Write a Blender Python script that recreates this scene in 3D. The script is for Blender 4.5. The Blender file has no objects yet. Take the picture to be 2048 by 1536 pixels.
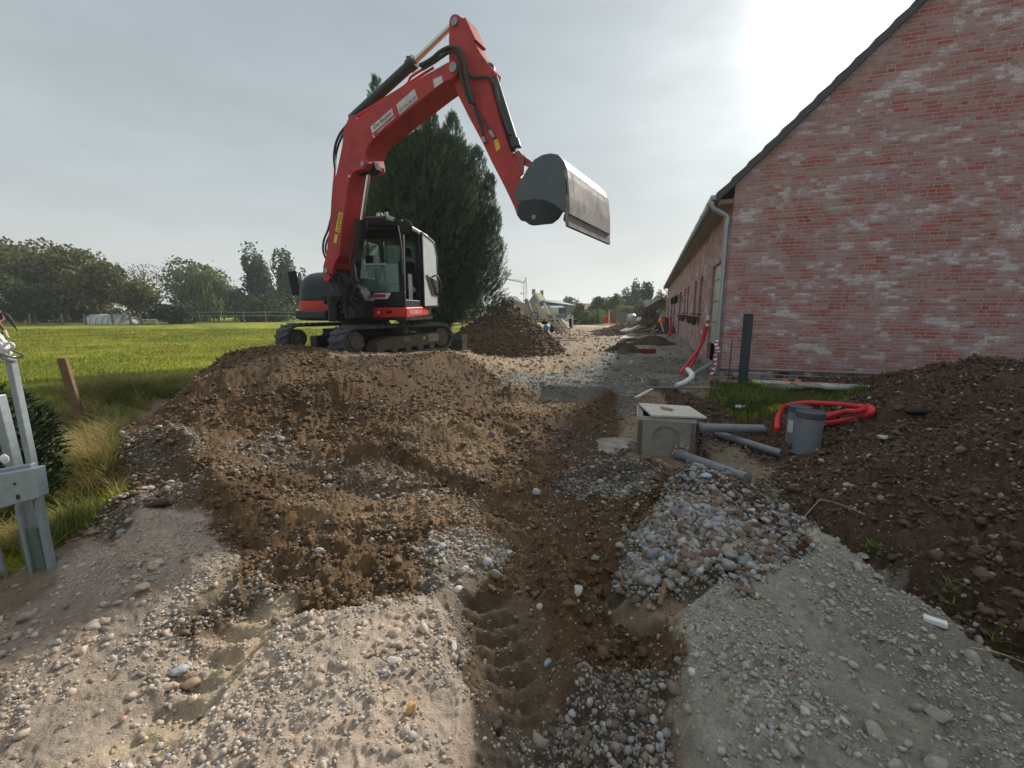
import bpy, bmesh, math, random
import numpy as np
from mathutils import Vector, Matrix
R = math.radians
random.seed(7); rng = np.random.default_rng(7)
scn = bpy.context.scene
col = scn.collection

# ------------------------------------------------------------------ camera
CZ = 1.30; F = 865.0; PITCH = math.atan(147/865)
cam = bpy.data.cameras.new("camera"); camo = bpy.data.objects.new("camera", cam); col.objects.link(camo)
cam.sensor_width = 36; cam.lens = 36*F/2048; cam.clip_end = 3000; cam.clip_start = .02
camo.location = (0, 0, CZ); camo.rotation_euler = (R(90)-PITCH, 0, 0)
scn.camera = camo
# ------------------------------------------------------------------ sky, sun, exposure
SUN_EL, SUN_AZ = R(27.5), R(34.5)          # azimuth clockwise from +Y
SD = Vector((math.sin(SUN_AZ)*math.cos(SUN_EL), math.cos(SUN_AZ)*math.cos(SUN_EL), math.sin(SUN_EL)))
w = bpy.data.worlds.new("World"); scn.world = w; w.use_nodes = True
nt = w.node_tree; nt.nodes.clear()
def WN(t, **k):
    n = nt.nodes.new(t)
    for a, b in k.items(): setattr(n, a, b)
    return n
out = WN('ShaderNodeOutputWorld'); sky = WN('ShaderNodeTexSky', sky_type='NISHITA')
sky.sun_disc = False; sky.sun_elevation = SUN_EL; sky.sun_rotation = SUN_AZ; sky.dust_density = 1; sky.air_density = 1.5
bg1 = WN('ShaderNodeBackground'); bg1.inputs[1].default_value = .004
bg2 = WN('ShaderNodeBackground'); bg2.inputs[1].default_value = 1.0
add = WN('ShaderNodeAddShader')
nt.links.new(sky.outputs[0], bg1.inputs[0]); nt.links.new(bg1.outputs[0], add.inputs[0]); nt.links.new(bg2.outputs[0], add.inputs[1]); nt.links.new(add.outputs[0], out.inputs[0])
tc = WN('ShaderNodeTexCoord')
dot = WN('ShaderNodeVectorMath', operation='DOT_PRODUCT'); nt.links.new(tc.outputs['Generated'], dot.inputs[0]); dot.inputs[1].default_value = SD
ac = WN('ShaderNodeMath', operation='ARCCOSINE', use_clamp=False); nt.links.new(dot.outputs['Value'], ac.inputs[0])
def gauss(sig, amp):
    a = WN('ShaderNodeMath', operation='DIVIDE'); nt.links.new(ac.outputs[0], a.inputs[0]); a.inputs[1].default_value = R(sig)
    b = WN('ShaderNodeMath', operation='POWER'); nt.links.new(a.outputs[0], b.inputs[0]); b.inputs[1].default_value = 2
    c = WN('ShaderNodeMath', operation='MULTIPLY'); nt.links.new(b.outputs[0], c.inputs[0]); c.inputs[1].default_value = -1
    d = WN('ShaderNodeMath', operation='EXPONENT'); nt.links.new(c.outputs[0], d.inputs[0])
    e = WN('ShaderNodeMath', operation='MULTIPLY'); nt.links.new(d.outputs[0], e.inputs[0]); e.inputs[1].default_value = amp
    return e.outputs[0]
def madd(x, y):
    m = WN('ShaderNodeMath', operation='ADD'); nt.links.new(x, m.inputs[0]); nt.links.new(y, m.inputs[1]); return m.outputs[0]
cl = WN('ShaderNodeTexNoise'); cl.inputs['Scale'].default_value = 3.0; cl.inputs['Detail'].default_value = 5; cl.inputs['Roughness'].default_value = .55
mp = WN('ShaderNodeMapping'); mp.inputs['Scale'].default_value = (1, 1, 3.2); nt.links.new(tc.outputs['Generated'], mp.inputs[0]); nt.links.new(mp.outputs[0], cl.inputs['Vector'])
clr = WN('ShaderNodeMapRange'); clr.inputs[1].default_value = .35; clr.inputs[2].default_value = .7; clr.inputs[3].default_value = .78; clr.inputs[4].default_value = 1.22; nt.links.new(cl.outputs['Fac'], clr.inputs[0])
g1 = WN('ShaderNodeMath', operation='MULTIPLY'); nt.links.new(gauss(15, .24), g1.inputs[0]); nt.links.new(clr.outputs[0], g1.inputs[1])
glow = madd(madd(gauss(5.2, 1.3), g1.outputs[0]), gauss(34, .12))
sep = WN('ShaderNodeSeparateXYZ'); nt.links.new(tc.outputs['Generated'], sep.inputs[0])
ramp = WN('ShaderNodeValToRGB'); nt.links.new(sep.outputs['Z'], ramp.inputs[0])
cr = ramp.color_ramp
cr.elements[0].position = .0; cr.elements[0].color = (.56, .575, .545, 1)
cr.elements[1].position = .62; cr.elements[1].color = (.27, .325, .365, 1)
e = cr.elements.new(.22); e.color = (.40, .445, .465, 1)
e = cr.elements.new(.76); e.color = (.50, .54, .57, 1)
e = cr.elements.new(1.0); e.color = (.66, .69, .71, 1)
gc = WN('ShaderNodeVectorMath', operation='SCALE'); gc.inputs[0].default_value = (1.0, .99, .95); nt.links.new(glow, gc.inputs['Scale'])
sm = WN('ShaderNodeVectorMath', operation='ADD'); nt.links.new(ramp.outputs[0], sm.inputs[0]); nt.links.new(gc.outputs[0], sm.inputs[1])
sv = WN('ShaderNodeVectorMath', operation='SCALE'); cv_ = WN('ShaderNodeMapRange'); cv_.inputs[1].default_value = .3; cv_.inputs[2].default_value = .7; cv_.inputs[3].default_value = .92; cv_.inputs[4].default_value = 1.08; nt.links.new(cl.outputs['Fac'], cv_.inputs[0]); nt.links.new(sm.outputs[0], sv.inputs[0]); nt.links.new(cv_.outputs[0], sv.inputs['Scale']); nt.links.new(sv.outputs[0], bg2.inputs[0])
sl = bpy.data.lights.new("sun", 'SUN'); sl.energy = 4.6; sl.angle = R(3); sl.color = (1, .93, .82)
slo = bpy.data.objects.new("sun", sl); col.objects.link(slo); slo.rotation_euler = SD.to_track_quat('Z', 'Y').to_euler(); slo.location = (0, 0, 30)
scn.view_settings.view_transform = 'Standard'; scn.view_settings.look = 'None'; scn.view_settings.exposure = 0.30; scn.view_settings.gamma = 1

# ------------------------------------------------------------------ helpers
def ray(u, v):
    dx, up = u-1024, 768-v
    return np.array([dx, F*math.cos(PITCH)+up*math.sin(PITCH), -F*math.sin(PITCH)+up*math.cos(PITCH)])
def atY(u, v, Y):
    d = ray(u, v); t = Y/d[1]; return Vector((d[0]*t, Y, CZ+d[2]*t))
def atz(u, v, z):
    d = ray(u, v); t = (z-CZ)/d[2]; return Vector((d[0]*t, d[1]*t, z))
def onplane(u, v, p0, n):
    d = Vector(ray(u, v)); o = Vector((0, 0, CZ)); t = (Vector(p0)-o).dot(n)/d.dot(n); return o+d*t

def tag(o, label=None, cat=None, group=None, kind=None):
    if label: o['label'] = label
    if cat: o['category'] = cat
    if group: o['group'] = group
    if kind: o['kind'] = kind
    return o
def empty(name, loc, label=None, cat=None, group=None, rz=0):
    o = bpy.data.objects.new(name, None); col.objects.link(o); o.location = loc; o.rotation_euler = (0, 0, rz); o.empty_display_size = .1
    return tag(o, label, cat, group)
def frame_of(d):
    d = Vector(d).normalized(); a = Vector((0, 0, 1)) if abs(d.z) < .95 else Vector((1, 0, 0))
    x = d.cross(a).normalized(); y = x.cross(d).normalized(); return x, y
class MB:
    def __init__(s): s.v = []; s.f = []
    def add(s, vs, fs):
        b = len(s.v); s.v += [tuple(x) for x in vs]; s.f += [tuple(b+i for i in f) for f in fs]; return s
    def box(s, c, size, rz=0, M=None):
        hx, hy, hz = size[0]/2, size[1]/2, size[2]/2
        m = M if M is not None else Matrix.Rotation(rz, 3, 'Z')
        vs = [Vector(c)+m @ Vector((x*hx, y*hy, z*hz)) for x, y, z in ((-1,-1,-1),(1,-1,-1),(1,1,-1),(-1,1,-1),(-1,-1,1),(1,-1,1),(1,1,1),(-1,1,1))]
        return s.add(vs, [(0,3,2,1),(4,5,6,7),(0,1,5,4),(1,2,6,5),(2,3,7,6),(3,0,4,7)])
    def beam(s, p0, p1, w, h, up=(0,0,1)):
        p0, p1 = Vector(p0), Vector(p1); d = (p1-p0); L = d.length; d.normalize()
        up = Vector(up); x = d.cross(up)
        if x.length < 1e-4: x = d.cross(Vector((1, 0, 0)))
        x.normalize(); y = x.cross(d)
        m = Matrix((x, d, y)).transposed()
        return s.box((p0+p1)/2, (w, L, h), M=m)
    def prism(s, pts, vec):
        n = len(pts); vec = Vector(vec); vs = [Vector(p) for p in pts]+[Vector(p)+vec for p in pts]
        return s.add(vs, [tuple(range(n)), tuple(range(2*n-1, n-1, -1))]+[(i, (i+1) % n, n+(i+1) % n, n+i) for i in range(n)])
    def strip(s, pts, vec, th):          # open profile pts swept along vec, with thickness th (3-D normals in the profile plane)
        vec = Vector(vec); pts = [Vector(p) for p in pts]; n = len(pts); off = []
        for i in range(n):
            a = pts[max(i-1, 0)]; b = pts[min(i+1, n-1)]; t = (b-a).normalized(); nn = t.cross(vec).normalized(); off.append(pts[i]+nn*th)
        return s.prism(pts+off[::-1], vec)
    def cyl(s, p0, p1, r0, r1=None, n=16, cap=True):
        r1 = r0 if r1 is None else r1; p0, p1 = Vector(p0), Vector(p1); x, y = frame_of(p1-p0); b = len(s.v)
        for p, r in ((p0, r0), (p1, r1)):
            for i in range(n):
                a = 2*math.pi*i/n; s.v.append(tuple(p+(x*math.cos(a)+y*math.sin(a))*r))
        s.f += [(b+i, b+(i+1) % n, b+n+(i+1) % n, b+n+i) for i in range(n)]
        if cap: s.f += [tuple(b+i for i in range(n-1, -1, -1)), tuple(b+n+i for i in range(n))]
        return s
    def tube(s, path, r, n=10, closed=False, smooth=3):
        P = [Vector(p) for p in path]
        if smooth > 1 and len(P) > 2:
            Q = []; m = len(P); rng_ = range(m if closed else m-1)
            for i in rng_:
                p0 = P[(i-1) % m] if (closed or i > 0) else P[0]*2-P[1]; p1 = P[i]; p2 = P[(i+1) % m]; p3 = P[(i+2) % m] if (closed or i+2 < m) else P[m-1]*2-P[m-2]
                for k in range(smooth):
                    t = k/smooth; Q.append(.5*((2*p1)+(-p0+p2)*t+(2*p0-5*p1+4*p2-p3)*t*t+(-p0+3*p1-3*p2+p3)*t**3))
            if not closed: Q.append(P[-1])
            P = Q
        m = len(P); b = len(s.v); px = None
        for i in range(m):
            if closed: d = P[(i+1) % m]-P[i-1]
            else: d = P[min(i+1, m-1)]-P[max(i-1, 0)]
            d.normalize()
            if px is None: x, y = frame_of(d)
            else: x = (px-d*px.dot(d)).normalized(); y = x.cross(d)*-1
            px = x; rr = r[i*len(r)//m] if isinstance(r, (list, tuple)) else r
            y = d.cross(x)
            for k in range(n):
                a = 2*math.pi*k/n; s.v.append(tuple(P[i]+(x*math.cos(a)+y*math.sin(a))*rr))
        for i in range(m if closed else m-1):
            j = (i+1) % m
            for k in range(n): s.f.append((b+i*n+k, b+i*n+(k+1) % n, b+j*n+(k+1) % n, b+j*n+k))
        if not closed: s.f += [tuple(b+k for k in range(n-1, -1, -1)), tuple(b+(m-1)*n+k for k in range(n))]
        return s
    def lathe(s, base, prof, n=24, axis=(0,0,1)):   # prof: (r, h)
        base = Vector(base); ax = Vector(axis).normalized(); x, y = frame_of(ax); b = len(s.v)
        for r, h in prof:
            for i in range(n):
                a = 2*math.pi*i/n; s.v.append(tuple(base+ax*h+(x*math.cos(a)+y*math.sin(a))*max(r, 1e-4)))
        for j in range(len(prof)-1):
            for i in range(n): s.f.append((b+j*n+i, b+j*n+(i+1) % n, b+(j+1)*n+(i+1) % n, b+(j+1)*n+i))
        return s
    def ball(s, c, r, n=12, sq=(1,1,1)):
        c = Vector(c); b = len(s.v); m = n//2
        for j in range(m+1):
            t = math.pi*j/m
            for i in range(n):
                a = 2*math.pi*i/n; s.v.append((c.x+r*sq[0]*math.sin(t)*math.cos(a), c.y+r*sq[1]*math.sin(t)*math.sin(a), c.z+r*sq[2]*math.cos(t)))
        for j in range(m):
            for i in range(n): s.f.append((b+j*n+i, b+(j+1)*n+i, b+(j+1)*n+(i+1) % n, b+j*n+(i+1) % n))
        return s
    def build(s, name, mat, parent=None, smooth=False, bevel=0, merge=False):
        me = bpy.data.meshes.new(name)
        off = Vector(parent.matrix_basis.translation) if parent is not None and parent.type == 'EMPTY' else Vector((0, 0, 0))
        if parent is not None and parent.parent is not None: off = Vector(parent.parent.location)
        me.from_pydata([(x-off.x, y-off.y, z-off.z) for x, y, z in s.v], [], s.f)
        bm = bmesh.new(); bm.from_mesh(me)
        if merge: bmesh.ops.remove_doubles(bm, verts=bm.verts, dist=1e-4)
        bmesh.ops.recalc_face_normals(bm, faces=bm.faces); bm.to_mesh(me); bm.free()
        me.materials.append(mat)
        if smooth:
            me.polygons.foreach_set('use_smooth', [True]*len(me.polygons))
            me.set_sharp_from_angle(angle=R(40))
        o = bpy.data.objects.new(name, me); col.objects.link(o)
        if parent is not None: o.parent = parent
        if bevel:
            m = o.modifiers.new('bevel', 'BEVEL'); m.width = bevel; m.segments = 2; m.limit_method = 'ANGLE'; m.angle_limit = R(35)
        return o
def kids(o): return [c for c in bpy.data.objects if c.parent == o]
def copy_tree(o, parent=None):
    c = o.copy(); col.objects.link(c); c.parent = parent
    for ch in kids(o): copy_tree(ch, c)
    return c

# ---- materials
class NM:
    def __init__(s, name):
        s.m = bpy.data.materials.new(name); s.m.use_nodes = True; s.t = s.m.node_tree; s.b = s.t.nodes['Principled BSDF']; s.L = s.t.links
    def n(s, t, **k):
        x = s.t.nodes.new(t)
        for a, b in k.items(): setattr(x, a, b)
        return x
    def coord(s, kind='Object'): return s.n('ShaderNodeTexCoord').outputs[kind]
    def noise(s, scale, detail=4, rough=.6, vec=None, stretch=None):
        x = s.n('ShaderNodeTexNoise'); x.inputs['Scale'].default_value = scale; x.inputs['Detail'].default_value = detail; x.inputs['Roughness'].default_value = rough
        v = vec if vec is not None else s.coord()
        if stretch:
            m = s.n('ShaderNodeMapping'); m.inputs['Scale'].default_value = stretch; s.L.new(v, m.inputs[0]); v = m.outputs[0]
        s.L.new(v, x.inputs['Vector']); return x.outputs['Fac']
    def rng(s, x, a, b, c, d):
        m = s.n('ShaderNodeMapRange'); s.L.new(x, m.inputs[0])
        for i, q in enumerate((a, b, c, d)): m.inputs[i+1].default_value = q
        return m.outputs[0]
    def mix(s, fac, a, b, mode='MIX'):
        m = s.n('ShaderNodeMix', data_type='RGBA', blend_type=mode)
        for i, x in ((0, fac), (6, a), (7, b)):
            if isinstance(x, (int, float)): m.inputs[i].default_value = x
            elif isinstance(x, tuple): m.inputs[i].default_value = (*x[:3], 1)
            else: s.L.new(x, m.inputs[i])
        return m.outputs[2]
    def math(s, op, a, b=None, clamp=False):
        m = s.n('ShaderNodeMath', operation=op, use_clamp=clamp)
        for i, x in ((0, a), (1, b)):
            if x is None: continue
            if isinstance(x, (int, float)): m.inputs[i].default_value = x
            else: s.L.new(x, m.inputs[i])
        return m.outputs[0]
    def bump(s, h, strength=.5, dist=.01):
        b = s.n('ShaderNodeBump'); b.inputs['Strength'].default_value = strength; b.inputs['Distance'].default_value = dist; s.L.new(h, b.inputs['Height']); s.L.new(b.outputs[0], s.b.inputs['Normal'])
    def set(s, **k):
        for a, x in k.items():
            i = s.b.inputs[a.replace('_', ' ')]
            if isinstance(x, (int, float)): i.default_value = x
            elif isinstance(x, tuple): i.default_value = (*x[:3], 1)
            else: s.L.new(x, i)
        return s.m
def worn(name, c, rough=.5, metal=0, dirt=(.12, .09, .065), amount=.35, scale=3, bump=.15, spec=.5):
    m = NM(name); f = m.noise(scale, 6, .7); f2 = m.noise(scale*9, 4, .65)
    fac = m.rng(f, .48, .75, 0, amount); var = m.rng(f2, .3, .7, .86, 1.1)
    c1 = m.mix(1.0, c, (1, 1, 1), 'MULTIPLY'); sc = m.n('ShaderNodeVectorMath', operation='SCALE'); m.L.new(c1, sc.inputs[0]); m.L.new(var, sc.inputs['Scale'])
    cc = m.mix(fac, sc.outputs[0], dirt); m.bump(f2, bump, .004)
    return m.set(Base_Color=cc, Roughness=m.rng(f, .3, .75, rough*.85, min(1, rough*1.3)), Metallic=metal, Specular_IOR_Level=spec)
RED = worn('red_paint', (.47, .036, .034), .58, dirt=(.13, .045, .035), amount=.75, scale=4, bump=.25)
REDD = worn('red_skirt_paint', (.58, .026, .012), .42, amount=.2)
BLACKM = worn('black_metal', (.006, .007, .009), .4, dirt=(.05,.04,.03), amount=.3, spec=.3)
GREYM = worn('charcoal_metal', (.035, .045, .054), .5, amount=.35, spec=.4)
HOOD = worn('charcoal_hood', (.014, .022, .026), .36, dirt=(.06,.055,.045), amount=.3, spec=.4)
STEEL = worn('worn_steel', (.34, .33, .32), .45, .6, dirt=(.16, .11, .08), amount=.6, scale=6)
BUCK = worn('bucket_paint', (.085, .112, .13), .5, .1, dirt=(.2, .17, .14), amount=.5, scale=5)
BUCKP = worn('bare_bucket_plate', (.25, .235, .22), .7, 0, dirt=(.12, .085, .06), amount=.85, scale=5, bump=.4)
CHROME = worn('chrome', (.7, .7, .7), .12, 1, amount=.08)
RUBBER = worn('rubber', (.028, .031, .034), .75, dirt=(.16, .125, .095), amount=.6, scale=8, bump=.4)
RUBT = worn('muddy_track_rubber', (.06, .068, .075), .8, dirt=(.17, .14, .11), amount=.75, scale=9, bump=.5)
MUD = worn('caked_mud_metal', (.11, .085, .065), .9, dirt=(.2, .165, .125), amount=.7, scale=10, bump=.8)
HOSE = worn('hydraulic_hose', (.03, .035, .04), .6, dirt=(.15, .14, .13), amount=.5, scale=20)
SEATM = worn('seat_fabric', (.008, .008, .009), .9, amount=.1)
WHITE = worn('white_plastic', (.72, .73, .74), .5, amount=.3)
YEL = worn('yellow_sticker', (.72, .55, .03), .5, amount=.15)
SIGNW = worn('sticker_white', (.62, .64, .66), .5, amount=.2)
SIGNR = worn('sticker_red', (.48, .02, .04), .5, amount=.15)
INK = worn('ink', (.02, .02, .025), .6, amount=.05)
PVC = worn('grey_pvc', (.20, .225, .25), .5, dirt=(.2, .16, .12), amount=.6, scale=6)
PVCD = worn('dark_pvc_rim', (.06, .075, .09), .5, dirt=(.2, .16, .12), amount=.3, scale=6)
CONC = worn('concrete', (.27, .255, .215), .9, dirt=(.11, .09, .065), amount=.85, scale=3.5, bump=.9)
CONCL = worn('pale_concrete', (.42, .41, .38), .9, dirt=(.2, .18, .15), amount=.5, scale=4, bump=.4)
ZINC = worn('zinc', (.36, .40, .43), .4, .6, dirt=(.2, .2, .2), amount=.3)
GALV = worn('galvanised_steel', (.30, .345, .38), .5, .35, dirt=(.16, .16, .13), amount=.5, scale=5)
HOSER = worn('red_corrugated_conduit', (.62, .02, .03), .5, dirt=(.3, .15, .12), amount=.35, scale=8)
ORANGE = worn('orange_plastic', (.75, .16, .02), .5)
BLUE = worn('blue_plastic', (.04, .22, .42), .5)
SLATE = worn('roof_tile', (.06, .06, .066), .7, dirt=(.1, .1, .09), amount=.5)
def wood(name, c1, c2, sc=3):
    m = NM(name); f = m.noise(sc, 6, .7, stretch=(9, 1, 9)); f2 = m.noise(22, 4)
    m.bump(f, .4, .004); return m.set(Base_Color=m.mix(m.rng(f, .3, .7, 0, 1), c1, c2), Roughness=.8)
WOODP = wood('pale_planks', (.46, .36, .23), (.28, .20, .12)); WOODD = wood('dark_weathered_wood', (.10, .075, .05), (.05, .037, .027)); WOODG = wood('grey_weathered_wood', (.24, .21, .18), (.12, .10, .085))
WOODPOST = wood('post_wood', (.22, .12, .055), (.11, .07, .04)); PLY = wood('plywood', (.42, .38, .29), (.3, .27, .2), 1.5)
LIDM = worn('pale_board', (.55, .53, .46), .8, dirt=(.3, .27, .22), amount=.4)
def glassm(name, c, al=.35, rough=.05):
    m = NM(name); f = m.noise(5, 4)
    m.set(Base_Color=c, Roughness=rough, Alpha=m.rng(f, .3, .7, al*.85, min(1, al*1.15)), Specular_IOR_Level=.8); return m.m
GLASS = glassm('cab_glass', (.18, .30, .28), .38); GLASSD = glassm('dark_window_glass', (.02, .025, .03), .97); GLASSW = glassm('sky_reflection_glass', (.78, .84, .82), .62)  # GLASSW: bright sky reflection put into the pale base colour
def leafm(name, trans=.25, rough=.6):
    m = NM(name); a = m.n('ShaderNodeAttribute', attribute_name='Col'); m.set(Base_Color=a.outputs['Color'], Roughness=rough, Specular_IOR_Level=.25)
    t = m.n('ShaderNodeBsdfTranslucent'); m.L.new(a.outputs['Color'], t.inputs[0]); mx = m.n('ShaderNodeMixShader'); mx.inputs[0].default_value = trans
    m.L.new(m.b.outputs[0], mx.inputs[1]); m.L.new(t.outputs[0], mx.inputs[2]); m.L.new(mx.outputs[0], m.t.nodes['Material Output'].inputs[0]); return m.m
LEAF = leafm('leaves', .3); GRASSM = leafm('grass_blades', .35); NEEDLE = leafm('conifer_sprays', .12)
m = NM('bark'); f = m.noise(6, 6, .7, stretch=(4, 4, 1)); m.bump(f, .8, .03); BARK = m.set(Base_Color=m.mix(f, (.05, .04, .03), (.14, .11, .085)), Roughness=.95)
m = NM('stones'); a = m.n('ShaderNodeAttribute', attribute_name='Col'); f = m.noise(70, 5, .7); f2 = m.noise(14, 3)
sc = m.n('ShaderNodeVectorMath', operation='SCALE'); m.L.new(a.outputs['Color'], sc.inputs[0]); m.L.new(m.rng(f, .3, .7, .72, 1.2), sc.inputs['Scale'])
m.bump(f, .35, .004); STONE = m.set(Base_Color=sc.outputs[0], Roughness=m.rng(f2, .3, .7, .7, .95), Specular_IOR_Level=.3)
m = NM('ground'); a = m.n('ShaderNodeAttribute', attribute_name='Col'); f = m.noise(130, 6, .75); f2 = m.noise(26, 5, .7); f3 = m.noise(3.2, 4, .6)
s1 = m.math('MULTIPLY', m.rng(f, .3, .7, .72, 1.25), m.rng(f2, .3, .7, .78, 1.2)); s1 = m.math('MULTIPLY', s1, m.rng(f3, .3, .7, .88, 1.1))
sc = m.n('ShaderNodeVectorMath', operation='SCALE'); m.L.new(a.outputs['Color'], sc.inputs[0]); m.L.new(s1, sc.inputs['Scale'])
h = m.math('ADD', f, m.math('MULTIPLY', f2, 2.0)); m.bump(h, .9, .012); GROUND = m.set(Base_Color=sc.outputs[0], Roughness=.95, Specular_IOR_Level=.2)

# ---- numpy noise
def _h(ix, iy, seed):
    n = (ix.astype(np.int64)*374761393+iy.astype(np.int64)*668265263+seed*974711) & 0xffffffff
    n = ((n ^ (n >> 13))*1274126177) & 0xffffffff; n = n ^ (n >> 16); return (n & 0xffffff)/float(0xffffff)
def vn(x, y, seed=0):
    ix = np.floor(x); iy = np.floor(y); fx = x-ix; fy = y-iy; fx = fx*fx*fx*(fx*(fx*6-15)+10); fy = fy*fy*fy*(fy*(fy*6-15)+10)
    a = _h(ix, iy, seed); b = _h(ix+1, iy, seed); c = _h(ix, iy+1, seed); d = _h(ix+1, iy+1, seed)
    return (a+(b-a)*fx)+((c+(d-c)*fx)-(a+(b-a)*fx))*fy
def fbm(x, y, sc, oc=4, seed=0, gain=.5):
    s = 0; a = 1; t = 0; ca, sa = math.cos(.6), math.sin(.6)
    for i in range(oc):
        s = s+a*(vn(x*sc, y*sc, seed+i*17)*2-1); t += a; a *= gain; sc *= 2.03; x, y = x*ca-y*sa+3.1, x*sa+y*ca-1.7
    return s/t
def sst(a, b, x): t = np.clip((x-a)/(b-a), 0, 1); return t*t*(3-2*t)
def sdpoly(x, y, P):       # negative inside
    P = np.array([(p[0], p[1]) for p in P], float); d = np.full(x.shape, 1e9); ins = np.zeros(x.shape, bool); n = len(P)
    for i in range(n):
        a = P[i]; b = P[(i+1) % n]; e = b-a; wx = x-a[0]; wy = y-a[1]; t = np.clip((wx*e[0]+wy*e[1])/max(e@e, 1e-9), 0, 1)
        d = np.minimum(d, (wx-e[0]*t)**2+(wy-e[1]*t)**2)
        c = ((a[1] <= y) & (b[1] > y)) | ((b[1] <= y) & (a[1] > y))
        with np.errstate(divide='ignore', invalid='ignore'):
            xi = a[0]+(y-a[1])/(b[1]-a[1] if b[1] != a[1] else 1e-9)*e[0]
        ins ^= c & (x < xi)
    return np.where(ins, -1, 1)*np.sqrt(d)
def sdline(x, y, P):       # distance to polyline and arclength
    P = np.array([(p[0], p[1]) for p in P], float); d = np.full(x.shape, 1e9); al = np.zeros(x.shape); acc = 0; L = 0
    for i in range(len(P)-1): L += np.linalg.norm(P[i+1]-P[i])
    for i in range(len(P)-1):
        a = P[i]; e = P[i+1]-a; l = np.linalg.norm(e); wx = x-a[0]; wy = y-a[1]; t = np.clip((wx*e[0]+wy*e[1])/(l*l), 0, 1)
        q = np.sqrt((wx-e[0]*t)**2+(wy-e[1]*t)**2); m_ = q < d; d = np.where(m_, q, d); al = np.where(m_, acc+t*l, al); acc += l
    return d, al, L

# ------------------------------------------------------------------ terrain: the dug-over ground as one sheet
CP = [(-200,1536,.0),(100,1500,.0),(400,1500,-.03),(800,1500,.0),(1000,1500,-.06),(1200,1500,-.06),(1450,1500,.0),(1800,1536,.0),(2300,1536,.05),
 (100,1300,.02),(300,1250,.0),(500,1330,-.05),(700,1330,.02),(1000,1300,-.1),(1260,1300,-.1),(1450,1300,.02),(1750,1300,.02),(1950,1320,.0),(2048,1420,.0),
 (130,1170,.03),(60,1230,.0),(250,1100,.1),(330,1060,.12),(160,1060,.05),(430,1060,.05),(560,1120,-.02),(750,1150,-.06),(900,1120,-.08),(1050,1120,-.09),(1230,1130,-.08),
 (1420,1180,.02),(1600,1150,.0),(1560,1060,-.02),(1500,990,-.08),(230,960,.0),(330,960,.1),(430,980,.12),(600,1000,.0),(800,1000,-.03),(960,1000,-.05),(1120,980,-.06),(1260,930,-.18),
 (230,870,.05),(345,865,.28),(430,880,.2),(560,900,.05),(700,900,.08),(850,910,.05),(1000,900,-.02),(1100,890,-.12),(1200,895,-.27),(1180,865,-.23),(1300,910,-.26),(1430,920,-.26),(1500,940,-.25),(1500,880,-.2),
 (380,780,.38),(480,800,.38),(600,800,.36),(700,820,.26),(850,840,.18),(950,850,.1),(1060,860,-.02),(1150,840,-.08),
 (440,722,.55),(540,693,.66),(620,700,.6),(700,740,.48),(780,735,.48),(880,712,.47),(820,780,.3),(940,760,.25),(1000,745,.16),(940,716,.34),(1010,722,.12),(1000,790,.06),(1100,775,.0),(1230,785,-.02),(1230,830,-.12),
 (1300,790,-.05),(1400,800,-.06),(1500,830,-.1),(1560,860,-.16),(1600,900,-.15),(1640,850,-.03),(1650,800,.0),(1500,790,.0),
 (1700,880,.1),(1760,830,.2),(1800,770,.38),(1900,737,.55),(2040,752,.62),(2048,830,.62),(1950,900,.42),(1830,930,.22),(1700,960,.06),(1600,980,-.05),
 (1600,1060,.0),(1750,1060,.08),(1900,1060,.22),(2048,1000,.4),(2048,1130,.25),(1850,1180,.06),(2030,1300,.04),(1720,1150,.0)]
pts = [(*atz(u, v, z)[:2], z) for u, v, z in CP]
for x, y, z in [(-4,-1,0),(-1,-1,0),(1,-1,0),(4,-1,0),(-2.5,.8,0),(2.5,.6,.05),(-3.4,3,-.1),(-4.2,5,-.1),(-4.9,7,-.1),(-5.5,9.5,-.05),(-6,12,-.1),(-2.9,9.2,.46),(-1.5,9.6,.42),(-2.2,8.4,.47),(-4.2,10.4,.45),(-2.2,10.8,.3),(-4,12,.0),(-2,12.5,0),(0,12,0),(2,12,0),(4,12,0),(1,10,0),(2.5,9,0),(0,9.5,.02),
                (4,8.2,.0),(5.5,8,.0),(7,7.6,.05),(8,6.6,.4),(6.5,6.2,.5),(6.5,5,.62),(6,4,.6),(5.5,3,.5),(4.5,2,.3),(7,2,.5),(8,4,.7),(9,9,0),(8,-1,.1),(-7,3,-.1),(-7,7,-.1),(3.9,9.5,0),(3.0,8.6,0)]:
    pts.append((x, y, z))
pts = np.array(pts); n = len(pts)
def tps_U(r2): return np.where(r2 > 1e-12, r2*np.log(np.maximum(r2, 1e-12)), 0)
D2 = ((pts[:, None, :2]-pts[None, :, :2])**2).sum(-1)
A = np.zeros((n+3, n+3)); A[:n, :n] = tps_U(D2)+np.eye(n)*.02; A[:n, n] = 1; A[:n, n+1:] = pts[:, :2]; A[n, :n] = 1; A[n+1:, :n] = pts[:, :2].T
W = np.linalg.solve(A, np.concatenate([pts[:, 2], np.zeros(3)]))
gx0, gx1, gy0, gy1, gs = -9.0, 10.0, -2.0, 14.0, .05
GX = np.arange(gx0, gx1+gs/2, gs); GY = np.arange(gy0, gy1+gs/2, gs); MX, MY = np.meshgrid(GX, GY); G0 = np.zeros(MX.shape)
for j in range(MX.shape[0]):
    r2 = (MX[j][:, None]-pts[None, :, 0])**2+(MY[j][:, None]-pts[None, :, 1])**2
    G0[j] = tps_U(r2) @ W[:n]+W[n]+W[n+1]*MX[j]+W[n+2]*MY[j]
FX = lambda x, y: sst(-2.4, -3.6, x+.20*(y-5)*np.where(y < 5, .6, .1))       # rough field side mask
FIELD = -.10
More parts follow.
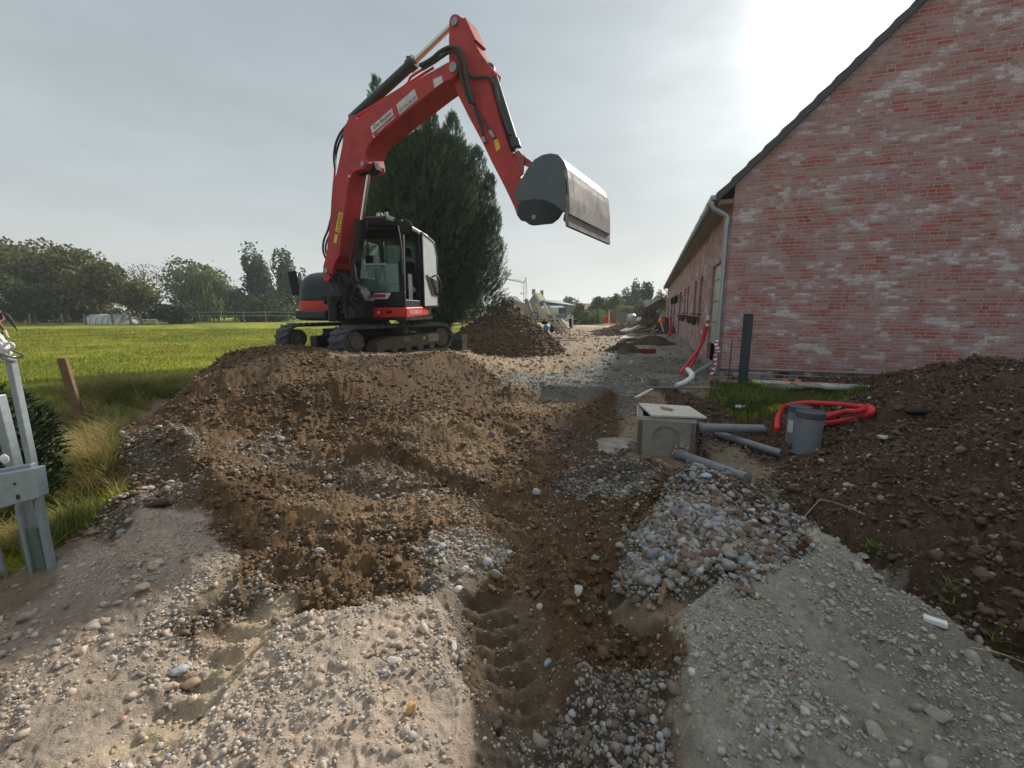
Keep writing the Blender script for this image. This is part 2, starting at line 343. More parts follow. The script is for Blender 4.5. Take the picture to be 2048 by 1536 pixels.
wb = sst(9.2, 7.6, np.abs(MX-.3))*sst(13.6, 11.8, MY)*sst(-2, -.8, MY)
flat = np.where(MX+.12*(MY-5) < -3.6, FIELD, 0.)
G0 = G0*wb+flat*(1-wb)
def bil(G, x, y, x0, y0, s):
    fx = np.clip((x-x0)/s, 0, G.shape[1]-1.001); fy = np.clip((y-y0)/s, 0, G.shape[0]-1.001); ix = fx.astype(int); iy = fy.astype(int); fx = fx-ix; fy = fy-iy
    return (G[iy, ix]*(1-fx)+G[iy, ix+1]*fx)*(1-fy)+(G[iy+1, ix]*(1-fx)+G[iy+1, ix+1]*fx)*fy
def h0(x, y):
    x = np.asarray(x, float); y = np.asarray(y, float)
    ins = (x > gx0) & (x < gx1) & (y > gy0) & (y < gy1)
    fl = np.where(x+.05*(y-12) < -3.6, FIELD, 0.)
    return np.where(ins, bil(G0, x, y, gx0, gy0, gs), fl)
def hit(u, v, hf=None, ymax=60):       # where the view ray meets the ground
    hf = hf or h0; d = ray(u, v); d = d/d[1]
    Y = np.concatenate([np.arange(.6, 15, .01), np.arange(15, ymax, .1)]); z = CZ+d[2]*Y; hh = hf(d[0]*Y, Y); k = np.argmax(z <= hh)
    return (d[0]*Y[k], Y[k])
def WP(L): return [hit(u, v) for u, v in L]

# raised or sunken areas with soft edges: (polygon, height, edge)
SLAB = WP([(560,1268),(700,1240),(800,1215),(868,1203),(900,1300),(925,1450),(930,1536)])+[(-.2,.3),(-.9,.3)]+WP([(330,1536),(430,1440),(480,1380)])
RAMP = WP([(1345,1290),(1350,1240),(1440,1195),(1560,1165),(1600,1130),(1590,1090),(1545,1010),(1500,965),(1560,1010),(1680,1080),(1800,1170),(2048,1385)])+[(2.6,.9),(2.2,.2),(.5,.2)]+WP([(1370,1480)])
GHEAP = WP([(1390,962),(1340,975),(1290,1040),(1250,1110),(1250,1180),(1310,1215),(1400,1215),(1520,1180),(1600,1140),(1585,1080),(1530,1000),(1470,965)])
GAP = np.array(hit(1375, 1000)); 
PUD = WP([(1150,870),(1215,862),(1240,890),(1215,915),(1160,915),(1140,895)])
AREAS = [(SLAB, .075, .035, 3), (RAMP, .085, .04, 5)]
# ridges and ruts: (polyline, amplitude, half width)
LINES = [(WP([(1090,1060),(1112,1140),(1129,1216),(1125,1280),(1153,1350),(1190,1430)]), .12, .065),
 (WP([(1235,1090),(1290,1190),(1330,1270),(1352,1400)]), .055, .05),
 (WP([(870,1075),(885,1180),(905,1290),(930,1400),(950,1500)]), .045, .06),
 (WP([(965,1003),(1120,978),(1230,945),(1310,925)]), .08, .09),
 (WP([(1000,1075),(1120,1050),(1240,1040)]), .02, .08),
 (WP([(520,1190),(450,1290),(330,1420),(180,1536)]), -.06, .11),
 (WP([(960,1180),(1010,1300),(1050,1420),(1090,1500)]), -.075, .13),
 (WP([(1180,1120),(1230,1230),(1270,1330)]), -.06, .08),
 (WP([(350,865),(400,930),(440,1000),(330,1010)]), .09, .08),
 (WP([(230,1000),(300,1060),(380,1120),(440,1150)]), .06, .10),
 (WP([(560,1110),(620,1130),(700,1190)]), .05, .07), (WP([(640,1080),(740,1130),(830,1170)]), .045, .06),
 (WP([(660,800),(750,770),(830,750),(905,722)]), .11, .16),
 (WP([(740,870),(830,880),(920,860),(1000,880)]), .08, .10),
 (WP([(620,940),(760,985),(900,970),(990,1020)]), -.05, .12),
 (WP([(950,1000),(850,940),(740,905)]), .02, .1),
 (WP([(990,795),(1080,783),(1180,790),(1240,800)]), .11, .13),
 (WP([(1270,880),(1240,930),(1200,950)]), .04, .1),
 (WP([(1550,1010),(1700,1100),(1850,1220)]), -.08, .09),
 (WP([(1100,760),(1200,770),(1250,775)]), .05, .15),
 (WP([(1560,1000),(1700,1085),(1850,1190),(2048,1350)]), -.04, .08), (WP([(1830,860),(1900,830),(2048,790)]), -.16, .16), (WP([(1700,830),(1790,790),(1830,770)]), .08, .14), (WP([(1740,960),(1850,930),(1990,900)]), .07, .12), (WP([(1650,1040),(1800,1060),(2000,1050)]), -.07, .13), (WP([(1780,1130),(1900,1120),(2040,1080)]), .06, .08),
 (WP([(520,800),(560,760),(570,720)]), .07, .16), (WP([(300,800),(420,770),(500,740)]), .05, .2), (WP([(700,800),(640,850),(650,880)]), -.06, .12), (WP([(1000,840),(1060,880),(1120,930)]), .06, .1), (WP([(600,1010),(700,1050),(830,1060),(900,1040)]), .035, .06)]
STEPS = [(WP([(600,820),(680,790),(760,768),(840,745),(920,722)]), .12, .09, .45), (WP([(1020,800),(1090,790),(1180,792),(1245,812)]), .12, .08, .5), (WP([(700,900),(800,915),(900,950),(990,1000)]), .06, .03, .25),
 (WP([(1240,1195),(1310,1225),(1350,1250)]), .05, .03, .12), (WP([(330,880),(400,905),(440,960)]), .06, .06, .25), (WP([(1690,870),(1800,835),(1900,820),(2040,800)]), .12, .10, .4), (WP([(1760,980),(1880,950),(2040,935)]), .10, .09, .35), (WP([(1700,1065),(1850,1075),(2040,1040)]), .07, .07, .3)]
CLEAT = [(WP([(960,1180),(1010,1300),(1050,1420)]), .026, .13, .11), (WP([(1190,1130),(1235,1230),(1270,1330)]), .02, .09, .1), (WP([(1180,765),(1195,735),(1215,705),(1240,685)]), .035, .22, .16),
 (WP([(480,1230),(400,1340),(300,1440)]), .018, .12, .12), (WP([(640,1130),(760,1180)]), .018, .25, .1)]
def inner(x, y):
    sl_ = (x > -4.5) & (x < 6) & (y > .2) & (y < 12.5); return sl_
def features(x, y):
    x = np.asarray(x, float); y = np.asarray(y, float); z = np.zeros(x.shape); k = inner(x, y)
    if not k.any(): return z
    X = x[k]; Y = y[k]; q = np.zeros(X.shape)
    wx = fbm(X, Y, 5, 3, 91)*.05; wy = fbm(X, Y, 5, 3, 92)*.05; Xw, Yw = X+wx, Y+wy
    for P, hgt, e_, sd in AREAS: q += hgt*sst(e_, -e_, sdpoly(Xw, Yw, P))
    for P, a_, s_ in LINES:
        d, al, L = sdline(Xw, Yw, P); fade = sst(0, .12, al)*sst(0, .12, L-al)*.7+.3; q += a_*np.exp(-(d/s_)**2)*fade
    for P, a_, w_, s_ in STEPS:       # small scarps: the far side stands higher
        d, al, L = sdline(Xw, Yw, P); Pn = np.array(P); dx_, dy_ = Pn[-1]-Pn[0]; best = np.full(X.shape, 1e9); sgn = np.zeros(X.shape)
        for i in range(len(Pn)-1):
            a = Pn[i]; e2 = Pn[i+1]-a; t = np.clip(((Xw-a[0])*e2[0]+(Yw-a[1])*e2[1])/(e2@e2), 0, 1); q2 = (Xw-a[0]-e2[0]*t)**2+(Yw-a[1]-e2[1]*t)**2; mk = q2 < best; best = np.where(mk, q2, best); sgn = np.where(mk, np.sign(e2[0]*(Yw-a[1])-e2[1]*(Xw-a[0])), sgn)
        fade = sst(0, .2, al)*sst(0, .2, L-al); q += fade*a_*(sst(-w_, w_, sgn*d)-.5)*np.exp(-(d/s_)**2)
    for P, a_, s_, lam in CLEAT:
        d, al, L = sdline(X, Y, P); q += a_*np.sin(al/lam*2*math.pi)*sst(s_, s_*.6, d)
    # loose gravel heap: a cone with a rounded foot
    sd = sdpoly(Xw, Yw, GHEAP); r = np.hypot(X-GAP[0], Y-GAP[1]); t = np.clip(-sd/(-sd+r+1e-6), 0, 1); q += .33*t**.8*(sd < 0)
    z[k] = q; return z


def zones(x, y):      # weights of each kind of ground, painter order
    X = x+fbm(x, y, 2.5, 6, 31, .6)*.18; Y = y+fbm(x, y, 2.5, 6, 32, .6)*.18
    e = .03+.012*np.maximum(y-4, 0)
    out_ = []
    for nm, P, ee in ZP: out_.append((nm, sst(1, -1, sdpoly(X, Y, P)/(e*ee))))
    return out_
fe = WP([(225,1060),(150,1110),(85,1190)])      # edge of the field at the gate
FIELDP = [(-300,-3),(-2.45,-3),(-2.4,1.2)]+WP([(105,1090),(235,985),(212,930),(235,860),(300,790)])+[(-4.95,7.4),(-5.6,9.2),(-5.2,11.2),(-3.8,12.3),(-2.6,13.5),(-2.6,30),(-3.0,41),(-2,44.),(300,60),(300,700),(-300,700)]
ZP = [('road', WP([(900,730),(1000,800),(1100,790),(1230,780),(1230,740),(1330,660)])+[(8.6,30),(9,43),(-2.6,43),(-2.4,16),(-1.5,12)], 3),
 ('crush', WP([(1050,790),(960,770),(1030,745),(1180,735),(1210,700),(1262,690),(1400,700)])+[(4.3,8.9),(4.1,8.2)]+WP([(1430,770),(1330,775),(1260,790),(1260,850),(1200,800)]), 2),
 ('yard', WP([(1200,700),(1230,678),(1330,655)])+[(9.5,30),(9.5,24),(4.3,8.9)]+WP([(1400,720),(1320,715)]), 2),
 ('dark', WP([(1450,960),(1290,760),(1400,790),(1480,790)])+[(4.2,8.3),(10,7.2),(12,3),(9,-2),(2.3,-2),(2.0,.55)]+WP([(2048,1385),(1800,1175),(1560,1015)]), 1),
 ('soil', WP([(545,690),(660,712),(900,705),(950,720),(1030,790),(1230,800),(1250,850),(1270,930),(1330,930),(1390,960),(1290,1040),(1250,1200),(1345,1300),(1360,1536)])+[(.3,.2),(.0,.2)]+WP([(925,1536),(900,1300),(868,1205),(570,1265),(500,1200),(430,1100),(230,1010),(205,900)])+[(-5.0,7.4),(-5.5,9),(-5,11.3),(-1.5,12),(-.6,10)], 1.2),
 ('finesoil', WP([(640,712),(760,714),(900,708),(975,745),(920,790),(800,805),(700,775)]), 2), ('finesoil', WP([(450,722),(560,700),(600,740),(560,800),(470,790)]), 2),
 ('lightsoil', WP([(560,985),(760,960),(960,985),(960,1040),(800,1050),(600,1040)]), 3), ('lightsoil', WP([(840,830),(960,850),(1010,900),(960,960),(860,930),(790,880)]), 3), ('lightsoil', WP([(1000,745),(1060,800),(1180,800),(1100,830),(1020,810)]), 3),
 ('beige', WP([(570,1262),(480,1330),(330,1240),(430,1130),(420,1050),(330,1020),(240,1000),(140,1090),(60,1210)])+[(-2.6,1.2),(-2.6,-2),(-.1,-2)]+WP([(930,1536),(900,1300),(868,1205),(700,1240)]), 1.2),
 ('sandrut', WP([(560,1190),(590,1230),(520,1330),(420,1460),(330,1536),(120,1536),(300,1400),(430,1280),(500,1180)]), 1.5),
 ('gravpatch', WP([(870,1070),(960,1060),(1000,1110),(930,1200),(930,1380),(880,1300),(870,1200),(850,1120)]), 1.5),
 ('sand2', WP([(930,1200),(1050,1180),(1110,1250),(1140,1400),(1100,1480),(960,1420)]), 1.5),
 ('grey', RAMP, 1),
 ('gravel', GHEAP, 1), ('gravel', WP([(1080,985),(1240,930),(1330,940),(1290,980),(1200,1000)]), 1.2),
 ('gravel', WP([(930,1400),(1040,1440),(1130,1440),(1230,1330),(1340,1380),(1370,1536)])+[(.35,.3),(.0,.3)]+WP([(930,1536)]), 1.3),
 ('gravel2', WP([(120,1090),(230,1000),(330,960),(430,970),(400,1020),(300,1030),(190,1110)]), 1.5),
 ('gravel2', WP([(230,870),(350,850),(400,900),(350,960),(230,970)]), 1.5),
 ('gravel2', WP([(430,890),(560,860),(620,920),(800,930),(950,990),(780,985),(600,945),(440,935)]), 1.5),
 ('gravel2', WP([(330,1240),(520,1150),(560,1120),(560,1180),(400,1280),(320,1320)]), 1.5),
 ('redsoil', WP([(1385,955),(1470,968),(1545,1025),(1610,1125),(1575,1140),(1500,1085),(1430,1030),(1390,1000)]), 1.3),
 ('wet', WP([(1130,850),(1230,845),(1270,900),(1250,935),(1140,925),(1110,890)]), 1.5),
 ('clay', WP([(1400,890),(1470,900),(1560,945),(1520,980),(1430,925)]), 1.5),
 ('grass', WP([(1430,762),(1560,775),(1750,770),(1690,800),(1560,825),(1480,830),(1420,790)]), 1.5),
 ('grass', FIELDP, 1.2),
 ('grass', [(-2.4,40),(12,40.5),(11,45),(60,45),(300,60),(300,700),(-300,700),(-3,41)], 3),
 ('path', [(-1,37),(12,35),(12,36.6),(-1,38.6)], 1.5)]
#        albedo             relief  stones/m2 factor (large, mid, small) , clods, tint
ZC = {'road': ((.265,.195,.13), 1.9, (.2,.3,.3), .6), 'crush': ((.165,.157,.138), .9, (1.0,1.6,.6), .3), 'yard': ((.25,.225,.18), .6, (.05,.2,.3), .1),
 'dark': ((.108,.068,.044), 2.8, (.35,.5,.4), 3.4), 'soil': ((.12,.073,.037), 1.6, (.10,.35,.7), 1.9), 'beige': ((.41,.33,.26), .6, (.07,.42,1.9), .35),
 'sandrut': ((.46,.365,.25), .5, (.06,.2,.5), .1), 'gravpatch': ((.20,.165,.125), .9, (1.2,2.8,2.2), .2), 'sand2': ((.175,.125,.078), .7, (.12,.35,.6), .6),
 'grey': ((.33,.31,.26), .95, (.07,.32,2.2), .3), 'gravel': ((.10,.08,.06), 1., (1.0,4.0,2.4), .3), 'gravel2': ((.135,.095,.058), 1.2, (1.1,2.0,1.4), 1.2),
 'finesoil': ((.105,.066,.036), 1.1, (.05,.12,.4), .7), 'lightsoil': ((.20,.132,.072), 1.2, (.12,.5,1.0), 1.2),
 'redsoil': ((.12,.058,.035), 1.6, (.6,.8,.6), 2.2), 'wet': ((.10,.068,.042), .6, (.3,.5,.5), .6), 'clay': ((.26,.21,.15), .9, (.1,.2,.3), 1.), 'grass': ((.15,.175,.018), .5, (.0,.0,.0), .0), 'path': ((.45,.42,.35), .15, (0,0,0), 0)}
def zone_mix(x, y):
    sh = x.shape; colr = np.zeros(sh+(3,)); colr[...] = (.25,.19,.13); rel = np.full(sh, .5); st = np.zeros(sh+(3,)); st[...] = (.2,.2,.2); cd = np.full(sh, .3)
    for nm, wgt in zones(x, y):
        c, r_, s_, k_ = ZC[nm]; w3 = wgt[..., None]
        colr = colr*(1-w3)+np.array(c)*w3; rel = rel*(1-wgt)+r_*wgt; st = st*(1-w3)+np.array(s_)*w3; cd = cd*(1-wgt)+k_*wgt
    return colr, rel, st, cd
def H(x, y, rel=None):
    x = np.asarray(x, float); y = np.asarray(y, float)
    if rel is None: rel = zone_mix(x, y)[1]
    z = h0(x, y)+features(x, y)
    b = np.abs(fbm(x, y, 7, 5, 11, .55)); far = sst(60, 14, y)
    z = z+rel*far*(fbm(x, y, 1.6, 4, 5)*.042+(b-.2)*.045+fbm(x, y, 24, 3, 8, .6)*.009+(.12-np.abs(fbm(x, y, 13, 3, 14, .6)))*.030+sst(8, 3, y)*(.1-np.abs(fbm(x, y, 38, 3, 15, .6)))*.009)
    return z

# polar sheet, fine near the camera, out to the horizon
ys = [-30., -12, -6, -3]; a = -1.4
rr_ = list(np.arange(.25, 1.7, .0075)); r_ = rr_[-1]
while r_ < 60: r_ += max(.0075, r_*r_/400); rr_.append(r_)
while r_ < 1500: r_ *= 1.12; rr_.append(r_)
rr_ = np.array(rr_)+.35
th = np.concatenate([np.linspace(-178, -66, 60), np.linspace(-64, 64, 1150), np.linspace(66, 178, 60)]); 
TT, RR = np.meshgrid(np.radians(th), rr_); OX, OY = 0., -.35
GXX = OX+RR*np.sin(TT); GYY = OY+RR*np.cos(TT)
gcol, grel, _, _ = zone_mix(GXX, GYY)
GZ = H(GXX, GYY, grel)
# colour variation that belongs to the soil itself
pat = fbm(GXX, GYY, 1.3, 5, 41); gcol = gcol*(1+.38*pat[..., None])*(1+.10*fbm(GXX, GYY, 6, 4, 43)[..., None]*np.array((1.3, .9, .4)))
gr = sst(.5, .8, gcol[..., 1]/(gcol.sum(-1)+1e-6)*1.9)
fld = fbm(GXX*.5, GYY*2.2, .5, 4, 52)
gm = (gcol[..., 1] > gcol[..., 0]*1.1)
tone = np.clip(.5+fld*1.9, 0, 1)[..., None]
gcol = np.where(gm[..., None], gcol*(1-tone)+np.array((.26,.27,.025))*tone, gcol)
nr, nc = GXX.shape
V = np.stack([GXX, GYY, GZ], -1).reshape(-1, 3)
idx = np.arange(nr*nc).reshape(nr, nc); Q = np.stack([idx[:-1, :-1], idx[:-1, 1:], idx[1:, 1:], idx[1:, :-1]], -1).reshape(-1, 4)
def np_mesh(name, V, Fc, colr=None, mat=None, smooth=False, k=None):
    me = bpy.data.meshes.new(name); k = Fc.shape[1]
    me.vertices.add(len(V)); me.vertices.foreach_set('co', V.astype(np.float32).ravel()); me.loops.add(Fc.size); me.loops.foreach_set('vertex_index', Fc.astype(np.int32).ravel())
    me.polygons.add(len(Fc)); me.polygons.foreach_set('loop_start', np.arange(0, Fc.size, k, dtype=np.int32)); me.polygons.foreach_set('loop_total', np.full(len(Fc), k, np.int32))
    if smooth: me.polygons.foreach_set('use_smooth', np.ones(len(Fc), bool))
    me.update(calc_edges=True)
    if colr is not None:
        at = me.color_attributes.new('Col', 'FLOAT_COLOR', 'POINT'); c4 = np.ones((len(V), 4), np.float32); c4[:, :3] = colr; at.data.foreach_set('color', c4.ravel())
    if mat: me.materials.append(mat)
    o = bpy.data.objects.new(name, me); col.objects.link(o); return o
ground = np_mesh('ground', V, Q, gcol.reshape(-1, 3), GROUND, True); tag(ground, kind='structure')
def gz(x, y): return float(H(np.array([x]), np.array([y]))[0])
def ghit(u, v, ymax=60):
    x, y = hit(u, v, H, ymax); return Vector((x, y, gz(x, y)))

# ------------------------------------------------------------------ loose stones, clods and grass (uncountable: stuff)
def ico(sub):
    bm = bmesh.new(); bmesh.ops.create_icosphere(bm, subdivisions=sub, radius=1); v = np.array([q.co[:] for q in bm.verts]); f = np.array([[q.index for q in p.verts] for p in bm.faces]); bm.free(); return v, f
def rotm(n):
    q = rng.normal(size=(n, 4)); q /= np.linalg.norm(q, axis=1)[:, None]; w_, x, y, z = q.T
    return np.stack([1-2*(y*y+z*z), 2*(x*y-z*w_), 2*(x*z+y*w_), 2*(x*y+z*w_), 1-2*(x*x+z*z), 2*(y*z-x*w_), 2*(x*z-y*w_), 2*(y*z+x*w_), 1-2*(x*x+y*y)], -1).reshape(n, 3, 3)
def rock_shapes(sub, k, ang, lump=.035):
    v, f = ico(sub); out_ = []
    for i in range(k):
        p = v.copy()
        for _ in range(ang):       # flatten with random cutting planes: broken faces
            nn = rng.normal(size=3); nn /= np.linalg.norm(nn); d = rng.uniform(.55, .85); q = p @ nn; p -= np.outer(np.maximum(q-d, 0), nn)
        p *= rng.uniform(.75, 1.3, 3)*np.array([1.15, .95, .72]); p += rng.normal(size=p.shape)*lump; out_.append(p)
    return out_, f
def scatter_rocks(name, P, r, C, sub, ang, mat, sink=.25, smooth=True, flat=None, lump=None):
    n = len(P)
    if n == 0: return None
    sh, f = rock_shapes(sub, 10, ang, .13 if (lump is None and not smooth) else (lump or .035)); nv = len(sh[0]); k = rng.integers(0, 10, n); B = np.array(sh)[k]
    yaw = rng.uniform(0, 6.283, n); tl = rng.normal(size=(n, 2))*.35
    Rm = rotm(n)
    ca, sa = np.cos(yaw), np.sin(yaw); Z = np.zeros(n); O = np.ones(n)
    Rz = np.stack([ca, -sa, Z, sa, ca, Z, Z, Z, O], -1).reshape(n, 3, 3); cx, sx = np.cos(tl[:, 0]), np.sin(tl[:, 0]); Rx = np.stack([O, Z, Z, Z, cx, -sx, Z, sx, cx], -1).reshape(n, 3, 3)
    M = Rz @ Rx
    if flat is None: M = np.where((rng.random(n) < .35)[:, None, None], Rm, M)
    X = np.einsum('nij,nvj->nvi', M, B)*r[:, None, None]+P[:, None, :]+np.array([0, 0, 1])*(r*(.72-sink*2*.72))[:, None, None]
    Fc = (f[None]+(np.arange(n)*nv)[:, None, None]).reshape(-1, 3); Cc = np.repeat(C, nv, 0)
    o = np_mesh(name, X.reshape(-1, 3), Fc, Cc, mat, smooth)
    return o
PAL = np.array([(.40,.39,.36),(.33,.33,.33),(.45,.42,.37),(.27,.25,.22),(.36,.30,.23),(.24,.18,.12),(.30,.33,.36),(.48,.47,.45),(.20,.15,.11),(.38,.32,.27),(.17,.16,.15),(.34,.17,.11)])
PW = np.array([14,12,11,12,10,10,8,6,8,9,5,.9]); PW = PW/PW.sum()
def sample_pts(n, ymin, ymax, half=1.32):     # uniform on the ground inside a wedge in front of the viewer
    y = np.sqrt(rng.uniform((ymin+.3)**2, (ymax+.3)**2, n))-.3; x = rng.uniform(-1, 1, n)*(half*(y+.3)+.15); return x, y
def stones(name, label, cls, ymin, ymax, dens, rad, sub, ang, tintmix, cap=60000, clod=False):
    area = 1.32*((ymax+.3)**2-(ymin+.3)**2); n = int(area*dens); x, y = sample_pts(n, ymin, ymax)
    colr, rel, st, cd = zone_mix(x, y); wgt = cd if clod else st[:, cls]
    clump = np.clip(.55+fbm(x, y, 3.5, 3, 60+cls)*1.5, .05, 1.6); keep = rng.random(n) < wgt*clump/ (4.6)
    x, y, colr = x[keep], y[keep], colr[keep]; n = len(x)
    if n > cap: x, y, colr = x[:cap], y[:cap], colr[:cap]; n = cap
    z = H(x, y); r = rad*np.exp(rng.normal(size=n)*.38); r = np.clip(r, rad*.45, rad*1.9)
    if clod: C = colr*rng.uniform(.75, 1.25, (n, 1))
    else:
        C = PAL[rng.choice(len(PAL), n, p=PW)]*rng.uniform(.8, 1.18, (n, 1)); t = np.clip(rng.normal(tintmix, .25, (n, 1)), 0, 1); C = C*(1-t)+colr*1.15*t
    o = scatter_rocks(name, np.stack([x, y, z], -1), r, C, sub, ang, STONE, sink=.3 if not clod else .35, smooth=(sub > 1 and not clod), lump=None if clod else .045)
    if o: tag(o, label, 'gravel' if not clod else 'soil clods', kind='stuff')
    return n
cnt = []
cnt.append(stones('gravel', 'coarse pale cobbles and broken stones lying over the dug ground', 0, .5, 9, 520, .0175, 2, 12, .3, 16000))
cnt.append(stones('gravel', 'mixed grey and brown gravel strewn over the ground', 1, .4, 8, 3000, .0098, 1, 4, .38, 60000))
cnt.append(stones('gravel', 'fine gravel and grit pressed into the ground surface', 2, .35, 4.2, 14000, .0046, 1, 3, .45, 90000))
cnt.append(stones('gravel', 'scattered stones on the far part of the site road', 0, 9, 24, 60, .035, 1, 3, .5, 9000))
cnt.append(stones('soil_clods', 'coarse lumps of dug brown and dark soil', 0, .6, 10, 560, .0165, 2, 5, .5, 26000, clod=True))
cnt.append(stones('soil_clods', 'clods scattered over the far dirt road', 0, 9, 30, 120, .035, 1, 3, .5, 12000, clod=True))
cnt.append(stones('soil_clods', 'small crumbs of loose brown and dark soil', 1, .5, 9, 2600, .0095, 1, 3, .5, 60000, clod=True))
# the gravel heap's own coat of broken stone
n = 13000; lo, hi = np.array(GHEAP).min(0)-.1, np.array(GHEAP).max(0)+.1; x = rng.uniform(lo[0], hi[0], n*2); y = rng.uniform(lo[1], hi[1], n*2); sd = sdpoly(x, y, GHEAP); rs = ZP[[z_[0] for z_ in ZP].index('redsoil')][1]
edg = .4-sd/.16+fbm(x, y, 5, 4, 82)*1.9; k = (rng.random(n*2) < np.clip(edg, 0, 1)**2*(.2+.8*sst(-.3, .2, fbm(x, y, 4, 3, 83)+.30*(1-2*np.clip((y-lo[1])/(hi[1]-lo[1]), 0, 1))+.12))) & ((sdpoly(x+.05*fbm(x, y, 5, 3, 81), y, rs) > -.02) | (rng.random(n*2) < .2)); x, y = x[k][:8000], y[k][:8000]; n = len(x); dn = np.clip((y-hi[1])/(lo[1]-hi[1]), 0, 1); r = np.clip((.0095+.0075*dn)*np.exp(rng.normal(size=n)*.36), .007, .042)
C = PAL[rng.choice(8, n)]*rng.uniform(.5, .98, (n, 1))*np.array((.98, 1.0, 1.01)); br = rng.random(n) < .30; C[br] = np.array((.17, .12, .085))*rng.uniform(.7, 1.3, (br.sum(), 1))
o = scatter_rocks('gravel', np.stack([x, y, H(x, y)+rng.uniform(0, .012, n)], -1), r, C, 2, 14, STONE, sink=.25, smooth=False, lump=.03); tag(o, 'coarse blue-grey broken stones covering the gravel heap', 'gravel', kind='stuff')
print('STONES', cnt)

def blades(name, x, y, hgt, wid, lean, C, label, z=None, mat=None, seg=2, kind='stuff', cat='grass', base=None):
    n = len(x); z = H(x, y) if z is None else z; a = rng.uniform(0, 6.283, n); l = lean*rng.uniform(.2, 1.3, n)*hgt; dx, dy = np.cos(a), np.sin(a); px, py = -dy, dx
    rows = []
    for i in range(seg+1):
        t = i/seg; w2 = wid*(1-t*.92)/2; cx = x+dx*l*t*t; cy = y+dy*l*t*t; cz = z-.01+hgt*(t-.25*lean*t*t)
        rows += [np.stack([cx-px*w2, cy-py*w2, cz], -1), np.stack([cx+px*w2, cy+py*w2, cz], -1)]
    Vv = np.stack(rows, 1).reshape(-1, 3); k = 2*(seg+1); b = np.arange(n)*k; fs = []
    for i in range(seg): fs.append(np.stack([b+2*i, b+2*i+1, b+2*i+3, b+2*i+2], -1))
    Cc = np.repeat(C, k, 0); o = np_mesh(name, Vv, np.concatenate(fs), Cc, mat or GRASSM)
    if label: tag(o, label, cat if kind == 'stuff' or cat else None, kind=kind)
    return o
def wz(x, y, P, e=.1):
    X = x+fbm(x, y, 2.5, 4, 31)*.16; Y = y+fbm(x, y, 2.5, 4, 32)*.16; return sst(e, -e, sdpoly(X, Y, P))
# the meadow
n = 150000; y = 1.2+rng.random(n)**1.6*32; x = -2.2-rng.random(n)*(1.3*y+.5); k = (wz(x, y, FIELDP) > .6) & (x > -1.42*y-.6) & (fbm(x, y, .9, 3, 71) > -.45); x, y = x[k], y[k]; n = len(x)
hh = (.035+.05*rng.random(n))*(1+.8*np.clip(fbm(x, y, 1.1, 3, 72), 0, 1))*(1+y*.02); c = np.clip(.5+fbm(x, y, .5, 3, 73)*1.2+rng.normal(size=n)*.2, 0, 1)[:, None]
blades('meadow_grass', x, y, hh, .006+.0012*y, .7, np.array((.15,.19,.015))*(1-c)+np.array((.32,.31,.035))*c, 'short bright green meadow grass of the field')
# rough tall grass along the edge of the field
E = WP([(60,1230),(150,1115),(228,985),(215,915),(250,850),(330,770)])+[(-4.7,6.9),(-5.3,8.6),(-5.3,10.4),(-4.2,12),(-3,13.5)]
n = 95000; t = rng.random(n); ii = (t*(len(E)-1)).astype(int); ff = t*(len(E)-1)-ii; E_ = np.array(E); p = E_[ii]*(1-ff[:, None])+E_[ii+1]*ff[:, None]
dd = np.abs(rng.normal(size=n))*.75; tx = E_[ii+1]-E_[ii]; tx /= np.linalg.norm(tx, axis=1)[:, None]; x = p[:, 0]-tx[:, 1]*dd+rng.normal(size=n)*.06-.05; y = p[:, 1]+tx[:, 0]*dd*.6
k = (fbm(x, y, 3, 3, 75) > -.25) & (wz(x, y, FIELDP, .25) > .22); x, y, dd = x[k], y[k], dd[k]; n = len(x)
dry = np.clip(.55+fbm(x, y, 1.7, 3, 76)*1.6+rng.normal(size=n)*.25, 0, 1)[:, None]
hh = (.11+.26*rng.random(n)**1.5)*np.clip(1.1-dd*.4, .35, 1)*(1+.7*fbm(x, y, 2, 3, 77))*np.clip(y/3.2, .7, 1.2)
blades('tall_grass', x, y, hh, .005+.0008*y, 1.0, np.array((.11,.15,.02))*(1-dry)+np.array((.36,.27,.10))*dry, 'tall unmown green and straw coloured grass along the field edge', seg=3)
# grass patch in front of the gable
GP = WP([(1425,768),(1540,775),(1740,772),(1690,800),(1560,830),(1490,835),(1425,795)])
n = 26000; x = rng.uniform(2.6, 6.6, n); y = rng.uniform(5.4, 8.4, n); k = (sdpoly(x, y, GP) < .04) & (fbm(x, y, 4, 3, 78) > -.3); x, y = x[k][:9000], y[k][:9000]; n = len(x)
c = rng.random((n, 1)); blades('weedy_grass', x, y, .05+.16*rng.random(n)**1.6, .011, .9, np.array((.05,.085,.015))*(1-c)+np.array((.14,.16,.04))*c, 'dark weedy grass growing at the foot of the gable wall', seg=3)
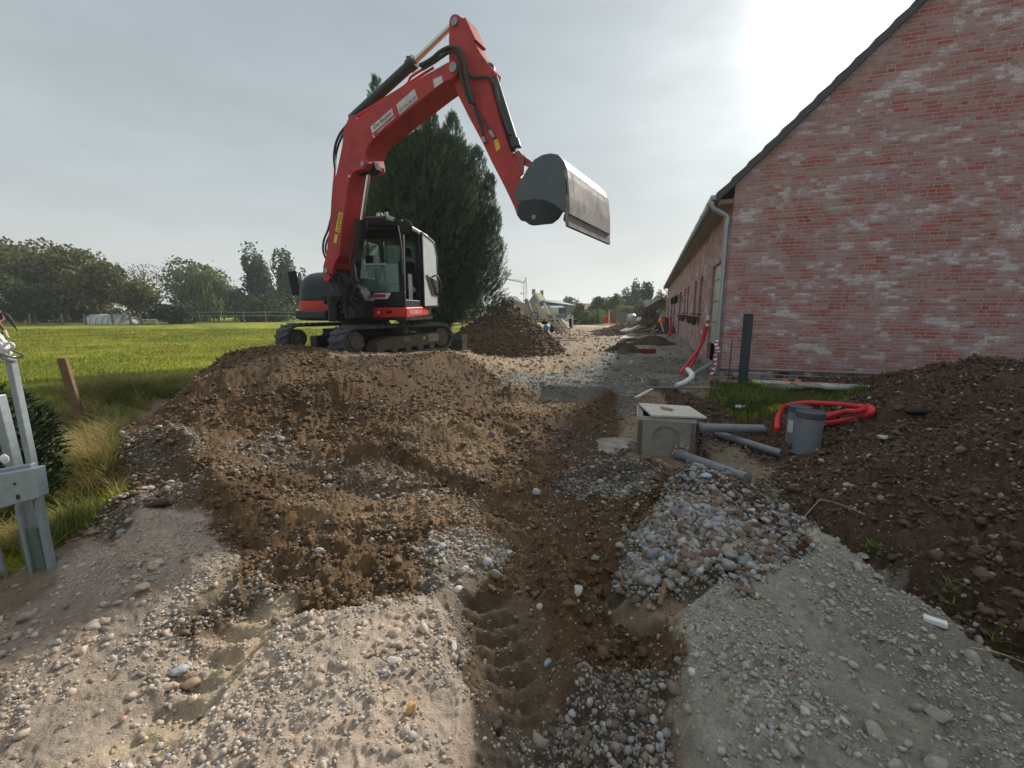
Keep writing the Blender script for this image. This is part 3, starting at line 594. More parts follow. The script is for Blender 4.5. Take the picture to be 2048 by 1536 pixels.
# straw and roots on the dark soil
n = 1500; x, y = sample_pts(n, 1., 7); k = (wz(x, y, ZP[3][1], .1) > .7) & (x > 1.0); x, y = x[k], y[k]; n = len(x); c = rng.random((n, 1))
blades('straw', x, y, .03+.09*rng.random(n), .003, 2.2, np.array((.20,.15,.07))*(1-c)+np.array((.10,.07,.03))*c, 'dry straw and root bits mixed in the dark soil', seg=3)
def tuft(u, v, nb, hh, C1, C2, label, name='weed', wid=.009, spread=.05, lean=.9, zfix=None, cat='plant', group=None):
    p = ghit(u, v) if zfix is None else atz(u, v, zfix); e = empty(name, p, label, cat, group)
    x = p.x+rng.normal(size=nb)*spread; y = p.y+rng.normal(size=nb)*spread; c = rng.random((nb, 1)); z = H(x, y) if zfix is None else np.full(nb, zfix)
    o = blades('leaves', x-p.x, y-p.y, hh*(.4+.8*rng.random(nb)), wid, lean, np.array(C1)*(1-c)+np.array(C2)*c, None, z=z-p.z, seg=3, kind=None); o.parent = e; return e

# ------------------------------------------------------------------ the red brick barn-like house
WD = Vector((math.sin(R(17.6)), math.cos(R(17.6)), 0)); GD = Vector((math.cos(R(17.6)), -math.sin(R(17.6)), 0)); C0 = Vector((4.18, 8.6, 0))
def B(s, l, z): return C0+GD*s+WD*l+Vector((0, 0, z))
def brick_mat(name, kw):
    m = NM(name); uv = m.n('ShaderNodeUVMap').outputs[0]; sx = m.n('ShaderNodeSeparateXYZ'); m.L.new(uv, sx.inputs[0]); U, Vv = sx.outputs[0], sx.outputs[1]
    wob = m.n('ShaderNodeTexNoise'); wob.inputs['Scale'].default_value = 9; wob.inputs['Detail'].default_value = 3; m.L.new(uv, wob.inputs['Vector'])
    U2 = m.math('ADD', U, m.math('MULTIPLY', m.math('SUBTRACT', wob.outputs['Fac'], .5), .012)); V2 = m.math('ADD', Vv, m.math('MULTIPLY', m.math('SUBTRACT', wob.outputs['Fac'], .5), .010))
    row = m.math('FLOOR', m.math('DIVIDE', V2, .0625)); wn0 = m.n('ShaderNodeTexWhiteNoise', noise_dimensions='1D'); m.L.new(row, wn0.inputs['W'])
    u = m.math('ADD', m.math('DIVIDE', U2, .222), m.math('MULTIPLY', wn0.outputs['Value'], .97)); cell = m.math('FLOOR', u); fu = m.math('FRACT', u); fv = m.math('FRACT', m.math('DIVIDE', V2, .0625))
    # some stretchers are split into two headers
    cv = m.n('ShaderNodeCombineXYZ'); m.L.new(cell, cv.inputs[0]); m.L.new(row, cv.inputs[1]); wn = m.n('ShaderNodeTexWhiteNoise', noise_dimensions='3D'); m.L.new(cv.outputs[0], wn.inputs['Vector'])
    half = m.math('LESS_THAN', wn.outputs['Value'], .22); fu2 = m.math('FRACT', m.math('MULTIPLY', fu, 2.0)); side = m.math('GREATER_THAN', fu, .5)
    ed1 = m.math('MULTIPLY', m.math('MINIMUM', fu, m.math('SUBTRACT', 1, fu)), .222); ed2 = m.math('MULTIPLY', m.math('MINIMUM', fu2, m.math('SUBTRACT', 1, fu2)), .111)
    mx = m.n('ShaderNodeMix'); m.L.new(half, mx.inputs[0]); m.L.new(ed1, mx.inputs[2]); m.L.new(ed2, mx.inputs[3]); edh = mx.outputs[0]
    edv = m.math('MULTIPLY', m.math('MINIMUM', fv, m.math('SUBTRACT', 1, fv)), .0625)
    fine = m.n('ShaderNodeTexNoise'); fine.inputs['Scale'].default_value = 55; fine.inputs['Detail'].default_value = 4; m.L.new(uv, fine.inputs['Vector'])
    ed = m.math('ADD', m.math('MINIMUM', edh, edv), m.math('MULTIPLY', m.math('SUBTRACT', fine.outputs['Fac'], .5), .008))
    isb = m.rng(ed, .0045, .0085, 0, 1)
    cv2 = m.n('ShaderNodeCombineXYZ'); m.L.new(cell, cv2.inputs[0]); m.L.new(row, cv2.inputs[1]); m.L.new(m.math('MULTIPLY', m.math('MULTIPLY', half, side), 1), cv2.inputs[2]); wn2 = m.n('ShaderNodeTexWhiteNoise', noise_dimensions='3D'); m.L.new(cv2.outputs[0], wn2.inputs['Vector'])
    rp = m.n('ShaderNodeValToRGB'); m.L.new(wn2.outputs['Value'], rp.inputs[0]); cr = rp.color_ramp; cr.interpolation = 'LINEAR'
    for i, (p, c) in enumerate(kw):
        el = cr.elements[i] if i < 2 else cr.elements.new(p)
        el.position = p; el.color = (*c, 1)
    big = m.n('ShaderNodeTexNoise'); big.inputs['Scale'].default_value = 1.7; big.inputs['Detail'].default_value = 7; big.inputs['Roughness'].default_value = .68
    ms = m.n('ShaderNodeMapping'); ms.inputs['Scale'].default_value = (.8, 1.5, 1); m.L.new(uv, ms.inputs[0]); m.L.new(ms.outputs[0], big.inputs['Vector'])
    wsh = m.math('ADD', big.outputs['Fac'], m.math('MULTIPLY', m.math('SUBTRACT', wn2.outputs['Value'], .5), -.16))
    smear = m.rng(wsh, .42, .58, .04, .82); spot = m.rng(wsh, .55, .63, 0, .95)
    c1 = m.mix(isb, (.56, .42, .37), rp.outputs[0]); c2 = m.mix(smear, c1, (.44, .35, .35)); c3 = m.mix(m.math('MULTIPLY', spot, m.rng(fine.outputs['Fac'], .4, .6, .2, 1)), c2, (.72, .70, .70))
    sc2 = m.n('ShaderNodeVectorMath', operation='SCALE'); m.L.new(c3, sc2.inputs[0]); m.L.new(m.rng(fine.outputs['Fac'], .3, .7, .85, 1.13), sc2.inputs['Scale'])
    hgt = m.math('ADD', isb, m.math('MULTIPLY', fine.outputs['Fac'], .9)); m.bump(hgt, .9, .011)
    return m.set(Base_Color=sc2.outputs[0], Roughness=.92, Specular_IOR_Level=.2)
BRICK = brick_mat('hand_moulded_brick', [(0, (.24, .06, .055)), (1, (.46, .27, .24)), (.25, (.38, .075, .055)), (.45, (.38, .24, .23)), (.66, (.40, .095, .07)), (.85, (.31, .19, .185))])
BRICKD = brick_mat('dark_plinth_brick', [(0, (.035, .04, .05)), (1, (.06, .065, .075)), (.5, (.03, .035, .045))])
TIMB = wood('eaves_timber', (.34, .26, .16), (.22, .16, .10))
def uvquads(name, quads, mat, parent):      # quads: 4 pts + 4 uvs
    me = bpy.data.meshes.new(name); vs = []; fs = []; uvs = []; off = Vector(parent.location)
    for P, UV in quads:
        b = len(vs); vs += [tuple(Vector(p)-off) for p in P]; fs.append(tuple(range(b, b+len(P)))); uvs += list(UV)
    me.from_pydata(vs, [], fs); l = me.uv_layers.new(name='UVMap')
    for i, q in enumerate(uvs): l.data[i].uv = q
    me.materials.append(mat); o = bpy.data.objects.new(name, me); col.objects.link(o); o.parent = parent; return o
LEN, GW, EAV = 34., 10., 3.72
house = empty('brick_house', C0, 'long single storey house of mottled red brick with dark tiled roof, right of the site', 'house')
# gable wall (towards the viewer) and the far gable
def gable_poly(l, zb): return [B(0, l, zb), B(GW, l, zb), B(GW, l, EAV), B(GW/2, l, EAV+GW/2), B(0, l, EAV)]
q = [(gable_poly(0, .16), [(0,.16),(GW,.16),(GW,EAV),(GW/2,EAV+GW/2),(0,EAV)])]
uvquads('gable_wall', q, BRICK, house)
q = [(gable_poly(LEN, -.1), [(0,0),(GW,0),(GW,EAV),(GW/2,EAV+GW/2),(0,EAV)])]
uvquads('gable_wall', q, BRICK, house)
OPEN = [('garage', .35, 2.4, .02, 2.34), ('w', 4.4, 5.15, 1.22, 2.28), ('w', 6.1, 6.9, 1.22, 2.28), ('w', 9.2, 9.95, 1.22, 2.24), ('w', 10.8, 11.6, 1.22, 2.24), ('door', 13.8, 15.2, .05, 2.24),
        ('door', 18.9, 20.9, .05, 2.24), ('glass', 22.2, 25.4, .05, 2.24), ('glass', 29.3, 31.3, .05, 2.24)]
ls = sorted(set([0, LEN]+[o[1] for o in OPEN]+[o[2] for o in OPEN])); q = []; DEP = .24
for a, b in zip(ls[:-1], ls[1:]):
    op = [o for o in OPEN if o[1] <= a and o[2] >= b]
    segs = [(.10, EAV-.25)] if not op else [(.10, op[0][3]), (op[0][4], EAV-.25)]
    for z0, z1 in segs:
        if z1 > z0+.01: q.append(([B(0, a, z0), B(0, b, z0), B(0, b, z1), B(0, a, z1)], [(-a, z0), (-b, z0), (-b, z1), (-a, z1)]))
for nm, a, b, z0, z1 in OPEN:
    for l_ in (a, b): q.append(([B(0, l_, z0), B(DEP, l_, z0), B(DEP, l_, z1), B(0, l_, z1)], [(0, z0), (DEP, z0), (DEP, z1), (0, z1)]))
    q.append(([B(0, a, z1), B(0, b, z1), B(DEP, b, z1), B(DEP, a, z1)], [(a, 0), (b, 0), (b, DEP), (a, DEP)])); q.append(([B(0, a, z0), B(0, b, z0), B(DEP, b, z0), B(DEP, a, z0)], [(a, 0), (b, 0), (b, DEP), (a, DEP)]))
uvquads('side_wall', q, BRICK, house)
q = [([B(GW, 0, -.2), B(GW, LEN, -.2), B(GW, LEN, EAV), B(GW, 0, EAV)], [(0, 0), (LEN, 0), (LEN, EAV), (0, EAV)])]; uvquads('rear_wall', q, BRICK, house)
q = [([B(.03, .03, -.3), B(GW, .03, -.3), B(GW, .03, .17), B(.03, .03, .17)], [(0, 0), (GW, 0), (GW, .4), (0, .4)])]; uvquads('plinth', q, BRICKD, house)
MB().box(B(GW/2, .015, .165), (GW, .05, .012), rz=-R(17.6)).build('plinth_flashing', CONCL, house)
m_ = MB().box(B(.035, LEN/2, -.05), (.06, LEN-.02, .31), rz=-R(17.6)); m_.build('plinth', CONC, house)
# roof
def roofslab(s0, z0, s1, z1, name, th=.14, ov=.07):
    mb = MB(); mb.prism([B(s0, -ov, z0), B(s1, -ov, z1), B(s1, LEN+ov, z1), B(s0, LEN+ov, z0)], (0, 0, -th)); return mb.build(name, SLATE, house)
roofslab(-.30, EAV-.27, GW/2, EAV+GW/2+.03, 'roof_slope'); roofslab(GW+.3, EAV-.27, GW/2, EAV+GW/2+.03, 'roof_slope')
for i in range(22):           # stepped verge tiles along the rake
    s = -.30+i*.245; z = EAV-.27+i*.245
    if s > GW/2-.1: break
    a = B(s-.02, -.10, z+.035); b = B(s+.275, -.10, z+.275+.005); mb = MB(); mb.prism([a, b, b+Vector((0, 0, -.15)), a+Vector((0, 0, -.17))], WD*.22); mb.build('verge_tile', SLATE, house, bevel=.008)
MB().prism([B(-.26, .02, EAV-.34), B(.02, .02, EAV-.34), B(.02, .02, EAV-.42), B(-.26, .02, EAV-.42)], WD*(LEN-.04)).build('soffit', TIMB, house)
MB().prism([B(-.27, .0, EAV-.28), B(-.235, .0, EAV-.28), B(-.235, .0, EAV-.44), B(-.27, .0, EAV-.44)], WD*LEN).build('fascia_board', TIMB, house)
gp = [B(-.34+.075*math.cos(a), 0, EAV-.27+.085*math.sin(a)) for a in np.linspace(math.pi, 2*math.pi, 9)]
gp = [p-WD*.05 for p in gp]; gut = MB().strip(gp, WD*(LEN+.1), .006).build('gutter', ZINC, house, smooth=True)
for ll in (-.05, LEN+.05): MB().prism([B(-.34+.075*math.cos(a), ll, EAV-.27+.085*math.sin(a)) for a in np.linspace(math.pi, 2*math.pi, 9)], WD*.01).build('gutter_end', ZINC, gut)
for i in range(28):
    MB().tube([B(-.34+.083*math.cos(a), .6+i*1.2, EAV-.27+.093*math.sin(a)) for a in np.linspace(math.pi, 2*math.pi, 7)], .007, 5).build('gutter_bracket', ZINC, gut)
def downpipe(l, zlo):
    mb = MB(); mb.tube([B(-.34, l, EAV-.34), B(-.34, l, EAV-.46), B(-.20, l, EAV-.56), B(-.075, l, EAV-.66), B(-.075, l, EAV-.85)], .045, 14, smooth=5); mb.cyl(B(-.075, l, EAV-.8), B(-.075, l, zlo), .045, n=16)
    mb.cyl(B(-.075, l, EAV-.84), B(-.075, l, EAV-.80), .05, n=16); mb.cyl(B(-.34, l, EAV-.35), B(-.34, l, EAV-.40), .055, n=16); o = mb.build('downpipe', ZINC, house, smooth=True)
    for z in (2.55, 1.45, .55): MB().cyl(B(-.075, l, z-.012), B(-.075, l, z+.012), .053, n=16).beam(B(-.03, l, z), B(.01, l, z), .02, .02).build('pipe_clip', ZINC, o)
downpipe(.10, .05); downpipe(LEN-.1, .0)
# garage door, windows, doors
garm = worn('garage_door', (.33, .335, .30), .5, amount=.15)
gd = MB(); 
for k in range(4): gd.box(B(.075, 1.375, .55+.245+k*.49-.02), (.04, 2.03, .475), rz=-R(17.6))
gd = gd.build('garage_door', garm, house, bevel=.006); MB().box(B(.07, 1.375, .545), (.05, 2.04, .03), rz=-R(17.6)).build('bottom_seal', ZINC, gd)
for l_ in (.385, 2.365): MB().box(B(.11, l_, 1.18), (.06, .07, 2.3), rz=-R(17.6)).build('door_rail', BLACKM, gd)
MB().box(B(.20, 1.375, 1.15), (.01, 2.03, 2.36), rz=-R(17.6)).build('garage_shade_sheet', INK, house)  # black sheet, painted shade of the garage interior behind the door
for nm, a, b, z0, z1 in OPEN[1:]:
    zc, hz, lc, wl = (z0+z1)/2, z1-z0, (a+b)/2, b-a
    fm = BLACKM if nm in ('w', 'door') else WHITE
    fr = MB(); t = .05
    fr.box(B(.20, a+t/2, zc), (.06, t, hz), rz=-R(17.6)).box(B(.20, b-t/2, zc), (.06, t, hz), rz=-R(17.6)).box(B(.20, lc, z0+t/2), (.06, wl-2*t, t), rz=-R(17.6)).box(B(.20, lc, z1-t/2), (.06, wl-2*t, t), rz=-R(17.6))
    if nm == 'glass': fr.box(B(.20, lc, zc), (.06, t, hz-2*t), rz=-R(17.6))
    f_ = fr.build('window' if nm in ('w', 'glass') else 'door', fm, house, bevel=.004)
    MB().box(B(.215, lc, zc), (.02, wl-2*t, hz-2*t), rz=-R(17.6)).build('pane' if nm != 'door' else 'door_leaf', GLASSD if nm != 'door' else worn('door_paint%d' % int(a), (.07, .055, .05), .5), f_)
    if nm == 'w': MB().box(B(-.02, lc, z0-.03), (.10, wl+.04, .045), rz=-R(17.6)).build('sill', WOODD, f_)
# flower baskets under the slit windows, lanterns by the door
for i, (nm, a, b, z0, z1) in enumerate(OPEN[1:5]):
    lc = (a+b)/2; e = empty('flower_basket', B(-.12, lc, .92), 'dark hanging flower basket under the %s slit window from the garage door' % ['first', 'second', 'third', 'fourth'][i], 'flower basket', 'flower baskets under the slit windows')
    MB().lathe(B(-.14, lc, .80), [(.02, .06), (.07, .10), (.09, .18), (.09, .25), (.08, .24), (.06, .15)], 14).build('pot', WOODD, e); MB().beam(B(-.02, lc, 1.1), B(-.14, lc, 1.1), .02, .02).beam(B(-.02, lc, 1.1), B(-.02, lc, .85), .02, .02).build('bracket', BLACKM, e)
    n = 160; p = B(-.14, lc, 1.05)-e.location; x = p.x+np.clip(rng.normal(size=n), -2, 2)*.05; y = p.y+np.clip(rng.normal(size=n), -2, 2)*.06; c = rng.random((n, 1)); o = blades('plant', x, y, .03+.11*rng.random(n), .02, 1.1, np.array((.05,.08,.02))*(1-c)+np.array((.22,.16,.15))*c, None, z=np.full(n, p.z), kind=None); o.parent = e
for i, l_ in enumerate((13.0, 16.4)):
    e = empty('wall_lantern', B(0, l_, 1.85), ['black wall lantern on the near side of the brown door', 'black wall lantern on the far side of the brown door'][i], 'wall lamp', 'black lanterns by the door')
    MB().beam(B(0, l_, 1.95), B(-.28, l_, 2.05), .025, .025).beam(B(0, l_, 1.75), B(-.20, l_, 1.98), .02, .02).box(B(-.01, l_, 1.85), (.02, .09, .3), rz=-R(17.6)).build('bracket', BLACKM, e)
    MB().lathe(B(-.30, l_, 1.62), [(.02, 0), (.08, .03), (.10, .26), (.13, .28), (.05, .38), (.0, .42)], 6).build('lantern', BLACKM, e)

# ------------------------------------------------------------------ the excavator
PIV = Vector((-3.05, 9.1, 0)); RV = Vector((.990, -.139, 0)); FV = Vector((-.139, -.990, 0)); UP = Vector((0, 0, 1))
def U(r, f, z): return PIV+RV*r+FV*f+UP*z
EX = empty('excavator', (-2.9, 9.2, .48), 'red and black tracked excavator on the soil heap, boom raised with wide grey bucket', 'excavator')
UM = Matrix((RV, FV*-1, UP)).transposed()
def ub(mb, r0, r1, f0, f1, z0, z1): return mb.box(U((r0+r1)/2, (f0+f1)/2, (z0+z1)/2), (abs(r1-r0), abs(f1-f0), abs(z1-z0)), M=UM)
# --- tracks
TD = Vector((math.sin(R(36)), math.cos(R(36)), 0)); TN = Vector((-math.cos(R(36)), math.sin(R(36)), 0))     # along the track, away from the viewer
MID = Vector((-2.12, 8.60, 0)); TL, TH, TW = 2.72, .56, .45
def track(off, nm_label=None):
    c = MID+TN*(.225+off)+UP*(.455+TH/2); r = TH/2; hl = TL/2-r; L = 2*(2*hl)+2*math.pi*r
    def pt(s, rad):
        s = s % L
        if s < 2*hl: return c+TD*(-hl+s)+UP*rad
        s -= 2*hl
        if s < math.pi*r: a = s/r; return c+TD*(hl+rad*math.sin(a))+UP*(rad*math.cos(a))
        s -= math.pi*r
        if s < 2*hl: return c+TD*(hl-s)-UP*rad
        s -= 2*hl; a = s/r; return c+TD*(-hl-rad*math.sin(a))-UP*(rad*math.cos(a))
    mb = MB(); N = 120; ring = []
    for i in range(N):
        s = L*i/N; q = [pt(s, r)-TN*TW/2, pt(s, r)+TN*TW/2, pt(s, r-.045)+TN*TW/2, pt(s, r-.045)-TN*TW/2]; ring.append(len(mb.v)); mb.v += [tuple(p) for p in q]
    for i in range(N):
        a, b = ring[i], ring[(i+1) % N]
        for k in range(4): mb.f.append((a+k, a+(k+1) % 4, b+(k+1) % 4, b+k))
    T = mb.build('track', RUBT, EX, bevel=0)
    lug = MB(); NL = 46
    for i in range(NL):
        s = L*i/NL
        for sd, ph in ((-1, 0), (1, .5)):
            s2 = s+ph*L/NL; a0, a1 = (-.49, .06) if sd < 0 else (-.06, .49)
            p = [pt(s2, r-.003)+TN*TW*a0, pt(s2+.055, r-.003)+TN*TW*a0, pt(s2+.055+.04*sd, r-.003)+TN*TW*a1, pt(s2+.04*sd, r-.003)+TN*TW*a1]
            q = [pt(s2+.01, r+.028)+TN*TW*a0, pt(s2+.045, r+.028)+TN*TW*a0, pt(s2+.045+.04*sd, r+.028)+TN*TW*a1, pt(s2+.01+.04*sd, r+.028)+TN*TW*a1]
            b = len(lug.v); lug.v += [tuple(x) for x in p+q]; lug.f += [(b, b+1, b+2, b+3), (b+4, b+7, b+6, b+5)]+[(b+k, b+4+k, b+4+(k+1) % 4, b+(k+1) % 4) for k in range(4)]
    lug.build('tread_lugs', RUBT, T)
    fr = MB(); fr.prism([c+TD*(-.62)-UP*.20, c+TD*(.95)-UP*.13, c+TD*(1.0)+UP*.10, c+TD*(-.35)+UP*.06, c+TD*(-.62)-UP*.02], TN*.30)
    for q_ in range(len(fr.v)): fr.v[q_] = tuple(Vector(fr.v[q_])-TN*.17)
    fr.build('track_frame', MUD, T, bevel=.01)
    for tt, rr, nm in ((-hl, .185, 'sprocket'), (hl, .20, 'idler')):
        w_ = MB(); w_.cyl(c+TD*tt-TN*.16, c+TD*tt+TN*.16, rr, n=28); w_.cyl(c+TD*tt-TN*.20, c+TD*tt-TN*.15, rr*.62, n=28); w_.cyl(c+TD*tt-TN*.225, c+TD*tt-TN*.2, rr*.25, n=16)
        for k in range(10): a = k*math.pi/5; w_.cyl(c+TD*(tt+rr*.82*math.cos(a))+UP*rr*.82*math.sin(a)-TN*.175, c+TD*(tt+rr*.82*math.cos(a))+UP*rr*.82*math.sin(a)-TN*.15, .014, n=6)
        w_.build(nm, MUD, T, smooth=True)
    for k in range(5): MB().cyl(c+TD*(-.55+k*.33)-UP*.17-TN*.19, c+TD*(-.55+k*.33)-UP*.17+TN*.17, .075, n=16).build('roller', MUD, T, smooth=True)
    MB().cyl(c+TD*.1+UP*.17-TN*.16, c+TD*.1+UP*.17+TN*.16, .06, n=14).build('carrier_roller', MUD, T, smooth=True)
    MB().box(c+TD*.55-TN*.176-UP*.0, (.05, .012, .05), M=Matrix((TD, TN, UP)).transposed()).build('sticker', YEL, T)
    for tt, ww in ((.82, .30), (.1, .16)): MB().box(c+TD*tt-TN*.178+UP*.0, (ww, .018, ww*.55), M=Matrix((TD, TN, UP)).transposed()).build('cover_plate', CONC, T, bevel=.005)
    return T
track(0); track(1.95)
TM = Matrix((TD, TN, UP)).transposed(); UC = MID+TN*(.225+.975)
MB().box(UC+UP*.80, (1.35, 1.2, .26), M=TM).box(UC+UP*.72+TD*.35, (1.75, .25, .2), M=TM).box(UC+UP*.72-TD*.35, (1.75, .25, .2), M=TM).build('undercarriage', BLACKM, EX, bevel=.02)
MB().cyl(U(0, 0, .92), U(0, 0, 1.13), .48, n=32).build('turntable', BLACKM, EX, smooth=True)
bl = MB(); bc = UC+TD*1.75; prof = [bc+TD*.02+UP*.40, bc+TD*-.01+UP*.50, bc+TD*.0+UP*.62, bc+TD*.05+UP*.74]
bl = MB(); bl.strip([p-TN*1.14 for p in prof], TN*2.2, .03); BLD = bl.build('dozer_blade', GREYM, EX)
MB().box(bc-TN*1.13+UP*.57+TD*.06, (.16, .03, .36), M=TM).build('blade_side_plate', WOODG, BLD)
for s_ in (-1, 1): MB().beam(UC+TD*.5+TN*.4*s_+UP*.68, bc+TN*.45*s_+UP*.55, .1, .12).build('blade_arm', BLACKM, BLD)
# --- upper works
dk = MB(); dk.prism([U(-1.02, .72, 1.12), U(1.25, .93, 1.12), U(1.25, -.6, 1.12), U(.8, -1.05, 1.12), U(-.7, -1.05, 1.12), U(-1.15, -.5, 1.12)], (0, 0, .06)); dk.build('deck', BLACKM, EX)
sk = MB(); sk.prism([U(.08, .905, 1.17), U(1.22, .905, 1.17), U(1.25, .87, 1.17), U(1.25, -.35, 1.2), U(1.19, -.35, 1.2), U(1.19, .84, 1.17), U(.08, .84, 1.17)], (0, 0, .185)); SK = sk.build('skirt_panel', REDD, EX, bevel=.02)
for r_s, w_s in ((.40, .07), (.72, .045)): MB().box(U(r_s, .912, 1.265), (w_s, .012, w_s), M=UM).build('warning_sticker', SIGNW, SK)
MB().box(U(.93, .91, 1.27), (.10, .012, .05), M=UM).build('vent', BLACKM, SK)
# engine hood: rounded dark shell over a red counterweight
def hood_ring(z, k):      # superellipse footprint
    pts_ = []; cx, cy, a, b = -.66, -.20, .60*k, .78*k
    for i in range(40):
        t = 2*math.pi*i/40; ct, st_ = math.cos(t), math.sin(t); e = .55
        pts_.append(U(cx+a*math.copysign(abs(ct)**e, ct), cy+b*math.copysign(abs(st_)**e, st_), z))
    return pts_
hd = MB(); rings = [(1.50, 1.0), (1.56, 1.0), (1.70, .985), (1.84, .93), (1.95, .84), (2.02, .72), (2.06, .55), (2.075, .3), (2.078, .02)]; b0 = len(hd.v)
for z, k in rings: hd.v += [tuple(p) for p in hood_ring(z, k)]
for j in range(len(rings)-1):
    for i in range(40): hd.f.append((j*40+i, j*40+(i+1) % 40, (j+1)*40+(i+1) % 40, (j+1)*40+i))
HD = hd.build('engine_hood', HOOD, EX, smooth=True)
cw = MB(); rings = [(1.10, .93), (1.16, .985), (1.24, 1.015), (1.44, 1.015), (1.49, 1.0)]
for z, k in rings: cw.v += [tuple(p) for p in hood_ring(z, k)]
for j in range(len(rings)-1):
    for i in range(40): cw.f.append((j*40+i, j*40+(i+1) % 40, (j+1)*40+(i+1) % 40, (j+1)*40+i))
cw.f.append(tuple(range(160, 200))); cw.build('counterweight', REDD, EX, smooth=True)
MB().box(U(-.22, .60, 1.42), (.13, .012, .045), M=UM).build('hood_sticker', SIGNW, HD)
rc = MB(); rc.prism([U(-.15, -.6, 1.18), U(1.15, -.4, 1.18), U(1.15, -.85, 1.18), U(.8, -1.1, 1.18), U(-.15, -1.1, 1.18)], (0, 0, .62)); rc.build('rear_cover', HOOD, EX, bevel=.05)
st = MB(); ub(st, -.92, -.30, .45, .98, 1.14, 1.30); ub(st, -.34, -.16, .50, .72, 1.16, 1.72); st.build('side_step', GREYM, EX, bevel=.03)
# right-hand mirror on its stalk
mi = MB(); mi.tube([U(-1.18, .1, 1.52), U(-1.34, .15, 1.58), U(-1.42, .15, 1.66)], .012, 8); MI = mi.build('mirror', BLACKM, EX, smooth=True)
MB().box(U(-1.44, .15, 1.86), (.19, .04, .48), M=UM @ Matrix.Rotation(R(-8), 3, 'Y')).build('mirror_head', BLACKM, MI, bevel=.02)
# cab
c0, c1, cf, cb, zf, zt = .10, 1.22, .86, -.78, 1.36, 2.93
CAB = MB(); ub(CAB, c0, c1, cb, cf, zf, zf+.14)
def post(mb, r0, f0, r1, f1, z0, z1, w_=.07): return mb.beam(U(r0, f0, z0), U(r1, f1, z1), w_, w_, up=FV)
post(CAB, c0+.03, cf-.03, c0+.05, cf-.12, zf, zt-.05, .06); post(CAB, c1-.04, cf-.03, c1-.06, cf-.14, zf, zt-.05, .075)
post(CAB, c1-.04, -.02, c1-.06, -.04, zf, zt-.08, .08); post(CAB, c1-.04, cb+.04, c1-.08, cb+.14, zf, zt-.1, .07); post(CAB, c0+.04, cb+.04, c0+.06, cb+.14, zf, zt-.1, .07)
CAB.box(U((c0+c1)/2, cf-.02, zf+.2), (c1-c0, .045, .16), M=UM); CAB.box(U((c0+c1)/2, cb+.03, zf+.45), (c1-c0, .05, .8), M=UM); CAB.box(U(c0+.02, .0, zf+.35), (.04, 1.5, .5), M=UM)
cabo = CAB.build('cab_frame', BLACKM, EX, bevel=.012)
rf = MB(); rf.prism([U(c0+.02, cf-.06, zt-.13), U(c1-.03, cf-.08, zt-.13), U(c1-.03, cb+.1, zt-.16), U(c0+.02, cb+.1, zt-.16)], (0, 0, .12)); rf.build('cab_roof', BLACKM, cabo, bevel=.035)
MB().cyl(U(c0-.02, cf+.01, zt-.01), U(c1-.28, cf+.01, zt+.0), .035, n=14).build('roof_bar', GREYM, cabo, smooth=True)
MB().box(U((c0+c1)/2, cf-.18, zt-.24), (c1-c0-.12, .03, .17), M=UM @ Matrix.Rotation(R(40), 3, 'X')).build('raised_windscreen', BLACKM, cabo)
gl = MB(); gl.box(U((c0+c1)/2-.01, cf-.022, zf+.50), (c1-c0-.20, .012, .56), M=UM); gl.build('lower_windscreen', GLASS, cabo)
MB().box(U(c0+.50, cf-.005, zf+.775), (.55, .008, .03), M=UM).build('windscreen_edge', glassm('glass_edge', (.3, .6, .5), .8), cabo)
MB().prism([U(.62, cf+.004, zf+.15), U(.88, cf+.004, zf+.15), U(.93, cf+.004, zf+.21), U(.96, cf+.004, zf+.26), U(.62, cf+.004, zf+.26)], FV*.004).build('cab_sticker', SIGNW, cabo)
MB().prism([U(.635, cf+.0095, zf+.175), U(.85, cf+.0095, zf+.175), U(.86, cf+.0095, zf+.235), U(.635, cf+.0095, zf+.235)], FV*.002).build('cab_sticker_print', SIGNR, cabo)
MB().box(U((c0+c1)/2, cb+.06, 2.3), (c1-c0-.16, .01, .8), M=UM).build('rear_window', GLASS, cabo)
MB().box(U(c0+.03, -.38, 2.25), (.01, .62, .85), M=UM).build('side_window', GLASS, cabo); MB().box(U(c0+.03, .38, 2.25), (.01, .62, .85), M=UM).build('side_window', GLASS, cabo)
# open door folded back along the flank: pale glass with the sky reflection painted in, black frame
dr = MB(); DR0, DR1 = (c1+.03, -.06), (c1+.10, -.76)
def D_(t, z, o=0): return U(DR0[0]+(DR1[0]-DR0[0])*t+o, DR0[1]+(DR1[1]-DR0[1])*t, z)
dpts = [(0, 1.38), (1, 1.40), (1, 2.45), (.82, 2.72), (0, 2.82)]
for i in range(5):
    a, b = dpts[i], dpts[(i+1) % 5]; dr.beam(D_(a[0], a[1]), D_(b[0], b[1]), .05, .05, up=RV)
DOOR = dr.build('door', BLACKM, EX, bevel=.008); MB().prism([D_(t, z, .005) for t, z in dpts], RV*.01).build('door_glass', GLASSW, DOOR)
MB().prism([D_(.15, 2.02, .02), D_(.95, 1.92, .02), D_(.95, 1.62, .02), D_(.55, 1.62, .02)], RV*.012).build('door_lower_panel', BLACKM, DOOR)
MB().tube([D_(.55, 2.0, .03), D_(.7, 2.03, .09), D_(.9, 1.9, .10), D_(.95, 1.72, .08), D_(.95, 1.62, .03)], .018, 8).build('door_handle', GREYM, DOOR, smooth=True)
MB().tube([U(c1-.02, cf+.0, 1.95), U(c1+.0, cf+.05, 2.0), U(c1-.02, cf+.03, 2.45), U(c1-.08, cf+.0, 2.80)], .014, 8).build('grab_rail', GREYM, cabo, smooth=True)
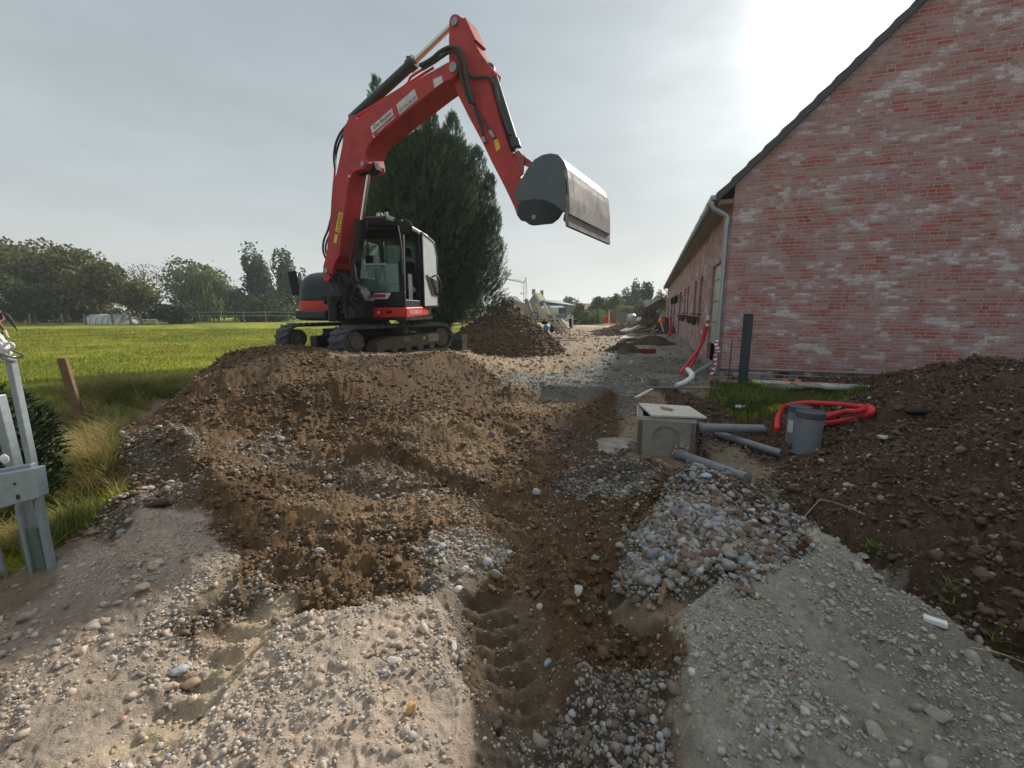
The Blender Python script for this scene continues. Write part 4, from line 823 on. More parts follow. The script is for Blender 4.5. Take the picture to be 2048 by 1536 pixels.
ml = MB(); ml.tube([U(c1-.12, cf-.02, 2.88), U(c1+.0, cf+.04, 2.93), U(c1+.06, cf+.02, 2.86)], .014, 8); ml = ml.build('mirror', BLACKM, EX, smooth=True)
MB().ball(U(c1+.08, cf+.02, 2.76), .11, 14, (1.05, .4, 1.25)).build('mirror_head', BLACKM, ml, smooth=True)
wl = MB(); wl.lathe(U(.80, cf+.0, 2.98), [(.0, -.09), (.05, -.08), (.065, 0), (.065, .03), (.055, .03), (.0, .02)], 18, axis=FV); wl.beam(U(.80, cf-.03, 2.90), U(.80, cf-.03, 2.98), .03, .03); WLt = wl.build('work_light', BLACKM, EX, smooth=True)
MB().cyl(U(.80, cf+.02, 2.98), U(.80, cf+.028, 2.98), .052, n=18).build('lens', WHITE, WLt)
MB().box(U(.93, cf-.0, 2.97), (.07, .03, .12), M=UM).box(U(1.02, cf+.01, 2.92), (.10, .05, .07), M=UM @ Matrix.Rotation(R(25), 3, 'Y')).build('light_bracket', ZINC, WLt, bevel=.008)
# inside: seat, levers, console
se = MB(); ub(se, .50, 1.0, -.45, .10, 1.62, 1.80); ub(se, .54, .96, -.58, -.42, 1.78, 2.33); SE = se.build('seat', SEATM, EX, bevel=.07)
hr = MB(); ub(hr, .63, .87, -.58, -.47, 2.42, 2.62); hr.build('headrest', SEATM, SE, bevel=.05); MB().cyl(U(.75, -.52, 2.3), U(.75, -.52, 2.45), .02, n=8).build('headrest_post', GREYM, SE)
lv = MB(); 
for r_l in (.40, .95): lv.tube([U(r_l, .25, 1.7), U(r_l, .28, 1.95), U(r_l+.02, .30, 2.02)], .016, 8); lv.ball(U(r_l+.02, .3, 2.06), .035, 10, (1, 1, 1.5))
for r_l in (.60, .72): lv.tube([U(r_l, .52, 1.5), U(r_l, .5, 1.8), U(r_l, .5, 2.06)], .013, 8)
lv.build('control_levers', BLACKM, EX, smooth=True)
cs = MB(); ub(cs, .18, .36, -.1, .5, 1.5, 1.92); cs.build('side_console', BLACKM, EX, bevel=.03); MB().box(U(.36, .42, 2.2), (.16, .04, .30), M=UM).build('display', BLACKM, EX, bevel=.015)
MB().box(U(1.13, .35, 1.72), (.02, .2, .55), M=UM).build('door_pillar_trim', GREYM, cabo); MB().box(U(1.10, .62, 1.93), (.08, .02, .05), M=UM).build('yellow_tag', YEL, cabo)
# --- boom plane
BD = Vector((math.sin(R(119.4)), math.cos(R(119.4)), 0)); BN = Vector((math.sin(R(29.4)), math.cos(R(29.4)), 0))   # along reach / away from viewer
P0 = Vector((-3.18, 8.05, 1.5))
def pl(px, off=0.): return [onplane(u, v, P0+BN*off, BN) for u, v in px]
def plate(px, off, th, name, mat, parent, bevel=.012, back=True, smooth=False): return MB().prism(pl(px, off), BN*th).build(name, mat, parent, bevel=bevel, smooth=smooth)
BW = .20
boom_px = [(648,562),(656,563),(663,552),(665,538),(670,524),(678,511),(684,460),(690,410),(694,380),(699,358),(706,345),(716,340),(728,338),(733,325),(730,308),(736,292),(746,279),(768,261),(792,241),(830,210),(868,179),(890,163),(903,158),(914,146),(914,130),(906,121),(895,124),(862,143),(827,162),(770,199),(712,238),(706,229),(699,230),(693,244),(687,257),(684,290),(678,320),(672,348),(665,362),(662,400),(660,440),(656,475),(652,510),(646,532),(645,552)]
BOOM = plate(boom_px, -BW, 2*BW, 'boom', RED, EX)
# open foot of the boom (dark arch between the two ears) and lug shadow gap are cut by separate swing post
plate([(700,352),(716,341),(733,325),(742,318),(752,338),(742,346),(722,350)], -.07, .14, 'cylinder_lug', BLACKM, BOOM)
for u, v, r_ in ((651,541,.045), (724,327,.04), (905,134,.06)):
    p = pl([(u, v)], -BW-.03)[0]; MB().cyl(p, p+BN*(2*BW+.06), r_, n=20).build('pivot_pin', STEEL, BOOM, smooth=True)
sp = MB(); c = pl([(690, 600)], 0)[0]
sw = MB(); sw.cyl(U(-.02, 1.12, 1.10), U(-.02, 1.12, 1.55), .12, n=20); ub(sw, -.18, .14, .62, 1.12, 1.14, 1.22); ub(sw, -.18, .14, .62, 1.12, 1.42, 1.5)
sw.prism(pl([(655,532),(668,533),(706,560),(730,600),(728,634),(690,640),(680,600),(655,560)], -.11), BN*.22); sw.build('swing_post', BLACKM, EX, bevel=.015)
def on(u, v, off=0): return pl([(u, v)], off)[0]
bc_ = MB(); bc_.cyl(on(722, 448), on(703, 612), .085, n=20); bc_.cyl(on(723, 440), on(721, 462), .10, n=20); bc_.cyl(on(703, 600), on(701, 622), .10, n=20); BCY = bc_.build('boom_cylinder', BLACKM, EX, smooth=True)
MB().cyl(on(738, 338), on(722, 450), .036, n=18).build('cylinder_rod', CHROME, BCY, smooth=True)
ac_ = MB(); ac_.cyl(on(704, 238), on(826, 126), .075, n=20); ac_.cyl(on(818, 133), on(830, 122), .092, n=20); ac_.box(on(820, 121), (.09, .09, .08)); ACY = ac_.build('arm_cylinder', worn('green_black_cylinder', (.02, .045, .042), .4, amount=.2), EX, smooth=True)
MB().cyl(on(828, 124), on(903, 52), .042, n=18).build('cylinder_rod', CHROME, ACY, smooth=True)
arm_px = [(898,42),(901,32),(908,27),(915,28),(922,34),(929,36),(943,62),(951,89),(962,108),(975,126),(986,138),(984,150),(977,164),(985,190),(997,235),(1012,282),(1027,326),(1040,352),(1046,380),(1042,428),(1034,432),(1027,412),(1010,376),(985,328),(962,280),(936,232),(912,183),(903,160),(898,146),(897,90)]
ARM = plate(arm_px, -.11, .22, 'arm', RED, EX)
MB().prism([on(930, 34, -.13), on(951, 78, -.13), on(947, 82, -.13), on(926, 38, -.13)], BN*.26).build('arm_stiffener', RED, ARM)
for u, v in ((908,42),(1038,420)):
    p = on(u, v, -.14); MB().cyl(p, p+BN*.28, .05, n=20).build('pivot_pin', STEEL, ARM, smooth=True)
kc = MB(); kc.cyl(on(984, 148), on(1030, 292), .062, n=20); kc.cyl(on(1027, 281), on(1032, 297), .074, n=20); KCY = kc.build('bucket_cylinder', GREYM, EX, smooth=True)
MB().cyl(on(1031, 292), on(1036, 308), .035, n=14).build('cylinder_rod', CHROME, KCY, smooth=True); MB().ball(on(978, 140), .085, 12).build('cylinder_eye', BLACKM, KCY, smooth=True)
lk = MB()
for o_ in (-.12, .10):
    lk.prism([on(1029, 306, o_), on(1038, 300, o_), on(1048, 316, o_), on(1046, 348, o_), on(1036, 356, o_), on(1036, 322, o_)], BN*.025); lk.prism([on(1032, 312, o_+.03), on(1038, 301, o_+.03), on(1052, 315, o_+.03), on(1082, 336, o_+.03), on(1078, 346, o_+.03), on(1048, 330, o_+.03)], BN*.025)
lk.build('bucket_linkage', worn('linkage_red', (.30, .05, .04), .5, dirt=(.2, .17, .15), amount=.6, scale=12), EX, bevel=.004)
# bucket
BH = .76
bk_px = [(1027,394),(1029,380),(1040,362),(1054,338),(1068,319),(1083,310),(1097,307),(1112,309),(1123,321),(1130,337),(1131,354),(1133,389),(1132,429),(1125,422),(1106,407.5),(1086,400),(1066,399),(1043,402.5),(1033,402)]
def plb(px, off):       # the same outline in parallel planes: traced once in the near plate's plane
    return [p+BN*(off+BH) for p in pl(px, -BH)]
BKT = MB().prism(plb(bk_px, -BH), BN*.03).build('bucket', BUCK, EX, bevel=.006)
MB().prism(plb(bk_px, BH-.03), BN*.03).build('bucket_side_plate', BUCK, BKT, bevel=.006)
shp = plb([(1052,342),(1068,320),(1083,311),(1097,308),(1112,310),(1123,322),(1130,338)], -BH+.03)
MB().strip(shp, BN*(2*BH-.06), .016).build('bucket_shell', BUCK, BKT, smooth=True)
shp2 = plb([(1130,337),(1132.5,354),(1135,392),(1136,428)], -BH+.002)
MB().strip(shp2, BN*(2*BH-.004), .02).build('bucket_back_plate', BUCKP, BKT)
a_, b_ = plb([(1130.5,340),(1133,356)], -BH); MB().prism([a_, b_, b_+(b_-a_).cross(BN).normalized()*-.03, a_+(b_-a_).cross(BN).normalized()*-.03], BN*2*BH).build('bucket_top_rail', STEEL, BKT, bevel=.004)
for za, zb, ea, eb in ((388, 416, -.0, .0), (414, 452, .0, .05)):
    a_, b_ = plb([(1135.5, za), (1137, zb)], -BH+ea); nn = (b_-a_).cross(BN).normalized()*-.022*(1 if za < 400 else 1.7)
    MB().prism([a_, b_, b_+nn, a_+nn], BN*(2*BH+eb-ea)).build('cutting_edge_plate', BUCKP, BKT, bevel=.004)
ear = [(1046,398),(1034,410),(1033,430),(1041,441),(1050,443),(1058,449),(1066,451),(1104,447),(1116,438),(1128,420),(1120,385),(1090,352),(1060,345),(1046,372)]
for o_ in (-.16, .13): plate(ear, o_, .03, 'bucket_ear', GREYM, BKT)
p = on(1067, 434, -.17); MB().cyl(p, p+BN*.34, .03, n=14).build('bucket_pin', STEEL, BKT, smooth=True)
# hydraulic hoses and pipes
def hose(px, off, r, name='hydraulic_hose', mat=HOSE, par=None, n=8): return MB().tube(pl(px, off), r, n, smooth=4).build(name, mat, par or BOOM, smooth=True)
hose([(840,131),(862,119),(880,104),(898,95),(912,95),(924,107),(930,130),(934,160),(942,190),(948,208)], -.20, .026)
hose([(845,138),(868,124),(885,112),(900,103),(910,106),(918,122),(922,150),(930,180),(940,205)], -.17, .024)
hose([(930,140),(940,152),(955,155),(972,153),(984,160),(990,175),(1000,215),(1020,270)], -.16, .022)
hose([(948,208),(952,225),(962,255),(966,275)], -.14, .016, par=ARM); hose([(950,215),(965,240),(978,262),(984,270)], -.14, .016, par=ARM)
for q_ in ([(966,275),(970,285)], [(980,262),(988,276)]):
    MB().cyl(on(*q_[0], -.14), on(*q_[1], -.14), .026, n=10).build('hose_coupling', STEEL, ARM, smooth=True)
hose([(700,242),(760,206),(800,181),(828,160),(850,146),(868,135)], -.13, .018, 'oil_pipe', RED); hose([(706,236),(765,200),(812,170),(822,154),(846,138)], -.09, .018, 'oil_pipe', RED)
hose([(694,250),(680,268),(671,290),(668,315),(670,338)], -.10, .020); hose([(695,255),(683,275),(675,296),(671,318),(671,338)], -.06, .018)
hose([(670,338),(667,380),(663,430),(661,440)], -.14, .018, 'oil_pipe', RED)
hose([(661,440),(656,460),(648,480),(646,500),(651,516)], -.13, .018); hose([(662,442),(660,466),(653,485),(651,500),(655,512)], -.10, .018)
for k, (a, b) in enumerate([((668,560),(712,630)), ((676,552),(718,625)), ((684,548),(722,618)), ((664,570),(706,640)), ((672,575),(700,628))]):
    hose([a, (a[0]*.6+b[0]*.4-4+k*3, a[1]*.6+b[1]*.4), b], -.12+.05*k, .017)
hose([(708,520),(712,560),(706,590),(690,615)], -.14, .016); hose([(700,470),(698,500),(702,530)], -.12, .012)
for a, b, o_ in (((660,548),(716,600),-.2),((668,548),(724,590),-.16),((676,545),(712,612),-.22),((690,540),(720,580),-.1),((664,590),(722,604),-.15),((668,610),(716,560),-.2),((700,560),(696,632),-.24),((712,556),(712,630),-.2)): hose([a, ((a[0]+b[0])/2-6, (a[1]+b[1])/2+5), b], o_, .020, mat=SEATM, par=EX)
MB().box(on(716, 512, -.02), (.14, .10, .22)).build('valve_block', BLACKM, BOOM, bevel=.01)
for k in range(12): MB().box(U(-.05+rng.uniform(-.2, .28), 1.0+rng.uniform(-.1, .18), 1.3+rng.uniform(-.15, .35)), tuple(rng.uniform(.05, .13, 3)), M=UM).build('hydraulic_fitting', BLACKM, EX, bevel=.01)
# stickers with lettering
def text_on(body, px, off, mat, parent, name='lettering', squeeze=1.0, ital=0, m=.06):
    """px: BL, BR, TL corners on the plane at the given offset"""
    bl_, br, tl = [on(u, v, off) if isinstance(u, (int, float)) else u for u, v in px] if not isinstance(px[0], Vector) else px
    cu = bpy.data.curves.new('t', 'FONT'); cu.body = body; cu.extrude = 0; cu.resolution_u = 3; cu.shear = ital; ob = bpy.data.objects.new('t', cu); col.objects.link(ob)
    me = bpy.data.meshes.new_from_object(ob.evaluated_get(bpy.context.evaluated_depsgraph_get())); bpy.data.objects.remove(ob)
    v = np.array([q.co[:2] for q in me.vertices]); mn, mxx = v.min(0), v.max(0); v = (v-mn)/(mxx-mn); ex, ey = br-bl_, tl-bl_; poff = Vector(parent.parent.location if parent.parent else parent.location)
    for q, (a, b) in zip(me.vertices, v): q.co = bl_+ex*(m+a*(1-2*m))+ey*float(b)-poff
    me.materials.append(mat); me.name = name; o = bpy.data.objects.new(name, me); col.objects.link(o); o.parent = parent; return o
def lerp(a, b, t): return (a[0]+(b[0]-a[0])*t, a[1]+(b[1]-a[1])*t)
SB = -BW-.006
TL_, TR_, BR_, BL_ = (740.5, 253.8), (829, 177.6), (835, 198), (747, 276)
T5, B5 = lerp(TL_, TR_, .585), lerp(BL_, BR_, .59)
s1 = plate([TL_, T5, B5, BL_], SB+.004, .002, 'sticker', SIGNW, BOOM, bevel=0); plate([T5, TR_, BR_, B5], SB+.004, .002, 'sticker', SIGNW, BOOM, bevel=0)
ML, MR = lerp(BL_, TL_, .40), lerp(B5, T5, .40)
plate([ML, MR, B5, lerp(BL_, B5, .06)], SB, .003, 'sticker_band', SIGNR, BOOM, bevel=0); plate([lerp(TL_, T5, .83), T5, MR, lerp(ML, MR, .83)], SB, .003, 'sticker_band', SIGNR, BOOM, bevel=0)
text_on('De Rycke', [lerp(lerp(ML, MR, .06), lerp(TL_, T5, .06), .12), lerp(lerp(ML, MR, .80), lerp(TL_, T5, .80), .12), lerp(lerp(ML, MR, .06), lerp(TL_, T5, .06), .85)], SB-.002, INK, BOOM)
text_on('verhuur', [lerp(lerp(BL_, B5, .12), lerp(ML, MR, .12), .15), lerp(lerp(BL_, B5, .92), lerp(ML, MR, .92), .15), lerp(lerp(BL_, B5, .12), lerp(ML, MR, .12), .85)], SB-.002, SIGNW, BOOM)
q0, q1, q2, q3 = B5, BR_, T5, TR_
text_on('03.755.34.30', [lerp(q0, q2, .14), lerp(q1, q3, .14), lerp(q0, q2, .44)], SB-.002, INK, BOOM)
text_on('(', [lerp(lerp(q0, q1, .46), lerp(q2, q3, .46), .58), lerp(lerp(q0, q1, .54), lerp(q2, q3, .54), .58), lerp(lerp(q0, q1, .46), lerp(q2, q3, .46), .86)], SB-.002, SIGNR, BOOM, ital=.3)
yl = [(667,486),(674,424),(686,424),(679,486)]
plate([(670,462),(678,424),(686,426),(679,466)], SB+.004, .003, 'sticker', YEL, BOOM, bevel=0); text_on('Luyckx', [(679,465),(686,427),(671,462)], SB-.002, INK, BOOM, m=.05)
plate([(667,485),(670,468),(675.5,469.5),(673,486.5)], SB+.004, .003, 'sticker', YEL, BOOM, bevel=0); plate([(866,159),(883,151),(886,164),(869,176)], SB+.004, .003, 'sticker', SIGNW, BOOM, bevel=0)
plate([(987,281),(995,277),(1001,296),(993,303)], -.116, .003, 'sticker', YEL, ARM, bevel=0); plate([(696,350),(700,350),(700,354),(696,354)], SB+.004, .003, 'sticker', SIGNW, BOOM, bevel=0)
o = text_on('KX080-4', [U(1.262, .76, 1.235), U(1.262, .10, 1.24), U(1.262, .76, 1.31)], 0, SIGNW, SK, m=.05)

# ------------------------------------------------------------------ trees and shrubs
def leaf_cloud(name, C, Rd, n, size, cols, parent, lumps=14, elong=1.0, shell=.55, droop=0, mat=None):
    """leaf-sized faces spread through a lumpy crown; C centre, Rd radii"""
    C = np.array(C); Rd = np.array(Rd); L = rng.normal(size=(lumps, 3)); L /= np.linalg.norm(L, axis=1)[:, None]; L *= rng.uniform(.25, .78, (lumps, 1)); lr = rng.uniform(.28, .48, lumps)
    k = rng.integers(0, lumps, n); d = rng.normal(size=(n, 3)); d /= np.linalg.norm(d, axis=1)[:, None]; rad = lr[k]*(shell+(1-shell)*rng.random(n))**.7*(1+.15*rng.normal(size=n))
    p = (L[k]+d*rad[:, None])*Rd
    if droop: p[:, 2] -= droop*rng.random(n)*np.linalg.norm(p[:, :2]/Rd[:2], axis=1)
    P = C+p; s = size*rng.uniform(.6, 1.5, n); M = rotm(n); quad = np.array([(-.5, 0, 0), (0, -.5*elong, 0), (.5, 0, .12), (0, .5*elong, 0)])
    if droop: quad = np.array([(-.25, 0, 0), (0, 0, -1.2), (.25, 0, 0), (0, .1, 1.2)])
    X = np.einsum('nij,vj->nvi', M, quad)*s[:, None, None] if not droop else np.einsum('nij,vj->nvi', np.stack([np.stack([np.cos(a_), -np.sin(a_), 0*a_], -1) if i == 0 else np.stack([np.sin(a_), np.cos(a_), 0*a_], -1) if i == 1 else np.stack([0*a_, 0*a_, 1+0*a_], -1) for i in range(3)], 1) if (a_ := rng.uniform(0, 6.28, n)) is not None else None, quad)*s[:, None, None]
    X += P[:, None]; t = np.clip(.5+.35*rng.normal(size=(n, 1))+.35*(rng.random(lumps)[k][:, None]-.5), 0, 1); Cc = np.array(cols[0])*(1-t)+np.array(cols[1])*t
    off = np.array(parent.location); o = np_mesh(name, X.reshape(-1, 3)-off, np.arange(n*4).reshape(n, 4), np.repeat(Cc, 4, 0), mat or LEAF); o.parent = parent; return o
def branches(mb, p, d, L, r, depth, up=.15):
    q = p+d*L; mb.cyl(p, q, r, r*.68, n=6, cap=False)
    if depth == 0: return
    for i in range(random.choice((2, 3))):
        nd = (d+Vector((random.uniform(-.7, .7), random.uniform(-.7, .7), random.uniform(-.15, .5)+up))).normalized(); branches(mb, q, nd, L*random.uniform(.6, .8), r*.62, depth-1, up)
def tree(name, label, u, v0, Y, vtop, wpx, cols, n=5000, leaf=.2, lumps=16, trunk=True, cat='tree', group=None, droop=0, bare=0, low=.18, elong=1.0, depth=None, zb=None, shell=.55):
    b = atY(u, v0, Y); b.z = FIELD if zb is None else zb; t = atY(u, vtop, Y); h = t.z-b.z; wr = wpx/2*Y/F*1.02
    e = empty(name, b, label, cat, group); z0 = h*low; c = (b.x, b.y, b.z+z0+(h-z0)/2)
    if trunk:
        mb = MB(); branches(mb, Vector(b)-Vector((0, 0, .2)), Vector((random.uniform(-.06, .06), 0, 1)).normalized(), h*.32, max(.05, h*.022), 4 if bare else 3); mb.build('trunk', BARK, e)
    if n: leaf_cloud('crown', c, (wr*1.12, (depth or wr)*1.1, (h-z0)/2*1.16), n, leaf, cols, e, lumps, elong, shell, droop)
    return e
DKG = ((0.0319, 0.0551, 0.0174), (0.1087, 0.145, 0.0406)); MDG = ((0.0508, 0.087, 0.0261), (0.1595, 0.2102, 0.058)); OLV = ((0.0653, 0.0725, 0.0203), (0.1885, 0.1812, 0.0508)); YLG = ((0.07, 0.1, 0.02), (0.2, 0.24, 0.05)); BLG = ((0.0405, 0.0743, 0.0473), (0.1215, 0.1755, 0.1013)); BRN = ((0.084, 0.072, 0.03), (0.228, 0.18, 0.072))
TG = 'trees along the far side of the meadow'
tree('broadleaf_tree', 'olive broadleaf tree at the left edge of the photo beyond the meadow', 5, 640, 52, 474, 150, OLV, 8000, .30, 22, group=TG, low=.2)
tree('broadleaf_tree', 'tallest domed tree of the left row, olive green and dense', 135, 640, 50, 488, 170, OLV, 10000, .30, 26, group=TG, low=.2)
tree('broadleaf_tree', 'rounded dark tree just right of the tallest domed tree', 205, 640, 47, 530, 105, OLV, 6000, .28, 18, group=TG, low=.22)
tree('broadleaf_tree', 'spreading low tree with a slanting trunk behind the white goal frame', 282, 640, 46, 560, 100, OLV, 3800, .24, 16, group=TG, low=.35)
tree('bare_tree', 'thin half-bare tree top rising above the spreading low tree', 290, 640, 58, 520, 80, BRN, 900, .16, 20, group=TG, bare=1, low=.3)
tree('broadleaf_tree', 'dark green tree filling the gap at the foot of the left row', 70, 640, 45, 552, 110, DKG, 4500, .26, 16, group=TG, low=.2)
tree('willow_tree', 'pale green weeping willow in front of the darker dome', 402, 640, 56, 548, 105, YLG and ((.06,.09,.03),(.17,.21,.07)), 7000, .26, 18, group=TG, droop=1.6, low=.08)
tree('broadleaf_tree', 'broad mid green dome behind the weeping willow', 398, 640, 66, 527, 135, MDG, 8000, .34, 22, group=TG, low=.1)
tree('broadleaf_tree', 'small grey green tree right of the willow', 470, 640, 62, 568, 62, BLG, 3000, .28, 12, group=TG, low=.05)
tree('poplar_tree', 'tall loose poplar, the left one of the pair left of the excavator', 527, 640, 62, 500, 62, BLG, 5200, .30, 18, group=TG, low=.05)
tree('poplar_tree', 'slimmer poplar, the right one of the pair left of the excavator', 573, 640, 60, 503, 46, BLG, 4200, .28, 16, group=TG, low=.05)
tree('broadleaf_tree', 'dark low tree at the foot of the poplar pair', 545, 640, 57, 575, 110, DKG, 4500, .26, 18, group=TG, low=.0)
tree('broadleaf_tree', 'small dark tree just behind the grey engine hood', 605, 640, 60, 545, 40, DKG, 1800, .25, 10, group=TG, low=.1)
tree('hedge', 'dark laurel hedge at the right end of the left tree row', 345, 642, 46, 598, 95, ((.012,.028,.01), (.04,.075,.025)), 3500, .22, 16, trunk=False, cat='hedge', low=0)
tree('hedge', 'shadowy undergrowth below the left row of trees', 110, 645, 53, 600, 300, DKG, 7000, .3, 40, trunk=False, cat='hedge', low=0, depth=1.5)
tree('hedge', 'low grey green bushes below the poplar pair', 520, 643, 55, 612, 160, DKG, 3500, .26, 24, trunk=False, cat='hedge', low=0, depth=1.5)
tree('hedge', 'clipped round green hedge right of the big conifer', 925, 630, 44, 600, 75, ((.03,.06,.02), (.08,.13,.035)), 3500, .20, 16, trunk=False, cat='hedge', low=0)
tree('broadleaf_tree', 'grey green tree between the conifer and the near crane', 948, 630, 60, 590, 40, BLG, 2000, .24, 10, low=.05)
tree('broadleaf_tree', 'distant tree just left of the grey house', 1006, 620, 95, 594, 20, BLG, 900, .3, 9, low=.0)
tree('broadleaf_tree', 'distant tree between the two gabled houses', 1056, 620, 100, 595, 16, BLG, 700, .3, 8, low=.0)
tree('broadleaf_tree', 'hazy bush-topped tree behind the blue shed roof', 1140, 628, 80, 596, 42, BLG, 2000, .28, 14, low=.0)
SG = 'shrubs at the end of the site road'
tree('shrub', 'big rounded green shrub right of the blue shed', 1163, 650, 42, 612, 48, ((.05,.085,.02), (.14,.19,.04)), 3500, .17, 14, trunk=False, cat='shrub', group=SG, low=0)
tree('shrub', 'brownish shrub beside the big rounded green shrub', 1186, 650, 43, 624, 28, BRN, 1800, .15, 10, trunk=False, cat='shrub', group=SG, low=0)
tree('shrub', 'dark green shrub left of the lime green playhouse', 1197, 648, 44, 614, 30, MDG, 2200, .16, 10, trunk=False, cat='shrub', group=SG, low=0)
tree('broadleaf_tree', 'dark rounded tree behind the lime green playhouse', 1203, 645, 50, 591, 46, DKG, 3800, .22, 16, low=.08)
tree('broadleaf_tree', 'looser tree with twiggy top right of the dark rounded tree', 1222, 645, 49, 588, 36, MDG, 2000, .20, 14, bare=1, low=.1)
tree('shrub', 'yellow green bushes behind the woven wood screen', 1250, 640, 47, 612, 70, YLG, 4200, .18, 22, trunk=False, cat='shrub', group=SG, low=.0)
tree('broadleaf_tree', 'thin hazy tree between the twiggy tree and the tall grey green tree', 1240, 640, 70, 588, 24, BLG, 900, .22, 9, low=.0)
tree('broadleaf_tree', 'tall grey green tree left of the dark columnar conifer', 1262, 640, 60, 566, 44, BLG, 3600, .24, 18, low=.05)
tree('columnar_conifer', 'dark egg-shaped conifer behind the birch', 1289, 640, 56, 572, 34, ((.012,.025,.014), (.03,.055,.028)), 5000, .20, 14, low=.0, shell=.8)
tree('birch_tree', 'young pale birch in front of the dark egg-shaped conifer', 1279, 642, 44, 598, 20, ((.09,.13,.06), (.22,.28,.13)), 1900, .14, 12, low=.15, elong=.7)
tree('broadleaf_tree', 'pale tree peeking out behind the open wooden shed', 1322, 640, 70, 580, 34, YLG and ((.10,.13,.07),(.2,.24,.1)), 1800, .24, 12, low=.0)

# the big conifer behind the excavator, made of upswept sprays
CB = atY(845, 625, 14.5); CB.z = -.05
con = empty('conifer', CB, 'large dark conifer with feathery upswept shoots directly behind the excavator cab', 'conifer')
lead = [(752,158,725,.62,.12), (862,222,850,1.25,.3), (905,232,890,1.1,.3), (955,300,935,.95,.25), (978,352,958,.8,.2), (800,230,780,1.2,.3), (700,270,715,.55,.2), (985,420,950,.9,.3)]
Ps = []; Ds = []; Ss = []
for (ut, vt, ub_, rad, dy), nn in zip(lead, (1700, 3600, 3200, 2400, 2000, 3200, 900, 1600)):
    top = np.array(atY(ut, vt, 14.5+rng.uniform(-.5, .5))); base = np.array(atY(ub_, 600, 14.5)); base[2] = .9
    t = rng.random(nn)**.75; cen = base*(1-t[:, None])+top*t[:, None]; rr = rad*(1-t)**.62*(1+.25*np.sin(t*23+ut))+.04; a = rng.uniform(0, 6.283, nn); q = rng.random(nn)**.35
    Ps.append(cen+np.stack([np.cos(a)*rr*q, np.sin(a)*rr*q, 0*a], -1)); Ds.append(np.stack([np.cos(a)*(.75-.45*t), np.sin(a)*(.75-.45*t), .55+.6*t], -1)); Ss.append(.30*(.55+.7*rng.random(nn))*(.65+.35*(1-t)))
P = np.concatenate(Ps); D = np.concatenate(Ds); S = np.concatenate(Ss)
# big lower body: sprays over an egg
nn = 13500; cc = np.array(atY(848, 470, 14.7)); rx = 2.08; t = rng.uniform(0, 1, nn); a = rng.uniform(0, 6.283, nn); prof = np.interp(t, [0, .10, .28, .5, .75, 1], [.22, .55, .90, 1.0, .88, .58]); q = rng.random(nn)**.3; hgt_ = 5.9
bx = cc[0]; lump = 1+.10*np.sin(a*5+t*9)+.08*np.sin(a*9-t*17)
P = np.concatenate([P, np.stack([bx+np.cos(a)*rx*prof*q*lump, cc[1]+np.sin(a)*rx*.85*prof*q*lump, .55+t*hgt_], -1)]); D = np.concatenate([D, np.stack([np.cos(a)*.7, np.sin(a)*.7, .55+.2*t], -1)]); S = np.concatenate([S, .34*(.6+.7*rng.random(nn))])
D += rng.normal(size=D.shape)*.18; D /= np.linalg.norm(D, axis=1)[:, None]; n = len(P); K = 9
side = np.cross(D, rng.normal(size=D.shape)); side /= np.linalg.norm(side, axis=1)[:, None]; nrm = np.cross(D, side)
Vs = []; 
for j in range(K):
    f_ = j/(K-1); sg = 1 if j % 2 else -1; root = P+D*(S*f_*.75)[:, None]; tip = root+(D*.75+side*sg*(.85-.6*f_)[None] if False else D*.75+side*(sg*(.85-.7*f_)))*(S*(.42-.12*f_))[:, None]+nrm*rng.normal(size=(n, 1))*.03; wv = nrm*(S*.035)[:, None]+side*(S*.03)[:, None]
    Vs.append(np.stack([root-wv, root+wv, tip], 1))
X = np.stack(Vs, 1).reshape(-1, 3); c = np.clip(.4+.3*rng.normal(size=(n, 1)), 0, 1); colr = np.array((.020,.052,.024))*(1-c)+np.array((.10,.17,.055))*c
o = np_mesh('crown', X-np.array(CB), np.arange(len(X)).reshape(-1, 3), np.repeat(colr, K*3, 0), NEEDLE); o.parent = con
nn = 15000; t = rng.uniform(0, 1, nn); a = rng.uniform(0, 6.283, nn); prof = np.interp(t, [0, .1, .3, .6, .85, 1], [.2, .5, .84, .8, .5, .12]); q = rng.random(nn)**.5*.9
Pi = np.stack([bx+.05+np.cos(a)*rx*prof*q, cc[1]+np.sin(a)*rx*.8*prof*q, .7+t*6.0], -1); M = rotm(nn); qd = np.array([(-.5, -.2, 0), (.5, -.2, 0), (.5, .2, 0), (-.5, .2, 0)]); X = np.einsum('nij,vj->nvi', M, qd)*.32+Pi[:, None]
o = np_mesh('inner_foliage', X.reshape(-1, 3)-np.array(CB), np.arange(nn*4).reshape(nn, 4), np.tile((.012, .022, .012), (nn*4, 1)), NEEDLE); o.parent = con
mb = MB(); mb.cyl((CB.x+.1, CB.y, -.1), (CB.x, CB.y, 3.2), .22, .12, 12); mb.cyl((CB.x, CB.y, 3.2), (CB.x-.1, CB.y, 6.2), .12, .04, 8); mb.build('trunk', BARK, con)

